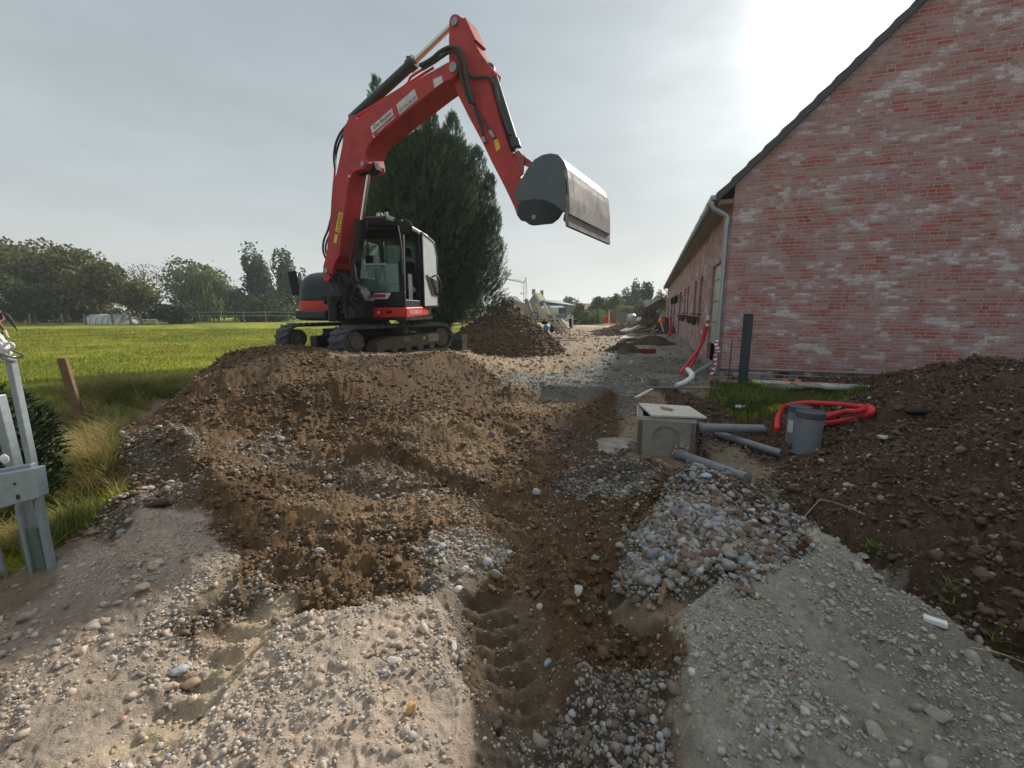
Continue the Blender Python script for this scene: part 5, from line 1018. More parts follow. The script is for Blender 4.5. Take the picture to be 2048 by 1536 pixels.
# ------------------------------------------------------------------ the meadow: posts, fences, tunnel, goal, shed
def wpost(u, v, w_, h, label, lean=(0, 0), group='wooden fence posts', Y=None, mat=WOODPOST):
    p = ghit(u, v) if Y is None else Vector((atY(u, v, Y).x, Y, FIELD)); mb = MB(); t = p+Vector((lean[0]*h, lean[1]*h, h)); mb.cyl(p-Vector((0, 0, .15)), t, w_/2, w_/2*.93, n=9); o = mb.build('fence_post', mat, None); 
    tag(o, label, 'post', group); return o
p1 = atY(148, 772, 5.9); p = Vector((p1.x, 5.9, -.14)); MB_ = MB(); MB_.box(p+Vector((-.04, 0, .34)), (.095, .08, .92), M=(Matrix.Rotation(R(-7), 3, 'Y') @ Matrix.Rotation(R(20), 3, 'Z'))); o = MB_.build('fence_post', WOODPOST, None, bevel=.008); tag(o, 'weathered square wooden post leaning left in the tall grass', 'post')
wpost(566, 660, .13, .35, 'short wooden stump post just left of the far track', group=None, Y=11.5)
for i, u in enumerate((60, 125, 172, 226, 262, 283)):
    wpost(u, 645, .22, 1.1, ['pale stub post at the left end of the far fence', 'post below the tallest domed tree', 'post left of the white plastic tunnel', 'brown post before the plastic tunnel, middle of it', 'thin post before the right half of the plastic tunnel', 'post right after the plastic tunnel'][i], (random.uniform(-.1, .1), 0), 'posts of the far meadow fence', Y=43, mat=WOODG)
pt_ = empty('plastic_tunnel', Vector((atY(232, 640, 46).x, 46, FIELD)), 'low white plastic growing tunnel under the left trees', 'greenhouse tunnel')
xa, xb = atY(190, 640, 46).x, atY(274, 640, 46).x
mb = MB(); mb.strip([Vector((xa, 46+1.3*math.cos(a), FIELD+1.0*math.sin(a))) for a in np.linspace(0, math.pi, 11)][::-1], Vector((xb-xa-.7, 0, 0)), .03); mb.build('plastic_sheet', glassm('tunnel_plastic', (.55, .58, .55), .95, .4), pt_, smooth=True)
for k in range(7): MB().tube([Vector((xa+.02+k*(xb-xa-.72)/6, 46+1.33*math.cos(a), FIELD+1.03*math.sin(a))) for a in np.linspace(0, math.pi, 9)], .03, 6).build('hoop', GALV, pt_)
mb = MB(); prf = [Vector((xb-.7, 46+1.3*math.cos(a), FIELD+1.0*math.sin(a))) for a in np.linspace(0, math.pi, 9)]; b = len(mb.v); mb.v += [tuple(q) for q in prf]+[(xb, 46., FIELD)]; mb.f += [(i, i+1, 9) for i in range(8)]; mb.build('tunnel_end', glassm('tunnel_plastic_end', (.5, .53, .5), .95, .4), pt_)
ge = empty('goal_frame', Vector((atY(297, 641, 43).x, 43, FIELD)), 'low white wooden frame lying at the far edge of the meadow', 'frame')
g = lambda u, z: Vector((atY(u, 641, 43).x, 43, FIELD+z))
MB().beam(g(281, .5), g(314, .5), .12, .10).build('crossbar', LIDM, ge); MB().beam(g(282, 0), g(281, .5), .1, .1).build('leg', LIDM, ge); MB().beam(g(315, 0), g(313, .5), .1, .1).build('leg', LIDM, ge)
# tape fence right of the willow
tf = empty('tape_fence', Vector((atY(480, 640, 48).x, 48, FIELD)), 'thin electric tape fence with white posts below the poplars', 'fence'); us = (350, 400, 444, 488, 532, 578, 615)
for u in us: MB().cyl(Vector((atY(u, 640, 48).x, 48, FIELD)), Vector((atY(u, 640, 48).x, 48, 1.25)), .035, n=6).build('fence_post', WOODG, tf)
for z in (.75, 1.15): MB().tube([Vector((atY(u, 640, 48).x, 48-.05, z-.04*(i % 2))) for i, u in enumerate(us)], .012, 4).build('tape', WHITE, tf)
rf_ = empty('rail_fence', Vector((atY(915, 632, 38).x, 38, FIELD)), 'dark rail fence crossing the meadow right of the conifer', 'fence')
for u in (880, 900, 925, 950): MB().box(Vector((atY(u, 632, 38).x, 38, .45)), (.1, .1, 1.1)).build('fence_post', WOODD, rf_)
for z in (.45, .85): MB().beam(Vector((atY(872, 632, 38).x, 37.92, z)), Vector((atY(962, 632, 38).x, 37.92, z)), .04, .12).build('rail', WOODD, rf_)
wpost(888, 650, .09, .95, 'slim wooden post in the meadow right of the cab', group=None, Y=17, mat=WOODG)
bs = empty('brick_shed', Vector((atY(8, 640, 56).x, 56, FIELD)), 'low red brick outbuilding half hidden under the left trees', 'shed'); b = bs.location
MB().box(b+Vector((0, 1.5, 1.1)), (5, 3, 2.2)).build('wall', worn('far_brick', (.22, .075, .05), .9), bs); MB().prism([b+Vector((-2.8, -.3, 2.2)), b+Vector((-2.8, 3.3, 2.2)), b+Vector((-2.8, 1.5, 3.1))], (5.6, 0, 0)).build('roof', SLATE, bs)
# horse grazing at the left edge: only its muzzle and legs reach into view; build whole horse
HRS = worn('horse_coat', (.13, .045, .02), .6, dirt=(.05, .02, .01), amount=.5, scale=4); HW = worn('horse_white', (.62, .52, .46), .7)
hb = Vector((atY(-8, 700, 6.4).x, 6.4, FIELD))
def skin(name, verts, edges, mat, parent, sub=2):
    me = bpy.data.meshes.new(name); off = parent.location; me.from_pydata([tuple(Vector(v[0])-off) for v in verts], edges, []); o = bpy.data.objects.new(name, me); col.objects.link(o); o.parent = parent; me.materials.append(mat)
    m_ = o.modifiers.new('skin', 'SKIN'); m_.use_smooth_shade = True
    for i, v in enumerate(verts): me.skin_vertices[0].data[i].radius = (v[1], v[1] if len(v) < 3 else v[2])
    me.skin_vertices[0].data[0].use_root = True
    s_ = o.modifiers.new('sub', 'SUBSURF'); s_.levels = sub; s_.render_levels = sub
    dg = bpy.context.evaluated_depsgraph_get(); me2 = bpy.data.meshes.new_from_object(o.evaluated_get(dg)); o.modifiers.clear(); o.data = me2
    if not me2.materials: me2.materials.append(mat)
    me2.polygons.foreach_set('use_smooth', [True]*len(me2.polygons)); return o
hx = atY(2, 640, 22).x; HB = Vector((hx, 22, FIELD)); hs = empty('horse', HB, 'chestnut horse walking out of view at the left edge, white sock on hind leg', 'horse')
def hv(x, y, z): return HB+Vector((x, y, z))
vs = [(hv(-.45,0,1.10),.29),(hv(-.12,0,1.16),.27),(hv(-.85,0,1.05),.29),(hv(-1.35,0,1.08),.30),(hv(-1.62,0,1.25),.20),(hv(-1.92,0,1.55),.13),(hv(-2.15,0,1.72),.12),(hv(-2.38,0,1.52),.09),(hv(-2.52,0,1.36),.065),
      (hv(-.10,-.17,.92),.17),(hv(.10,-.18,.66),.10),(hv(.26,-.18,.44),.062),(hv(.34,-.18,.16),.042),(hv(.40,-.18,.04),.055),
      (hv(-.22,.17,.90),.17),(hv(-.30,.18,.66),.10),(hv(-.18,.18,.45),.062),(hv(-.30,.18,.16),.042),(hv(-.34,.18,.04),.055),
      (hv(-1.38,-.16,.82),.13),(hv(-1.40,-.17,.50),.07),(hv(-1.42,-.17,.2),.042),(hv(-1.46,-.17,.04),.055),(hv(-1.34,.16,.82),.13),(hv(-1.2,.17,.5),.07),(hv(-1.28,.17,.2),.042),(hv(-1.32,.17,.04),.055)]
ed = [(0,1),(0,2),(2,3),(3,4),(4,5),(5,6),(6,7),(7,8),(1,9),(9,10),(10,11),(11,12),(12,13),(1,14),(14,15),(15,16),(16,17),(17,18),(3,19),(19,20),(20,21),(21,22),(3,23),(23,24),(24,25),(25,26)]
skin('body', vs, ed, HRS, hs)
MB().tube([hv(.27,-.18,.42), hv(.34,-.18,.17), hv(.40,-.18,.035)], [.07,.056,.06,.066,.07], 10).build('white_sock', HW, hs, smooth=True)
MB().tube([hv(.10,0,1.28), hv(.32,0,1.16), hv(.55,0,.78), hv(.72,0,.35)], [.05,.08,.10,.105,.09,.07,.05,.03,.012], 10).build('tail', worn('horse_tail', (.02,.012,.01), .8), hs, smooth=True)
for s_ in (-1, 1): MB().prism([hv(-2.12,.05*s_,1.78), hv(-2.06,.07*s_,1.80), hv(-2.08,.06*s_,1.93)], (0,.03*s_,0)).build('ear', HRS, hs)
MB().prism([hv(-1.55,0,1.42), hv(-1.9,0,1.68), hv(-2.1,0,1.84), hv(-1.95,0,1.60), hv(-1.6,0,1.28)], (0,.06,0)).build('mane', worn('horse_mane', (.02,.012,.01), .8), hs)

# ------------------------------------------------------------------ the metal gate at the left edge
GPp = ghit(88, 1172); gate = empty('metal_gate', GPp, 'galvanised metal gate leaf with lock box standing open at the left edge', 'gate')
GYv = 1.93
def gp_(u, v, Y=GYv): return atY(u, v, Y)
gb = lambda a, b, w_, d_, nm, mat=GALV, bev=.004: MB().beam(a, b, w_, d_, up=(0, 1, 0)).build(nm, mat, gate, bevel=bev)
gb(gp_(20, 712, 1.97), gp_(66, 935, 1.97), .028, .03, 'upright'); gb(gp_(66, 935, 1.97), gp_(108, 1158, 1.97), .024, .03, 'upright')
gb(gp_(-6, 790, 2.0), gp_(72, 1100, 2.0), .044, .04, 'upright'); gb(gp_(58, 1055, 1.985), gp_(92, 1180, 1.985), .100, .035, 'sleeve', worn('mossy_galvanised', (.13,.16,.13), .7, .2, dirt=(.07,.10,.03), amount=.8, scale=7))
gb(gp_(34, 1010, 1.96), gp_(72, 1182, 1.96), .017, .017, 'bar'); gb(gp_(-22, 1040, 1.96), gp_(25, 1202, 1.96), .017, .017, 'bar')
gb(gp_(-20, 948, 1.95), gp_(68, 932, 1.95), .03, .03, 'rail')
lb = MB().prism([gp_(-10, 950, 1.90), gp_(68, 937, 1.90), gp_(77, 995, 1.90), gp_(-2, 1018, 1.90)], (0, .05, 0)).build('lock_box', worn('lock_box_steel', (.34,.39,.44), .5, .3, amount=.3), gate, bevel=.004)
MB().cyl(gp_(29, 968, 1.899), gp_(29, 968, 1.896), .006, n=10).build('screw_hole', INK, lb); MB().prism([gp_(32, 990, 1.897), gp_(37, 989, 1.897), gp_(39, 998, 1.897), gp_(34, 999, 1.897)], (0, -.002, 0)).build('keyhole', INK, lb)
MB().ball(gp_(9, 918, 1.93), .020, 12, (1, .5, 1.2)).build('cap', WHITE, gate, smooth=True)
# white plastic tied over the gate top
pb = empty('plastic_bag', gp_(6, 705, 1.95), 'crumpled white plastic sheet tied to the top of the gate', 'plastic sheet'); random.seed(3)
bm = bmesh.new(); bmesh.ops.create_icosphere(bm, subdivisions=4, radius=1)
for v in bm.verts:
    c = v.co; k = 1+.35*math.sin(c.x*7+c.z*3)*math.cos(c.z*6+c.y*5)+.15*math.sin(c.z*17+c.x*9); zz = c.z; c.x *= .026*k*(1.15-.45*zz); c.y *= .022*k; c.z *= .078
me = bpy.data.meshes.new('sheet'); bm.to_mesh(me); bm.free(); me.polygons.foreach_set('use_smooth', [True]*len(me.polygons)); me.materials.append(WHITE); o = bpy.data.objects.new('sheet', me); col.objects.link(o); o.parent = pb; o.location = (-.012, 0, .035); o.rotation_euler = (0, R(-12), 0)
MB().tube([gp_(12, 688, 1.93), gp_(22, 686, 1.92), gp_(27, 693, 1.92), gp_(18, 700, 1.93), gp_(8, 696, 1.93)], .006, 8, closed=True).build('knot', WHITE, pb, smooth=True)
MB().tube([gp_(-6, 706, 1.93), gp_(14, 712, 1.92), gp_(34, 716, 1.92), gp_(47, 711, 1.93), (gp_(42, 708, 1.94)), gp_(20, 700, 1.95)], .0045, 7).tube([gp_(0, 712, 1.93), gp_(20, 722, 1.92), gp_(31, 724, 1.92)], .007, 7).build('tie_strap', WOODG, pb, smooth=True)
# dark glossy shrub behind the gate
bu = Vector((atY(25, 850, 2.7).x, 2.7, -.1)); e = empty('laurel_bush', bu, 'dark glossy leafed bush behind the metal gate', 'bush')
n = 2000; a = rng.uniform(0, 6.283, n); q = rng.random(n)**.5; cx = bu.x-.10+np.cos(a)*.26*q; cy = bu.y+np.sin(a)*.25*q; cz = -.1+.15+rng.random(n)*.85*(1-.35*q); d = np.stack([np.cos(a)*.8, np.sin(a)*.8, .5+.5*rng.random(n)], -1)+rng.normal(size=(n, 3))*.3; d /= np.linalg.norm(d, axis=1)[:, None]
s_ = np.cross(d, (0, 0, 1.)); s_ /= np.linalg.norm(s_, axis=1)[:, None]; L = (.06+.05*rng.random(n))[:, None]; P_ = np.stack([cx, cy, cz], -1)
X = np.stack([P_, P_+d*L*.45+s_*L*.20, P_+d*L-np.array((0, 0, .25))*L, P_+d*L*.45-s_*L*.20], 1).reshape(-1, 3); c = rng.random((n, 1)); o = np_mesh('leaves', X-np.array(bu), np.arange(n*4).reshape(n, 4), np.repeat(np.array((.012,.03,.012))*(1-c)+np.array((.05,.085,.035))*c, 4, 0), leafm('glossy_leaf', .1, .3)); o.parent = e
mb = MB()
for k in range(9): mb.tube([bu, bu+Vector((random.uniform(-.15,.15), random.uniform(-.15,.15), .4)), bu+Vector((random.uniform(-.25,.25), random.uniform(-.2,.2), .75))], .005, 6)
mb.build('stems', BARK, e)

# ------------------------------------------------------------------ inspection chamber, pipes, buckets, red conduit
bxp = Vector(hit(1330, 903)+(0,)); yb = bxp.y; zb0 = gz(bxp.x, bxp.y)-.03
fl_ = atY(1275, 870, 4.55); RZB = R(-16); BXW = .585; fr_ = fl_+Vector((math.cos(RZB), math.sin(RZB), 0))*BXW; zt_ = .165; zb0 = zt_-.44
cb_ = empty('inspection_chamber', Vector(((fl_.x+fr_.x)/2, 4.47, zb0)), 'square concrete inspection chamber with round knock-out and pale board lid', 'inspection chamber')
mrz = Matrix.Rotation(RZB, 3, 'Z'); ax, ay = mrz @ Vector((1, 0, 0)), mrz @ Vector((0, 1, 0)); F0 = Vector((fl_.x, fl_.y, 0)); W_ = BXW; T_ = .05
def bp(x, y, z): return Vector((F0.x, F0.y, zb0))+ax*x+ay*y+UP*z
mb = MB(); Hb = .44; DB = .54
# front wall with a round recess
N = 28; cxk, czk, rk = W_*.50, .215, .140; ring = [(cxk+rk*math.cos(2*math.pi*i/N), czk+rk*math.sin(2*math.pi*i/N)) for i in range(N)]
rect = []
for i in range(N):
    a = 2*math.pi*i/N; dx_, dz_ = math.cos(a), math.sin(a); k = min(((W_-cxk)/dx_ if dx_ > 0 else -cxk/dx_) if abs(dx_) > 1e-6 else 9, ((Hb-czk)/dz_ if dz_ > 0 else -czk/dz_) if abs(dz_) > 1e-6 else 9); rect.append((cxk+dx_*k, czk+dz_*k))
b = len(mb.v); mb.v += [tuple(bp(x, 0, z)) for x, z in ring]+[tuple(bp(x, 0, z)) for x, z in rect]+[tuple(bp(x, .018, z)) for x, z in ring]
for i in range(N): j = (i+1) % N; mb.f += [(b+i, b+j, b+N+j, b+N+i), (b+i, b+j, b+2*N+j, b+2*N+i)]
mb.f.append(tuple(b+2*N+i for i in range(N)))
mb.box(bp(W_/2, T_/2+.012, Hb/2), (W_, T_-.024+.0, Hb), M=mrz); mb.v = [v for v in mb.v]
mb.box(bp(T_/2, DB/2, Hb/2), (T_, DB, Hb), M=mrz).box(bp(W_-T_/2, DB/2, Hb/2), (T_, DB, Hb), M=mrz).box(bp(W_/2, DB-T_/2, Hb/2), (W_-2*T_, T_, Hb), M=mrz)
# the corner fill keeps the rectangle's corners square
for cx_, cz_ in ((0, 0), (W_, 0), (0, Hb), (W_, Hb)): pass
mb.build('chamber_wall', CONC, cb_); MB().box(bp(W_*.50+.03, .006, .115), (.085, .012, .085), M=mrz).build('knock_out_ring', CONC, cb_, bevel=.03)
MB().box(bp(W_/2, DB/2, Hb-.006+.01), (W_+.01, DB+.01, .012), M=mrz).build('rim', INK, cb_) if False else None
MB().strip([bp(0, -.004, Hb-.03), bp(0, -.004, Hb+.012)], ax*W_, .012).build('rim', CONCL, cb_); MB().strip([bp(-.002, 0, Hb-.03), bp(-.002, 0, Hb+.012)], ay*DB, .012).build('rim', CONCL, cb_)
lid = MB().prism([bp(.13, -.03, Hb+.018), bp(W_+.09, -.02, Hb+.03), bp(W_-.02, DB-.02, Hb+.024), bp(-.0, DB+.02, Hb+.02)], (0, 0, .022)).build('board_lid', LIDM, None, bevel=.003); tag(lid, 'pale square board lying askew on the concrete chamber', 'board')
st_ = MB().beam(bp(.24, .28, Hb+.063), bp(.36, .18, Hb+.063), .03, .022).build('wood_offcut', WOODP, None, bevel=.003); tag(st_, 'small wooden offcut lying on the pale chamber lid', 'wood offcut')
def pvc(a, b, r, label, socket=True):
    a, b = Vector(a), Vector(b); e = empty('drain_pipe', (a+b)/2, label, 'drain pipe', 'grey drain pipes around the chamber'); mb = MB(); mb.cyl(a, b, r, n=22); d = (b-a).normalized(); mb.build('pipe', PVC, e, smooth=True)
    if socket: mb = MB(); mb.cyl(a, a+d*.09, r*1.15, n=22); mb.cyl(a+d*.02, a+d*.045, r*1.24, n=22); mb.build('socket', PVC, e, smooth=True); MB().cyl(a+(b-a)*.55-d*.003, a+(b-a)*.55+d*.012, r*1.1, n=22).build('coupling', PVC, e, smooth=True)
    return e
def gat(u, v, dz=0): p = ghit(u, v); return p+Vector((0, 0, dz))
pvc(atY(1358, 908, 4.40), ghit(1494, 970)+UP*.055, .046, 'grey drain pipe running from the chamber front down to the gravel heap')
pvc(atY(1392, 855, 4.62), atY(1525, 858, 4.85), .050, 'grey drain pipe lying level from the right side of the chamber')
pvc(ghit(1432, 874)+UP*.045, ghit(1560, 915)+UP*.045, .042, 'grey drain pipe lying diagonally between the chamber and the buckets', False)
gl_ = MB()
for k in range(16): q_ = atY(1362+random.uniform(-24, 14), 900+random.uniform(-14, 8), 4.41); gl_.ball(q_, random.uniform(.008, .02), 7, (1, .7, 1.2))
o = gl_.build('foam_sealant', worn('yellowed_foam', (.42, .33, .19), .9, bump=.6), None); tag(o, 'blobs of yellowed foam sealant around the pipe mouth at the chamber', 'foam sealant')
def bucket_pipe(u, v, Y, r, h, label, sticker=False):
    b = atY(u, v, Y); e = empty('pipe_shaft', b, label, 'pipe shaft', 'two grey pipe shafts in the soil'); mb = MB(); tl = Vector((.02, 0, 1)).normalized()
    mb.lathe(b-UP*.08, [(r*.97, 0), (r, h+.03), (r*.93, h+.03), (r*.90, 0)], 30, axis=tl); mb.build('pipe', PVC, e, smooth=True)
    MB().lathe(b-UP*.08, [(r*1.005, h-.012), (r*1.07, h-.005), (r*1.07, h+.05), (r*.98, h+.055), (r*.9, h+.04), (r*.5, h+.03), (.0, h+.03)], 30, axis=tl).build('rim', PVCD, e, smooth=True)
    if sticker:
        a0 = math.atan2(-b.y, -b.x); pr_ = [b+Vector((r*1.012*math.cos(a0-q), r*1.012*math.sin(a0-q), 0)) for q in (.95, .75, .55, .35)]
        mb = MB(); mb.add([p+UP*.13 for p in pr_]+[p+UP*.27 for p in pr_], [(k, k+1, k+5, k+4) for k in range(3)]).build('paper_label', SIGNW, e)
bucket_pipe(1591, 885, 4.72, .108, .45, 'left and farther grey pipe shaft with a white paper label', True)
bucket_pipe(1612, 892, 4.35, .125, .40, 'right and nearer grey pipe shaft with dark rim')
co = []
loop = [(1553,862,4.9),(1554,840,4.95),(1563,822,5.1),(1578,812,5.25),(1620,808,5.3),(1680,811,5.3),(1722,817,5.2),(1741,826,5.05),(1735,834,4.9),(1700,846,4.75),(1665,850,4.65),(1630,852,4.6)]
loop2 = [(1632,836,4.75),(1665,834,4.8),(1690,832,4.85),(1718,828,5.0),(1735,822,5.1)]; loop3 = [(1632,847,4.7),(1660,842,4.72),(1690,836,4.8),(1712,834,4.9),(1728,828,5.0)]
e = empty('red_conduit', atY(1700, 835, 4.9), 'coil of thick red corrugated conduit lying behind the grey pipe shafts', 'conduit')
def corr(path, r, nm, par, mat=HOSER, stp=.0085):
    P = [Vector(p) for p in path]; mbt = MB(); Q = []
    m_ = len(P)
    for i in range(m_-1):
        p0 = P[i-1] if i else P[0]*2-P[1]; p1, p2 = P[i], P[i+1]; p3 = P[i+2] if i+2 < m_ else P[-1]*2-P[-2]; k = max(2, int((p2-p1).length/stp))
        for j in range(k): t = j/k; Q.append(.5*((2*p1)+(-p0+p2)*t+(2*p0-5*p1+4*p2-p3)*t*t+(-p0+3*p1-3*p2+p3)*t**3))
    Q.append(P[-1]); mbt.tube(Q, [r*(1.0 if i % 2 else .90) for i in range(len(Q))], 12, smooth=1); return mbt.build(nm, mat, par, smooth=False)
for i, l_ in enumerate((loop, loop2, loop3)): corr([ghit(q_[0], q_[1]+4)+UP*(.035+.02*i) for q_ in l_], (.032, .028, .028)[i], 'conduit_loop', e)
# puddle
pz = -.165; ph = [Vector((p[0], p[1], pz)) for p in PUD]
# red and white tape, conduits at the house corner
e = empty('red_conduit', B(-.3, .3, 0), 'bundle of red conduits leaning up beside the downpipe at the house corner', 'conduit')
z_ = gz(*B(-.8, -.3, 0)[:2])
corr([B(-.75, -.05, z_+.02), B(-.62, .3, .15), B(-.35, .5, .55), B(-.26, .45, .95), B(-.25, .4, 1.12)], .034, 'conduit_pipe', e, stp=.012); corr([B(-.6, .1, z_+.05), B(-.42, .6, .3), B(-.30, .75, .70), B(-.27, .55, 1.0)], .026, 'conduit_pipe', e, stp=.012)
MB().cyl(B(-.25, .4, 1.10), B(-.25, .4, 1.20), .037, n=14).build('white_band', WHITE, e); MB().cyl(B(-.25, .4, .98), B(-.25, .4, 1.03), .038, n=14).build('white_band', WHITE, e); MB().cyl(B(-.25, .4, 1.20), B(-.27, .4, 1.30), .03, .015, n=8).build('end_cap', ZINC, e)
tp = empty('barrier_tape', B(-.12, -.05, .4), 'red and white striped barrier tape hanging from the downpipe', 'barrier tape')
path = [B(-.10, .0, .72), B(-.13, -.08, .62), B(-.06, -.10, .52), B(-.14, -.12, .42), B(-.12, -.15, .28), B(-.15, -.16, .14), B(-.20, -.2, .0), B(-.28, -.32, -.02), B(-.2, -.45, -.03), B(-.3, -.55, -.05), B(-.1, -.6, -.06)]
Q = []
for i in range(len(path)-1):
    for k in range(3): Q.append(path[i].lerp(path[i+1], k/3))
for i in range(len(Q)-1):
    w_ = Vector((.035, .0, .008*(-1)**i)); MB().add([Q[i]-w_, Q[i]+w_, Q[i+1]+w_*(1-.4*(i % 2)), Q[i+1]-w_], [(0, 1, 2, 3)]).build('tape_stripe', SIGNR if i % 2 else WHITE, tp)
cn = MB(); a = ghit(1352, 775)+UP*.04; cn.tube([a, ghit(1370, 770)+UP*.05, ghit(1384, 760)+UP*.08, B(-.62, -.1, .12)], [.04,.045,.045,.05,.055,.05], 12); o = cn.build('cloth_bundle', WHITE, None, smooth=True); tag(o, 'white cloth-wrapped pipe end lying before the house corner', 'wrapped pipe')
o = MB().beam(atz(1272, 795, .02), atz(1304, 778, .05), .05, .02).build('slat', LIDM, None); tag(o, 'short pale slat lying at the end of the long thin bar', 'slat')
o = MB().cyl(ghit(1290, 781)+UP*.05, ghit(1440, 782)+UP*.04, .022, n=8).build('long_bar', WOODG, None, smooth=True); tag(o, 'long thin grey-brown bar lying in front of the house corner', 'bar')
o = MB().cyl(B(-.55, -.1, -.0), B(-.12, .15, .25), .04, n=14).build('drain_elbow', PVC, None, smooth=True); tag(o, 'short grey pipe slanting into the ground under the downpipe', 'drain pipe')
# grey post, rusty rod, slabs before the gable
gpb = atz(1484, 776, -.03); gpt = None; h_ = 1.28
pe = empty('square_post', gpb, 'dark blue-grey square post standing before the gable wall', 'post'); MB().box(gpb+Vector((0, 0, h_/2)), (.115, .115, h_), rz=.3).build('post', worn('dark_plastic', (.03, .042, .055), .55, dirt=(.14,.13,.12), amount=.3, scale=6), pe, bevel=.012); MB().box(gpb+Vector((0, 0, .02)), (.15, .15, .06), rz=.3).build('foot', CONCL, pe, bevel=.01)
rb_ = atz(1456, 768, -.03); o = MB().cyl(rb_, rb_+Vector((.01, 0, .80)), .011, n=8).build('rusty_rod', worn('rust', (.10, .045, .03), .9), None); tag(o, 'thin rusty rod standing between the downpipe and the dark square post', 'rod')
for i, (u, v, sx, sy, h_, rz_, m_, lb_) in enumerate([(1545,770,.62,.30,.05,-.25,CONCL,'pale thin slab lying at the foot of the gable'),(1470,768,.45,.3,.05,.1,CONC,'grey slab left of the dark square post'),(1580,778,.9,.45,.04,-.3,CONC,'large flat grey slab right of the dark square post'),(1660,776,1.0,.4,.04,-.3,CONC,'farthest right grey slab along the gable'),(1505,762,.22,.12,.16,-.3,CONC,'small concrete block just right of the dark square post'),(1700,778,.8,.35,.05,-.3,CONCL,'pale slab partly hidden by weeds near the dark heap')]):
    p = ghit(u, v); o = MB().box(p+UP*(h_/2+.0), (sx, sy, h_), rz=rz_).build('slab', m_, None, bevel=.012); tag(o, lb_, 'slab')
o = MB().ball(ghit(1596, 768)+UP*.05, .05, 10, (1.2, .8, .6)).build('orange_cap', ORANGE, None, smooth=True); tag(o, 'small orange plastic cap lying on the slabs by the gable', 'cap')
o = MB().ball(ghit(1571, 767)+UP*.05, .035, 10, (1.6, .8, .6)).build('orange_cap', ORANGE, None, smooth=True); tag(o, 'orange scrap beside the pale thin slab at the gable', 'scrap')
o = MB().ball(ghit(1512, 772)+UP*.05, .055, 10, (1, .8, .6)).build('lime_glove', worn('lime', (.35, .65, .03), .6), None, smooth=True); tag(o, 'lime green glove lying just right of the dark square post', 'glove')
PG = 'weeds growing on the site'
tuft(1480, 815, 110, .26, (.04,.07,.015), (.13,.17,.04), 'spreading dark green weed clump between chamber and gable grass', wid=.018, spread=.09, lean=1.3, group=PG)
tuft(1530, 808, 80, .22, (.04,.07,.015), (.13,.17,.04), 'long leaved weed just left of the red conduit coil', wid=.016, spread=.08, lean=1.2, group=PG)
tuft(1640, 790, 60, .20, (.05,.07,.02), (.15,.16,.05), 'thin weeds behind the red conduit coil', wid=.010, spread=.12, lean=.9, group=PG)
tuft(1735, 775, 26, .42, (.06,.05,.02), (.14,.10,.05), 'brown withered dock stalks before the gable wall', wid=.012, spread=.14, lean=.7, group=PG)
tuft(1830, 735, 16, .16, (.05,.09,.02), (.12,.16,.04), 'tiny green weed on top of the dark heap', wid=.014, spread=.03, group=PG)
tuft(1738, 1108, 50, .05, (.10,.20,.02), (.22,.36,.04), 'bright green seedling tuft at the edge of the grey gravel', wid=.007, spread=.018, lean=1.5, group=PG)
tuft(1900, 1200, 60, .075, (.08,.14,.03), (.18,.26,.06), 'feathery green weed in the middle of the dark soil', wid=.006, spread=.03, lean=1.4, group=PG)
tuft(1985, 1290, 40, .055, (.14,.20,.03), (.28,.34,.06), 'yellow green weed at the lower right of the dark soil', wid=.007, spread=.02, lean=1.4, group=PG)
tuft(2025, 1245, 30, .05, (.14,.18,.03), (.28,.30,.06), 'small yellowish weed at the right edge of the photo', wid=.006, spread=.02, lean=1.4, group=PG)
tuft(1560, 1010, 90, .06, (.14,.12,.05), (.26,.22,.09), 'matted straw tuft left of the dark soil below the pipes', wid=.004, spread=.06, lean=2.0, group=PG)
tuft(1650, 875, 60, .09, (.12,.13,.04), (.24,.22,.08), 'yellowish grass tuft right of the nearer pipe shaft', wid=.005, spread=.04, lean=1.2, group=PG)
tuft(350, 700, 70, .55, (.10,.14,.03), (.30,.26,.10), 'tall straw coloured weeds at the left shoulder of the big mound', wid=.012, spread=.30, lean=.9, group=PG)
tuft(430, 705, 60, .50, (.12,.14,.03), (.34,.28,.11), 'upright seeded grass clump right against the big mound', wid=.012, spread=.22, lean=.7, group=PG)
tuft(155, 985, 45, .14, (.12,.13,.03), (.30,.26,.10), 'straw tuft between the gate and the gravel bank', wid=.006, spread=.05, lean=1.3, group=PG)
# notable single stones and scraps
def rock(u, v, r, c, label, name='rock', sq=(1, .8, .7), cat='rock', sink=.3):
    p = ghit(u, v); sh, f = rock_shapes(3, 1, 9, .012); X = sh[0]*np.array(sq)*r; an = random.uniform(0, 6.28); ca, sa = math.cos(an), math.sin(an); X = np.stack([X[:, 0]*ca-X[:, 1]*sa, X[:, 0]*sa+X[:, 1]*ca, X[:, 2]], -1)+np.array(p)+np.array((0, 0, r*sq[2]*(1-sink*2)))
    o = np_mesh(name, X, f, np.tile(c, (len(X), 1)), STONE, True); tag(o, label, cat, 'single rocks in the gravel' if cat == 'rock' else None)
rock(905, 1300, .026, (.46,.44,.42), 'white angular stone in the muddy middle rut'); rock(385, 1370, .034, (.36,.27,.18), 'brownish rounded stone beside a grey one on the left sandy rut')
rock(362, 1345, .026, (.34,.35,.36), 'grey sharp stone touching the brown stone in the left rut'); rock(785, 1325, .022, (.42,.38,.35), 'pale round stone lying on the compact left slab'); rock(822, 1425, .020, (.50,.27,.12), 'orange-brown stone near the bottom on the compact slab', sq=(.8,.6,1.2))
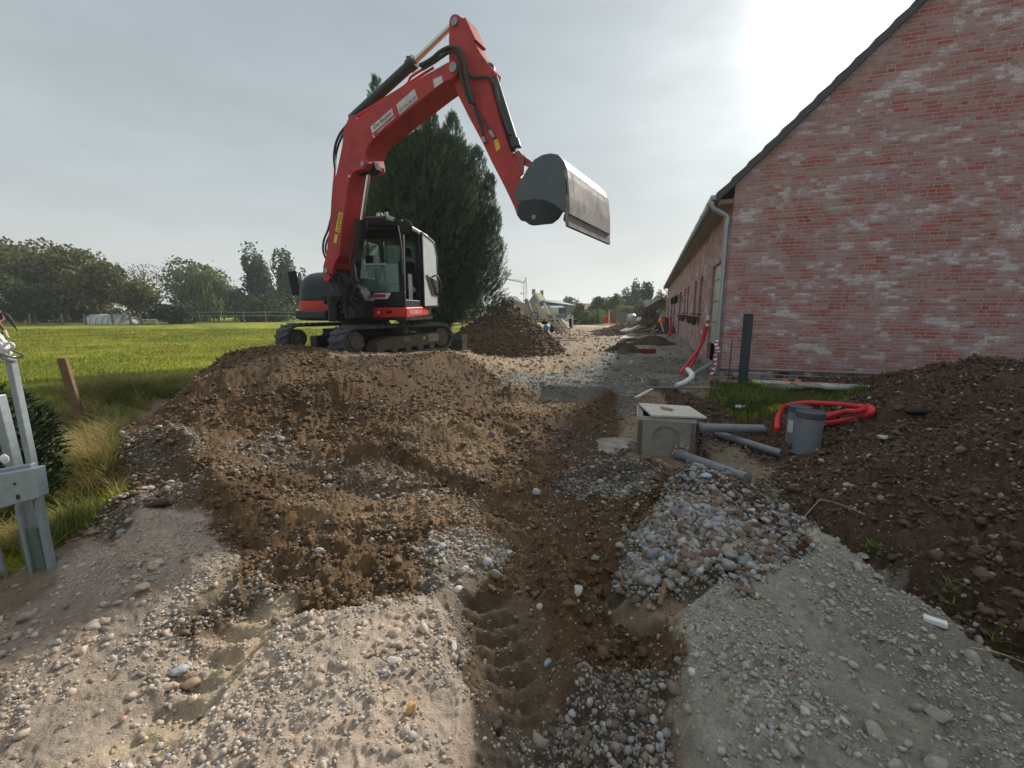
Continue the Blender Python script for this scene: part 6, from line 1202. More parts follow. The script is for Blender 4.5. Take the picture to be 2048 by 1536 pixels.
rock(553, 1245, .024, (.20,.14,.09), 'dark brown egg shaped stone at the tip of the soil edge', sq=(.8,.8,1.1)); rock(330, 1010, .05, (.06,.04,.028), 'dark rotten clod in the gravel bank on the left', sq=(1.8,1,.6)); rock(1098, 1330, .022, (.28,.32,.36), 'blue grey stone on the ridge between the ruts')
rock(1762, 1282, .02, (.33,.22,.17), 'reddish stone lying on the grey gravel ramp'); rock(1875, 1430, .034, (.24,.225,.19), 'broad flat stone near the bottom right of the grey ramp', sq=(1.1,.75,.45), sink=.55); rock(1726, 1118, .028, (.34,.34,.33), 'pale boulder at the upper edge of the grey ramp')
rock(1850, 832, .10, (.03,.022,.018), 'large black clod jutting from the dark heap', sq=(1.5,1,.7)); rock(1765, 885, .045, (.44,.42,.38), 'pale stone on the left flank of the dark heap'); rock(1640, 1000, .05, (.05,.036,.026), 'dark clod at the foot of the dark heap')
o = MB().beam(ghit(1330, 1180)+UP*.03, ghit(1318, 1222)+UP*.02, .022, .02).build('wood_scrap', WOODPOST, None, bevel=.005); tag(o, 'dark wood chunk stuck in the foot of the gravel heap', 'wood scrap')
o = MB().beam(ghit(1468, 1185)+UP*.02, ghit(1510, 1196)+UP*.015, .03, .02).build('wood_scrap', WOODPOST, None, bevel=.005); tag(o, 'brown wood splinter at the front edge of the gravel heap', 'wood scrap')
o = MB().box(ghit(1869, 1250)+UP*.01, (.07, .03, .02), rz=-.7).build('plastic_scrap', WHITE, None, bevel=.003); tag(o, 'white plastic scrap at the edge of the grey ramp', 'plastic scrap')
o = MB().ball(ghit(1412, 963)+UP*.03, .035, 10, (1.2, .8, .5)).build('blue_scrap', worn('blue_film', (.25,.42,.52), .5), None, smooth=True); tag(o, 'pale blue plastic scrap on top of the gravel heap', 'plastic scrap')
o = MB().box(ghit(1480, 818)+UP*.03, (.14, .10, .04), rz=.5).build('white_scrap', WHITE, None, bevel=.015); tag(o, 'crumpled white scrap left of the weed clump', 'plastic scrap')
for i, (a, b_, lb_) in enumerate([((1940,1305),(2046,1345),'long dry reed stalk across the bottom right soil'),((1640,1010),(1600,1050),'broken straw stalk leaning on the dark soil'),((1640,1010),(1730,1035),'bent straw stalk pointing right on the dark soil')]):
    A_, B_2 = ghit(*a)+UP*.02, ghit(*b_)+UP*.015; o = MB().tube([A_, (A_+B_2)/2+UP*.01, B_2], .0025, 6).build('dry_stalk', WOODP, None); tag(o, lb_, 'stalk')

# ------------------------------------------------------------------ puddle, heaps, site rubbish, far houses
mbp = MB(); c_ = Vector((sum(p[0] for p in PUD)/len(PUD), sum(p[1] for p in PUD)/len(PUD), 0)); zl = [gz(p[0], p[1]) for p in PUD]; zc = min(gz(c_.x+dx, c_.y+dy) for dx in (-.15, 0, .15) for dy in (-.15, 0, .15))+.012
m = NM('muddy_water'); f = m.noise(6, 4); m.set(Base_Color=(.15, .115, .085), Roughness=m.rng(f, .4, .6, .2, .5)); m.bump(f, .3, .01); m.set(Specular_IOR_Level=.8)
mbp.add([(c_.x+.5*math.cos(a)*(1+.3*math.sin(3*a)), c_.y+.8*math.sin(a)*(1+.2*math.cos(2*a)), zc) for a in np.linspace(0, 2*math.pi, 40, endpoint=False)], [tuple(range(40))]); o = mbp.build('puddle', m.m, None); tag(o, kind='structure')
def heap(name, label, c, rx, ry, h, colr, seed, n=90, lump=.08, rz=0, group='soil heaps on the site', stripes=0):
    th_ = np.linspace(0, 2*math.pi, n*2, endpoint=False); t = np.linspace(0, 1, n); TT_, T2 = np.meshgrid(th_, t); ca, sa = np.cos(TT_), np.sin(TT_); edge = 1+.13*np.sin(TT_*3+seed)+.08*np.sin(TT_*5+seed*2)
    x = ca*T2*rx*edge; y = sa*T2*ry*edge; xr = x*math.cos(rz)-y*math.sin(rz); yr = x*math.sin(rz)+y*math.cos(rz); X, Y = c[0]+xr, c[1]+yr
    z = h*(1-T2**1.25)*(1-.1*T2)+fbm(X, Y, 2.2/rx*1.5, 5, seed)*h*.20*(1-T2*.6)+(np.abs(fbm(X, Y, 9/max(rx, .5), 4, seed+3))-.2)*lump*(1.2-T2)+fbm(X, Y, 30/max(rx, .5), 3, seed+9)*lump*.35
    z = z-.06*T2**6; V_ = np.stack([X-c[0], Y-c[1], z], -1); V_[0] = V_[0].mean(0); V_ = V_.reshape(-1, 3); ix = np.arange(n*2*n).reshape(n, 2*n); Q_ = np.stack([ix[:-1], ix[1:], np.roll(ix, -1, 1)[1:], np.roll(ix, -1, 1)[:-1]], -1).reshape(-1, 4)
    cm = np.clip(.5+.9*fbm(X*1.0, Y*1.0, 2.5/max(rx, .3), 4, seed+20), 0, 1)[..., None]; C_ = np.array(colr[0])*(1-cm)+np.array(colr[1])*cm
    o = np_mesh(name, V_, Q_, C_.reshape(-1, 3), GROUND, False); o.location = (c[0], c[1], c[2]); tag(o, label, 'soil heap', group); return o
hc = ghit(1008, 690); hc = Vector((-.25, 14.2, 0)); heap('soil_heap', 'tall rough brown heap of excavated soil right of the excavator', (hc.x, hc.y, -.05), 2.05, 1.8, 1.52, ((.085,.058,.038), (.175,.115,.062)), 4, 170, .34)
n = 9000; a = rng.uniform(0, 6.283, n); t = rng.random(n)**.6; x = hc.x+np.cos(a)*t*2.15; y = hc.y+np.sin(a)*t*1.85; dg = bpy.context.evaluated_depsgraph_get()
hz = 1.50*(1-t**1.25)*(1-.1*t)-.05; c = rng.random((n, 1)); C_ = np.array((.07,.048,.033))*(1-c)+np.array((.20,.135,.075))*c; r_ = .03*np.exp(np.clip(rng.normal(size=n), -1.5, 1.7)*.45); hob = bpy.data.objects['soil_heap']
hv_ = np.array([v.co[:] for v in hob.data.vertices]).reshape(170, 340, 3); it = np.clip((t*169/1.05).astype(int), 0, 169); ia = (a/6.2832*340).astype(int) % 340; pos = hv_[it, ia]+np.array((hc.x, hc.y, -.05))
o = scatter_rocks('heap_clods', pos, r_, C_, 1, 3, STONE, sink=.35, smooth=False); tag(o, 'clods and roots covering the tall brown heap', 'soil clods', kind='stuff')
p = atz(1312, 690, 0); heap('soil_heap', 'smooth dark conical mound before the red conduits at the wall', (p.x, p.y+.4, 0), .95, .8, .36, ((.06,.045,.033), (.10,.075,.05)), 11, 60, .04)
p = atz(1255, 706, 0); heap('rubble_heap', 'small heap of broken brick and clods on the grey yard', (p.x, p.y+.35, 0), .62, .55, .30, ((.07,.05,.038), (.17,.11,.08)), 12, 70, .16)
p = atz(1285, 668, 0); heap('soil_heap', 'low dark spoil heap under the boards at the yard end', (p.x+.3, p.y+1.5, 0), 3.2, 2.0, .55, ((.045,.034,.026), (.10,.07,.045)), 14, 90, .30)
p = atz(1245, 672, 0); heap('soil_heap', 'flat dark spoil left of the boards', (p.x-.3, p.y+1., 0), 1.4, 1.0, .30, ((.06,.042,.03), (.13,.09,.06)), 15, 60, .2)
p = atz(1330, 655, 0); heap('soil_heap', 'dark spoil bank behind the boards near the far downpipe', (p.x, p.y+2, 0), 4.0, 2.2, .75, ((.05,.038,.028), (.12,.085,.05)), 16, 80, .3)
def T(o, l_, c_, g_=None): return tag(o, l_, c_, g_)
p = ghit(1294, 706); e = empty('brick_stack', p, 'dark red brick block lying on the grey yard', 'brick'); MB().box(p+UP*.07, (.50, .16, .13), rz=.1).build('brick', worn('dark_red_brick', (.17,.03,.03), .8), e, bevel=.01); MB().cyl(p+Vector((0, 0, .13)), p+Vector((0, 0, .22)), .02, .01, n=8).build('white_peg', WHITE, e)
# boards and planks on the spoil
def plank(a, b, w_, h_, mat, label, name='plank', group='planks on the site', up=(0,0,1)): return T(MB().beam(a, b, w_, h_, up=up).build(name, mat, None, bevel=.004), label, 'plank', group)
def pz_(u, v, z): return atz(u, v, z)
pp = [pz_(1237, 678, .12), pz_(1268, 677, .12), pz_(1277, 669.5, .18), pz_(1253, 669.5, .18)]; T(MB().prism(pp, (0, 0, .03)).build('plywood_sheet', PLY, None), 'grey-green plywood sheet lying flat before the spoil', 'board')
for i, (a, b, w_, m_, l_) in enumerate([((1250,663,.35),(1282,650,.62),.22,WOODG,'pale leaning board, leftmost on the spoil'),((1262,661,.4),(1290,653,.6),.22,LIDM,'palest wide board over the spoil'),((1270,664,.35),(1308,657,.5),.20,WOODG,'long board sloping right over the spoil'),((1252,669,.22),(1296,667,.28),.3,PLY,'grey board under the leaning boards'),
        ((1298,669,.15),(1316,659,.45),.08,LIDM,'thin white lath leaning at the right of the spoil'),((1304,661,.35),(1312,651,.75),.05,LIDM,'thin upright lath sticking out of the spoil'),((1300,673,.08),(1335,671,.08),.14,PLY,'flat plank right of the plywood sheet'),((1285,679,.05),(1335,675,.05),.12,WOODG,'long flat plank before the small mound'),((1242,663,.3),(1256,656,.4),.2,WOODD,'dark board at the left end of the spoil')]):
    plank(pz_(*a), pz_(*b), w_, .03, m_, l_)
T(MB().prism([pz_(1290, 678, .1), pz_(1312, 676, .1), pz_(1308, 673.5, .14), pz_(1294, 674, .16)], (0, 0, .03)).build('white_sheet', WHITE, None), 'white sheet scrap on top of the small mound', 'sheet')
plank(pz_(1008, 700, .05), pz_(1050, 712, .02), .10, .03, WOODG, 'weathered plank at the foot of the tall heap'); plank(pz_(1120, 681, .03), pz_(1168, 678, .03), .12, .03, WOODG, 'curved pale lath lying on the road right of the tall heap')
e = empty('warning_lamp', pz_(1327, 663, .3), 'yellow site warning lamp on a white leaning post', 'warning lamp'); a, b = pz_(1327, 663, .3), atY(1321, 643, pz_(1327, 663, .3).y); MB().cyl(a, b, .035, n=10).build('post', WHITE, e); MB().lathe(b-UP*.02, [(.11, 0), (.11, .07), (.08, .16), (.04, .25), (0, .27)], 14).build('lamp', worn('amber_lamp', (.80,.38,.03), .4), e, smooth=True)
for i, (u, v) in enumerate(((1238, 657), (1234, 650))):
    p = atz(u, v, 0); T(MB().cyl(p, p+UP*.45, .07, .03, n=8).build('marker_peg', ORANGE, None), ['nearer orange marker peg at the end of the dirt road', 'farther orange marker peg at the end of the dirt road'][i], 'marker peg', 'orange marker pegs')
for i, (l0, l1, s0, zz, lb_) in enumerate(((7.4, 7.9, -.35, .75, 'red conduits leaning on the wall below the second slit window'), (17.5, 18.6, -.5, .95, 'red conduit at the wall between the brown doors'))):
    l0, l1 = ((14.0, 14.6), (26.6, 27.4))[i]; e = empty('red_conduit', B(-.4, l0, 0), ['red conduits leaning on the wall near the brown door', 'red conduit leaning near the far end of the house'][i], 'conduit')
    for k in range(2): corr([B(-.5+.08*k, l0+.1*k, .0), B(-.42+.1*k, l0+.3+.15*k, .35), B(-.42+.05*k, l1+.2*k, .95-.12*k)], .042, 'conduit_pipe', e, stp=.03)
# blocks between the heap and the pallets
def yp(u, v, Y): return atY(u, v, Y)
PALS = 'pallets beside the tall heap'
def pallet(c, rz_, label, tilt=0, vert=False):
    e = empty('pallet', c, label, 'pallet', PALS); M = Matrix.Rotation(rz_, 3, 'Z') @ Matrix.Rotation(tilt, 3, 'X'); c = Vector(c)
    for k in range(4): MB().box(c+M @ Vector((0, -.42+k*.28, .06)), (1.2, .13, .022), M=M).build('board', WOODP, e)
    for k in (-.5, 0, .5): MB().box(c+M @ Vector((k, 0, 0)), (.10, .98, .09), M=M).build('bearer', WOODP, e)
    return e
YP = 33.
for i, (u, v, rz_, tl, l_) in enumerate([(1049,622,.1,R(80),'upright pallet left of the leaning planks, upper one'),(1049,640,.1,R(80),'upright pallet left of the leaning planks, lower one'),(1066,626,-.05,R(78),'upright pallet behind the small wheel')]):
    pallet(yp(u, v, YP+.1*i), rz_, l_, tl)
LP = 'planks leaning beside the tall heap'
plank(yp(1088, 638, 18.6), yp(1073, 606, 19.6), .17, .04, WOODP, 'wide pale plank leaning up left of the blue sack', group=LP, up=(0,-1,0)); plank(yp(1112, 640, 18.6), yp(1096, 613, 19.6), .15, .04, WOODP, 'wide pale plank leaning up right of the white pole', group=LP, up=(0,-1,0))
plank(yp(1096, 640, 18.7), yp(1084, 620, 19.5), .14, .04, WOODP, 'shorter plank between the two wide planks', group=LP, up=(0,-1,0)); T(MB().cyl(yp(1098, 630, 19), yp(1088, 606, 19), .045, n=8).build('white_pole', WHITE, None), 'thin white pole leaning above the planks', 'pole')
T(MB().cyl(yp(1066, 632, 19), yp(1056, 606, 19), .06, n=8).build('ladder', GALV, None), 'grey metal tube leaning behind the small wheel', 'tube')
for k in range(9):
    a = yp(1108+(k % 3)*8+2*(k//3), 650+6*(k//3), 17.6+.1*k); plank(a+Vector((.06, -.3, -.10)), a+Vector((-.14+.03*(k % 3), .4, .16)), .075, .05, WOODP if k % 3 else WOODG, '%s board in the %s row of sloping boards right of the blue sack' % (('left', 'middle', 'right')[k % 3], ('rear', 'centre', 'front')[k//3]), group='sloping boards stacked by the road', up=(0,-1,.3))
e = empty('wheel', yp(1069, 632, 18.2), 'spoked wheel standing in front of the upright pallets', 'wheel'); w_ = MB(); cW = yp(1069, 632, 18.2); w_.tube([cW+Vector((.16*math.cos(a), 0, .16*math.sin(a))) for a in np.linspace(0, 2*math.pi, 20, endpoint=False)], .018, 6, closed=True, smooth=1); w_.build('tyre', RUBBER, e)
for k in range(6): MB().cyl(cW+Vector((.15*math.cos(k*math.pi/6), 0, .15*math.sin(k*math.pi/6))), cW-Vector((.15*math.cos(k*math.pi/6), 0, .15*math.sin(k*math.pi/6))), .008, n=5).build('spoke', GALV, e)
MB().cyl(cW-Vector((0, .04, 0)), cW+Vector((0, .04, 0)), .05, n=10).build('hub', GALV, e)
bc2 = yp(1092, 656, 17.2); T(MB().ball(bc2, .13, 14, (.9, .7, 1.15)).build('blue_sack', BLUE, None, smooth=True), 'bright blue sack at the right foot of the tall heap', 'sack'); T(MB().ball(bc2+Vector((-.05, .1, .22)), .13, 12, (1.1, .7, .7)).build('black_crate', BLACKM, None), 'black rubbish bag on top of the blue sack', 'bag')
T(MB().ball(bc2+Vector((.24, .1, -.03)), .14, 12, (.7, .8, 1.2)).build('black_bag', BLACKM, None), 'black rubbish bag right of the blue sack', 'bag')
T(MB().beam(yp(1072, 642, 17.5), yp(1088, 642, 17.4), .2, .04).build('grey_board', GALV, None), 'pale grey metal strip behind the blue sack', 'strip')
# trailer with white frame
tr = empty('flat_trailer', yp(1128, 652, 21.5), 'dark flat trailer with grey rails parked behind the boards', 'trailer'); tb = tr.location
MB().box(yp(1124, 641, 21.8), (1.3, 1.6, .12)).build('bed', BLACKM, tr); 
for v in (629, 636, 644): MB().beam(yp(1106, v, 21), yp(1142, v, 21.0), .05, .08).build('side_rail', GALV, tr)
for u in (1109, 1127, 1141): MB().cyl(yp(u, 655, 21), yp(u, 626, 21), .03, n=6).build('rail_post', GALV, tr)
for u in (1115, 1136): MB().cyl(yp(u, 650, 21), yp(u, 650, 21.2), .22, n=16).build('wheel', RUBBER, tr)
ws = empty('white_rack', yp(1142, 655, 20), 'white metal rack standing at the edge of the road', 'rack')
for u in (1136, 1145): MB().cyl(yp(u, 656, 20), yp(u, 630, 20), .04, n=6).build('leg', WHITE, ws)
MB().beam(yp(1131, 640, 20), yp(1141, 629, 20), .05, .05).build('brace', WHITE, ws); MB().beam(yp(1133, 636, 20), yp(1147, 636, 20), .05, .05).build('crossbar', WHITE, ws)
MB().box(yp(1139.5, 647, 20.05), (.18, .1, .45)).build('black_panel', BLACKM, ws)
T(MB().cyl(yp(1128, 648, 18.9), yp(1131, 651, 19.2), .16, n=20).build('cable_reel', WHITE, None, bevel=.02), 'white round reel before the dark trailer', 'reel'); T(MB().beam(yp(1124, 640, 19), yp(1138, 658, 18.4), .10, .10).build('white_beam', LIDM, None), 'pale beam sloping beside the white reel', 'beam')
# houses and sheds beyond
def gable_house(name, label, ul, ur, ub, ue, ut, Y, dep, wallm, roofm, cat='house', ridge='x', gl=None):
    a, b = atY(ul, ub, Y), atY(ur, ub, Y); a.z = b.z = -.2; ze = atY(ul, ue, Y).z; zt = atY(ul, ut, Y).z; e = empty(name, (a+b)/2, label, cat); w_ = b.x-a.x
    MB().box(Vector(((a.x+b.x)/2, Y+dep/2, (ze-.2)/2)), (w_, dep, ze+.2)).build('wall', wallm, e)
    if ridge == 'x':
        m_ = MB(); g_ = gl if gl else w_*.28; m_.prism([Vector((a.x-.3, Y-.3, ze-.1)), Vector((a.x-.3, Y+dep+.3, ze-.1)), Vector((a.x-.3, Y+dep/2, zt))], (w_+.6, 0, 0)); m_.build('roof', roofm, e)
    else:
        MB().prism([Vector((a.x, Y-.01, ze-.02)), Vector((b.x, Y-.01, ze-.02)), Vector(((a.x+b.x)/2, Y-.01, zt-.15))], (0, dep, 0)).build('gable', wallm, e)
        for s_ in (0, 1):
            x0, x1 = ((a.x-.3, (a.x+b.x)/2), ((a.x+b.x)/2, b.x+.3))[s_]; z0, z1 = ((ze-.25, zt), (zt, ze-.25))[s_]; MB().prism([Vector((x0, Y-.35, z0)), Vector((x1, Y-.35, z1)), Vector((x1, Y-.35, z1+.22)), Vector((x0, Y-.35, z0+.22))], (0, dep+.6, 0)).build('roof', roofm, e)
    return e, a, b, ze, zt
GRW = worn('grey_render', (.20,.185,.20), .9); BRW = worn('far_red_brick', (.25,.12,.09), .9); GRR = worn('mossy_green_roof', (.12,.17,.06), .9); DRR = worn('dark_slate_roof', (.10,.09,.10), .8); BLS = worn('blue_grey_sheet', (.07,.10,.125), .6); LGS = worn('light_corrugated', (.30,.34,.36), .6)
# grey house: gable left, long roof to the right
Y = 95; ze = atY(1010, 607, Y).z; zt = atY(1010, 593.5, Y).z; g0, g1, gm, re = atY(1007, 0, Y).x, atY(1031, 0, Y).x, atY(1018, 0, Y).x, atY(1056, 0, Y).x
e = empty('grey_house', Vector((g0+4, Y, 0)), 'grey house with dark pitched roof behind the tall heap', 'house'); MB().prism([(g0, Y, -.2), (g1, Y+2, -.2), (g1, Y+2, ze), (gm, Y+1, zt), (g0, Y, ze)], (.3, 3, 0)).build('gable_wall', GRW, e)
MB().prism([(g1, Y+1.9, ze-.6), (gm, Y+.9, zt), (re-2.2, Y+4, zt+.2), (re, Y+4, ze-.4)], (0, .3, .1)).build('roof', DRR, e); MB().prism([(g1, Y+2, -.2), (re, Y+4, -.2), (re, Y+4, ze-.3), (g1, Y+2, ze-.3)], (0, 3, 0)).build('wall', GRW, e); MB().box(((g0+g1)/2-.6, Y-.1, ze*.62), (.8, .3, .8)).build('window', GLASSD, e)
Y = 85; ze = atY(1060, 607, Y).z; zt = atY(1072, 587, Y).z; g0, g1, gm, re = atY(1058, 0, Y).x, atY(1086, 0, Y).x, atY(1073, 0, Y).x, atY(1107, 0, Y).x
e = empty('red_house', Vector((gm, Y, 0)), 'red brick house with green mossy roof and two chimneys', 'house'); MB().prism([(g0, Y, -.2), (g1, Y, -.2), (g1, Y, ze), (gm, Y, zt), (g0, Y, ze)], (.2, 6, 0)).build('gable_wall', BRW, e)
rr2 = MB().prism([(g1+.3, Y-.2, ze-.2), (gm, Y-.2, zt+.15), (atY(1096, 0, Y).x, Y+6, zt+.15), (re, Y+6, ze+.4)], (0, .3, .12)).build('roof', GRR, e); MB().beam((g1+.35, Y-.3, ze-.15), (gm, Y-.3, zt+.25), .3, .35).build('verge', LIDM, e)
for u in (1072.5, 1095): MB().box(Vector((atY(u, 0, Y).x, Y+1 if u < 1080 else Y+6.2, zt+.35)), (.65, .65, 1.0)).build('chimney', BRW, rr2)
# blue shed with low pitched roof
Y = 52; e = empty('blue_shed', atY(1115, 640, Y), 'blue-grey shed with shallow pale roof and glazed lean-to', 'shed'); e.location.z = 0
def q_(u, v, dy=0): p = atY(u, v, Y+dy); return p
MB().prism([(q_(1073, 0).x, Y, -.2), (q_(1152, 0).x, Y, -.2), q_(1152, 613), q_(1120, 610), q_(1088, 602.5), q_(1073, 606)], (0, 6, 0)).build('wall', BLS, e); MB().prism([q_(1086, 600.5, -.3), q_(1086, 602.5, -.3), q_(1151, 613.5, -.3), q_(1153, 611, -.3), q_(1120, 602, 2)], (0, 7, .1)).build('roof', LGS, e)
MB().prism([(q_(1120, 0).x, Y-.2, -.2), (q_(1151, 0).x, Y-.2, -.2), q_(1151, 612.5, -.2), q_(1120, 608.5, -.2)], (0, .1, 0)).build('cladding', worn('pale_cladding', (.26,.29,.30), .7), e)
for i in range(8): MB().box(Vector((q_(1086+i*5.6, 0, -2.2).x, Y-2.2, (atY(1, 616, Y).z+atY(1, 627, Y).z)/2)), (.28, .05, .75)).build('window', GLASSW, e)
MB().prism([q_(1082, 616, -2), q_(1130, 616, -2), q_(1120, 612, -.2), q_(1086, 612, -.2)], (0, 0, .08)).build('lean_to_roof', LGS, e); MB().prism([(q_(1082, 0, -2.1).x, Y-2.05, -.2), (q_(1130, 0, -2.1).x, Y-2.05, -.2), q_(1130, 628, -2.05), q_(1082, 628, -2.05)], (0, .08, 0)).build('lean_to_wall', BLS, e); MB().box(Vector((q_(1137, 0, -.4).x, Y-.4, .9)), (.9, .1, 2)).build('door', BLS, e)
# low shed with corrugated roof just behind the heap
Y = 32; e = empty('low_shed', atY(1000, 640, Y), 'low dark shed with pale corrugated roof peeking over the tall heap', 'shed'); e.location.z = 0
MB().prism([(atY(972, 0, Y).x, Y, -.1), (atY(1030, 0, Y).x, Y, -.1), atY(1030, 620, Y), atY(985, 610, Y), atY(972, 614, Y)], (0, 5, 0)).build('wall', WOODD, e)
MB().prism([atY(968, 614, Y-.3), atY(984, 607, Y-.3), atY(1032, 619, Y-.3), atY(1031, 621, Y-.3), atY(984, 609.5, Y-.3), atY(969, 616, Y-.3)], (0, 6, .25)).build('roof', LGS, e)
Y = 40; T(MB().prism([atY(938, 621, Y), atY(962, 618.5, Y), atY(962, 620.5, Y), atY(938, 623, Y)], (0, 4, .1)).build('shelter_roof', LGS, None), 'pale flat shelter roof before the round hedge', 'shelter')
e, *_ = gable_house('brown_roof_house', 'distant long brown roof behind the shrubs at the road end', 1142, 1192, 650, 622, 606, 75, 8, GRW, worn('brown_roof', (.19,.12,.085), .9))
# cranes
def crane(um, vb, vt, ujib, vjib, ub_, Y, label, peak):
    b = atY(um, 640, Y); b.z = 0; t = atY(um, vt, Y); e = empty('tower_crane', b, label, 'crane', 'tower cranes on the horizon'); x = b.x
    s_ = .38
    for dx in (-s_, s_):
        MB().beam((x+dx, Y, 0), (x+dx, Y, t.z), .2, .2).build('mast_chord', GALV, e)
    mb = MB(); k = 0; z = 0
    while z < t.z-2: mb.beam((x-s_, Y, z), (x+s_, Y, z+2) if k % 2 else (x+s_, Y, z+2), .09, .09); z += 2; k += 1
    mb.build('mast_lattice', GALV, e)
    j = atY(ujib, vjib, Y); jb = MB().beam(t, j, .22, .24).build('jib', GALV, e); MB().beam(t+Vector((0, 0, .6)), t.lerp(j, .98)+Vector((0, 0, .15)), .10, .10).build('jib_top_chord', GALV, jb)
    for k in range(10): MB().beam(t.lerp(j, k/10)+Vector((0, 0, .6*(1-k/10))), t.lerp(j, (k+1)/10), .10, .10).build('jib_lattice', GALV, jb)
    pk = atY(peak[0], peak[1], Y); MB().beam(t, pk, .35, .35).build('peak', GALV, e); MB().beam(pk, t.lerp(j, .42), .07, .07).build('stay', GALV, e); MB().beam(pk, (x+1.5, Y, 2), .07, .07).build('back_stay', GALV, e)
    return e, t, j
e, t, j = crane(1049.5, 620, 566, 990, 554, 1049, 150, 'nearer tower crane with long jib pointing left', (1052, 555)); h_ = t.lerp(j, .10); MB().beam(h_, h_-Vector((0, 0, 3.5)), .05, .05).build('hoist_rope', BLACKM, e); MB().box(h_-Vector((0, 0, 3.7)), (.9, .4, .3)).build('hook_block', BLACKM, e)
crane(997, 610, 584, 955, 574, 997, 170, 'farther and smaller tower crane left of the other', (1001, 576))
# garden things at the road end
Yg = 41
o = T(MB().prism([atY(1200, 646, Yg), atY(1212, 646, Yg), atY(1212, 624, Yg), atY(1210, 620, Yg), atY(1202, 620, Yg), atY(1200, 624, Yg)], (0, .5, 0)).build('topiary_hedge', worn('lime_leaves', (.16,.28,.04), .9, bump=1.), None, bevel=.05), 'narrow lime green upright hedge piece at the road end', 'hedge')
e = empty('play_tower', atY(1213, 646, Yg-1), 'red children\'s play tower with slide and white pole', 'play tower'); RP = worn('bright_red_plastic', (.62,.03,.02), .5)
MB().prism([atY(1208, 646, Yg-1), atY(1217, 646, Yg-1), atY(1217, 632, Yg-1), atY(1208, 633, Yg-1)], (0, .6, 0)).build('tower_body', RP, e, bevel=.03); MB().prism([atY(1217, 646, Yg-1.2), atY(1226, 647, Yg-1.2), atY(1220, 631, Yg-1.2), atY(1217.5, 630, Yg-1.2)], (0, .4, 0)).build('slide', RP, e); MB().cyl(atY(1218, 646, Yg-1.3), atY(1218.5, 620, Yg-1.3), .05, n=6).build('pole', WHITE, e); MB().box(atY(1212.5, 638, Yg-1.05), (.22, .05, .12)).build('opening', BLACKM, e)
e = empty('wood_screen', atY(1242, 642, Yg+1), 'woven grey wood screen fence behind the garden furniture', 'fence')
for k in range(10): MB().box(atY(1229+k*2.75, 634, Yg+1), (.12, .04, .85)).build('panel', WOODG, e)
for u in (1226, 1230, 1257): MB().cyl(atY(u, 645, Yg+1), atY(u, 624, Yg+1), .05, n=6).build('post', WOODPOST, e)
bm = bmesh.new(); bmesh.ops.create_icosphere(bm, subdivisions=2, radius=1); cS = atY(1263, 636, Yg-1)
for v in bm.verts: v.co = Vector((v.co.x*.47, v.co.y*.45, v.co.z*.42))*(1+.10*math.sin(v.co.x*9+v.co.z*5))
me = bpy.data.meshes.new('covered_barbecue'); bm.to_mesh(me); bm.free(); me.materials.append(worn('silver_cover', (.36,.42,.46), .35, .5)); o = bpy.data.objects.new('covered_barbecue', me); col.objects.link(o); o.location = cS; T(o, 'silver covered bulky object in the garden at the road end', 'cover')
e = empty('garden_chair', atY(1279, 645, Yg-1), 'white garden chairs beside the silver cover', 'garden chair'); MB().box(atY(1278, 641, Yg-1), (.55, .4, .05)).build('seat', WHITE, e); MB().box(atY(1277, 638, Yg-.8), (.5, .05, .35)).build('backrest', WHITE, e)
for u in (1273.5, 1283): MB().beam(atY(u, 646, Yg-1), atY(u, 641, Yg-1), .05, .05).build('leg', WHITE, e)
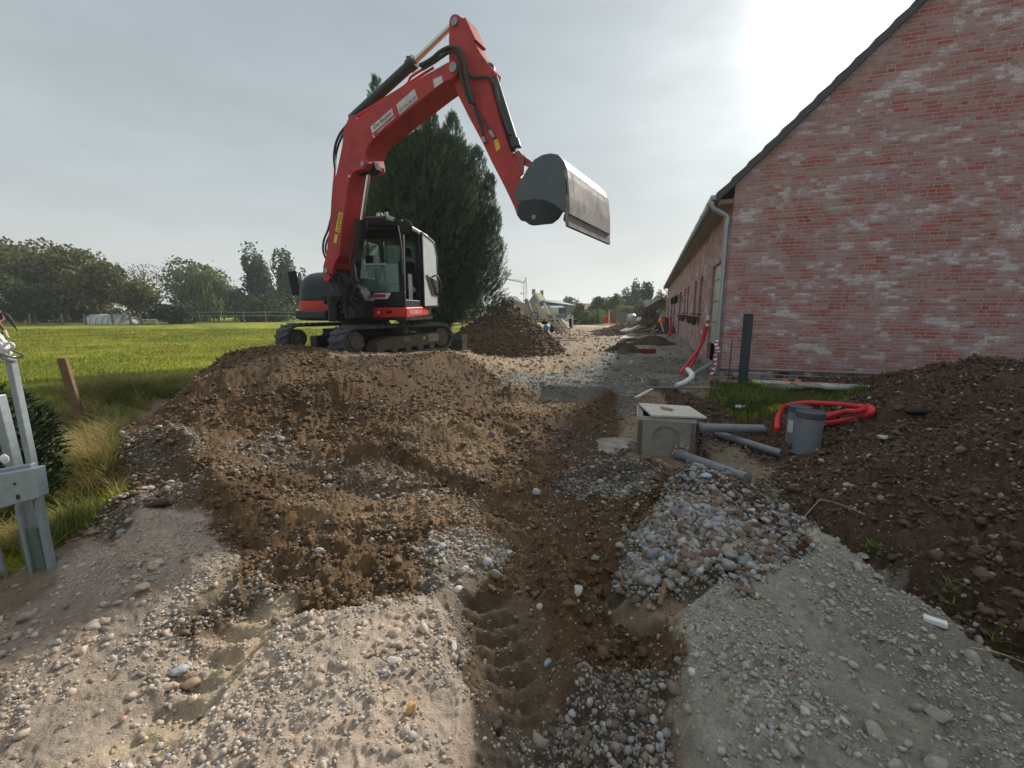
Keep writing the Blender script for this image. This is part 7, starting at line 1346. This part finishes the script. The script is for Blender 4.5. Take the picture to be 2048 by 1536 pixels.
# open timber shed at the far end of the house
Y = 43; e = empty('timber_shed', atY(1315, 642, Y), 'open dark timber shed beyond the far end of the house', 'shed'); e.location.z = 0
L_ = lambda u, v, dy=0: atY(u, v, Y+dy); 
for u in (1303, 1314, 1331): MB().beam(Vector((L_(u, 0).x, Y, 0)), Vector((L_(u, 0).x, Y, L_(u, 611).z)), .16, .16, up=(0,1,0)).build('post', WOODD, e)
MB().prism([L_(1298, 613), L_(1323, 599.5), L_(1346, 611), L_(1346, 618), L_(1303, 618)], (0, .1, 0)).build('gable_board', WOODD, e); MB().prism([L_(1294, 616, -.4), L_(1324, 599, -.4), L_(1324, 597, -.4), L_(1293, 614, -.4)], (0, 5, 0)).build('roof', worn('dark_roof_felt', (.028,.03,.028), 1.0, spec=.1), e); MB().prism([L_(1324, 599, -.4), L_(1350, 614, -.4), L_(1350, 612, -.4), L_(1324, 597, -.4)], (0, 5, 0)).build('roof', worn('dark_roof_felt2', (.028,.03,.028), 1.0, spec=.1), e)
MB().box(Vector((L_(1322, 0, 4).x, Y+4, 1.0)), (2.5, .1, 2.2)).build('back_wall', WOODD, e); MB().beam(L_(1294, 642), L_(1305, 622), .1, .1).build('brace', WOODD, e)
T(MB().ball(L_(1316, 633, 1), .32, 10, (1, 1, 1.3)).build('blue_bundle', worn('blue_cloth', (.08,.14,.25), .8), None), 'blue covered bundle inside the open timber shed', 'bundle'); T(MB().ball(L_(1306, 634, 1), .3, 10, (.9, 1, 1.3)).build('grey_bundle', GREYM, None), 'grey bundle at the left inside the open timber shed', 'bundle')

# ------------------------------------------------------------------ the hazy air of a humid morning
hm = bpy.data.materials.new('haze'); hm.use_nodes = True; hn = hm.node_tree; hn.nodes.remove(hn.nodes['Principled BSDF']); pv = hn.nodes.new('ShaderNodeVolumePrincipled'); pv.inputs['Color'].default_value = (.80, .86, .92, 1); pv.inputs['Density'].default_value = .0010; pv.inputs['Anisotropy'].default_value = .3
hn.links.new(pv.outputs[0], hn.nodes['Material Output'].inputs['Volume'])
ho = MB().box((0, 0, 11.5), (3400, 3400, 27)).build('haze', hm, None); tag(ho, 'thin pale morning haze over the meadow and site', 'haze', kind='stuff')
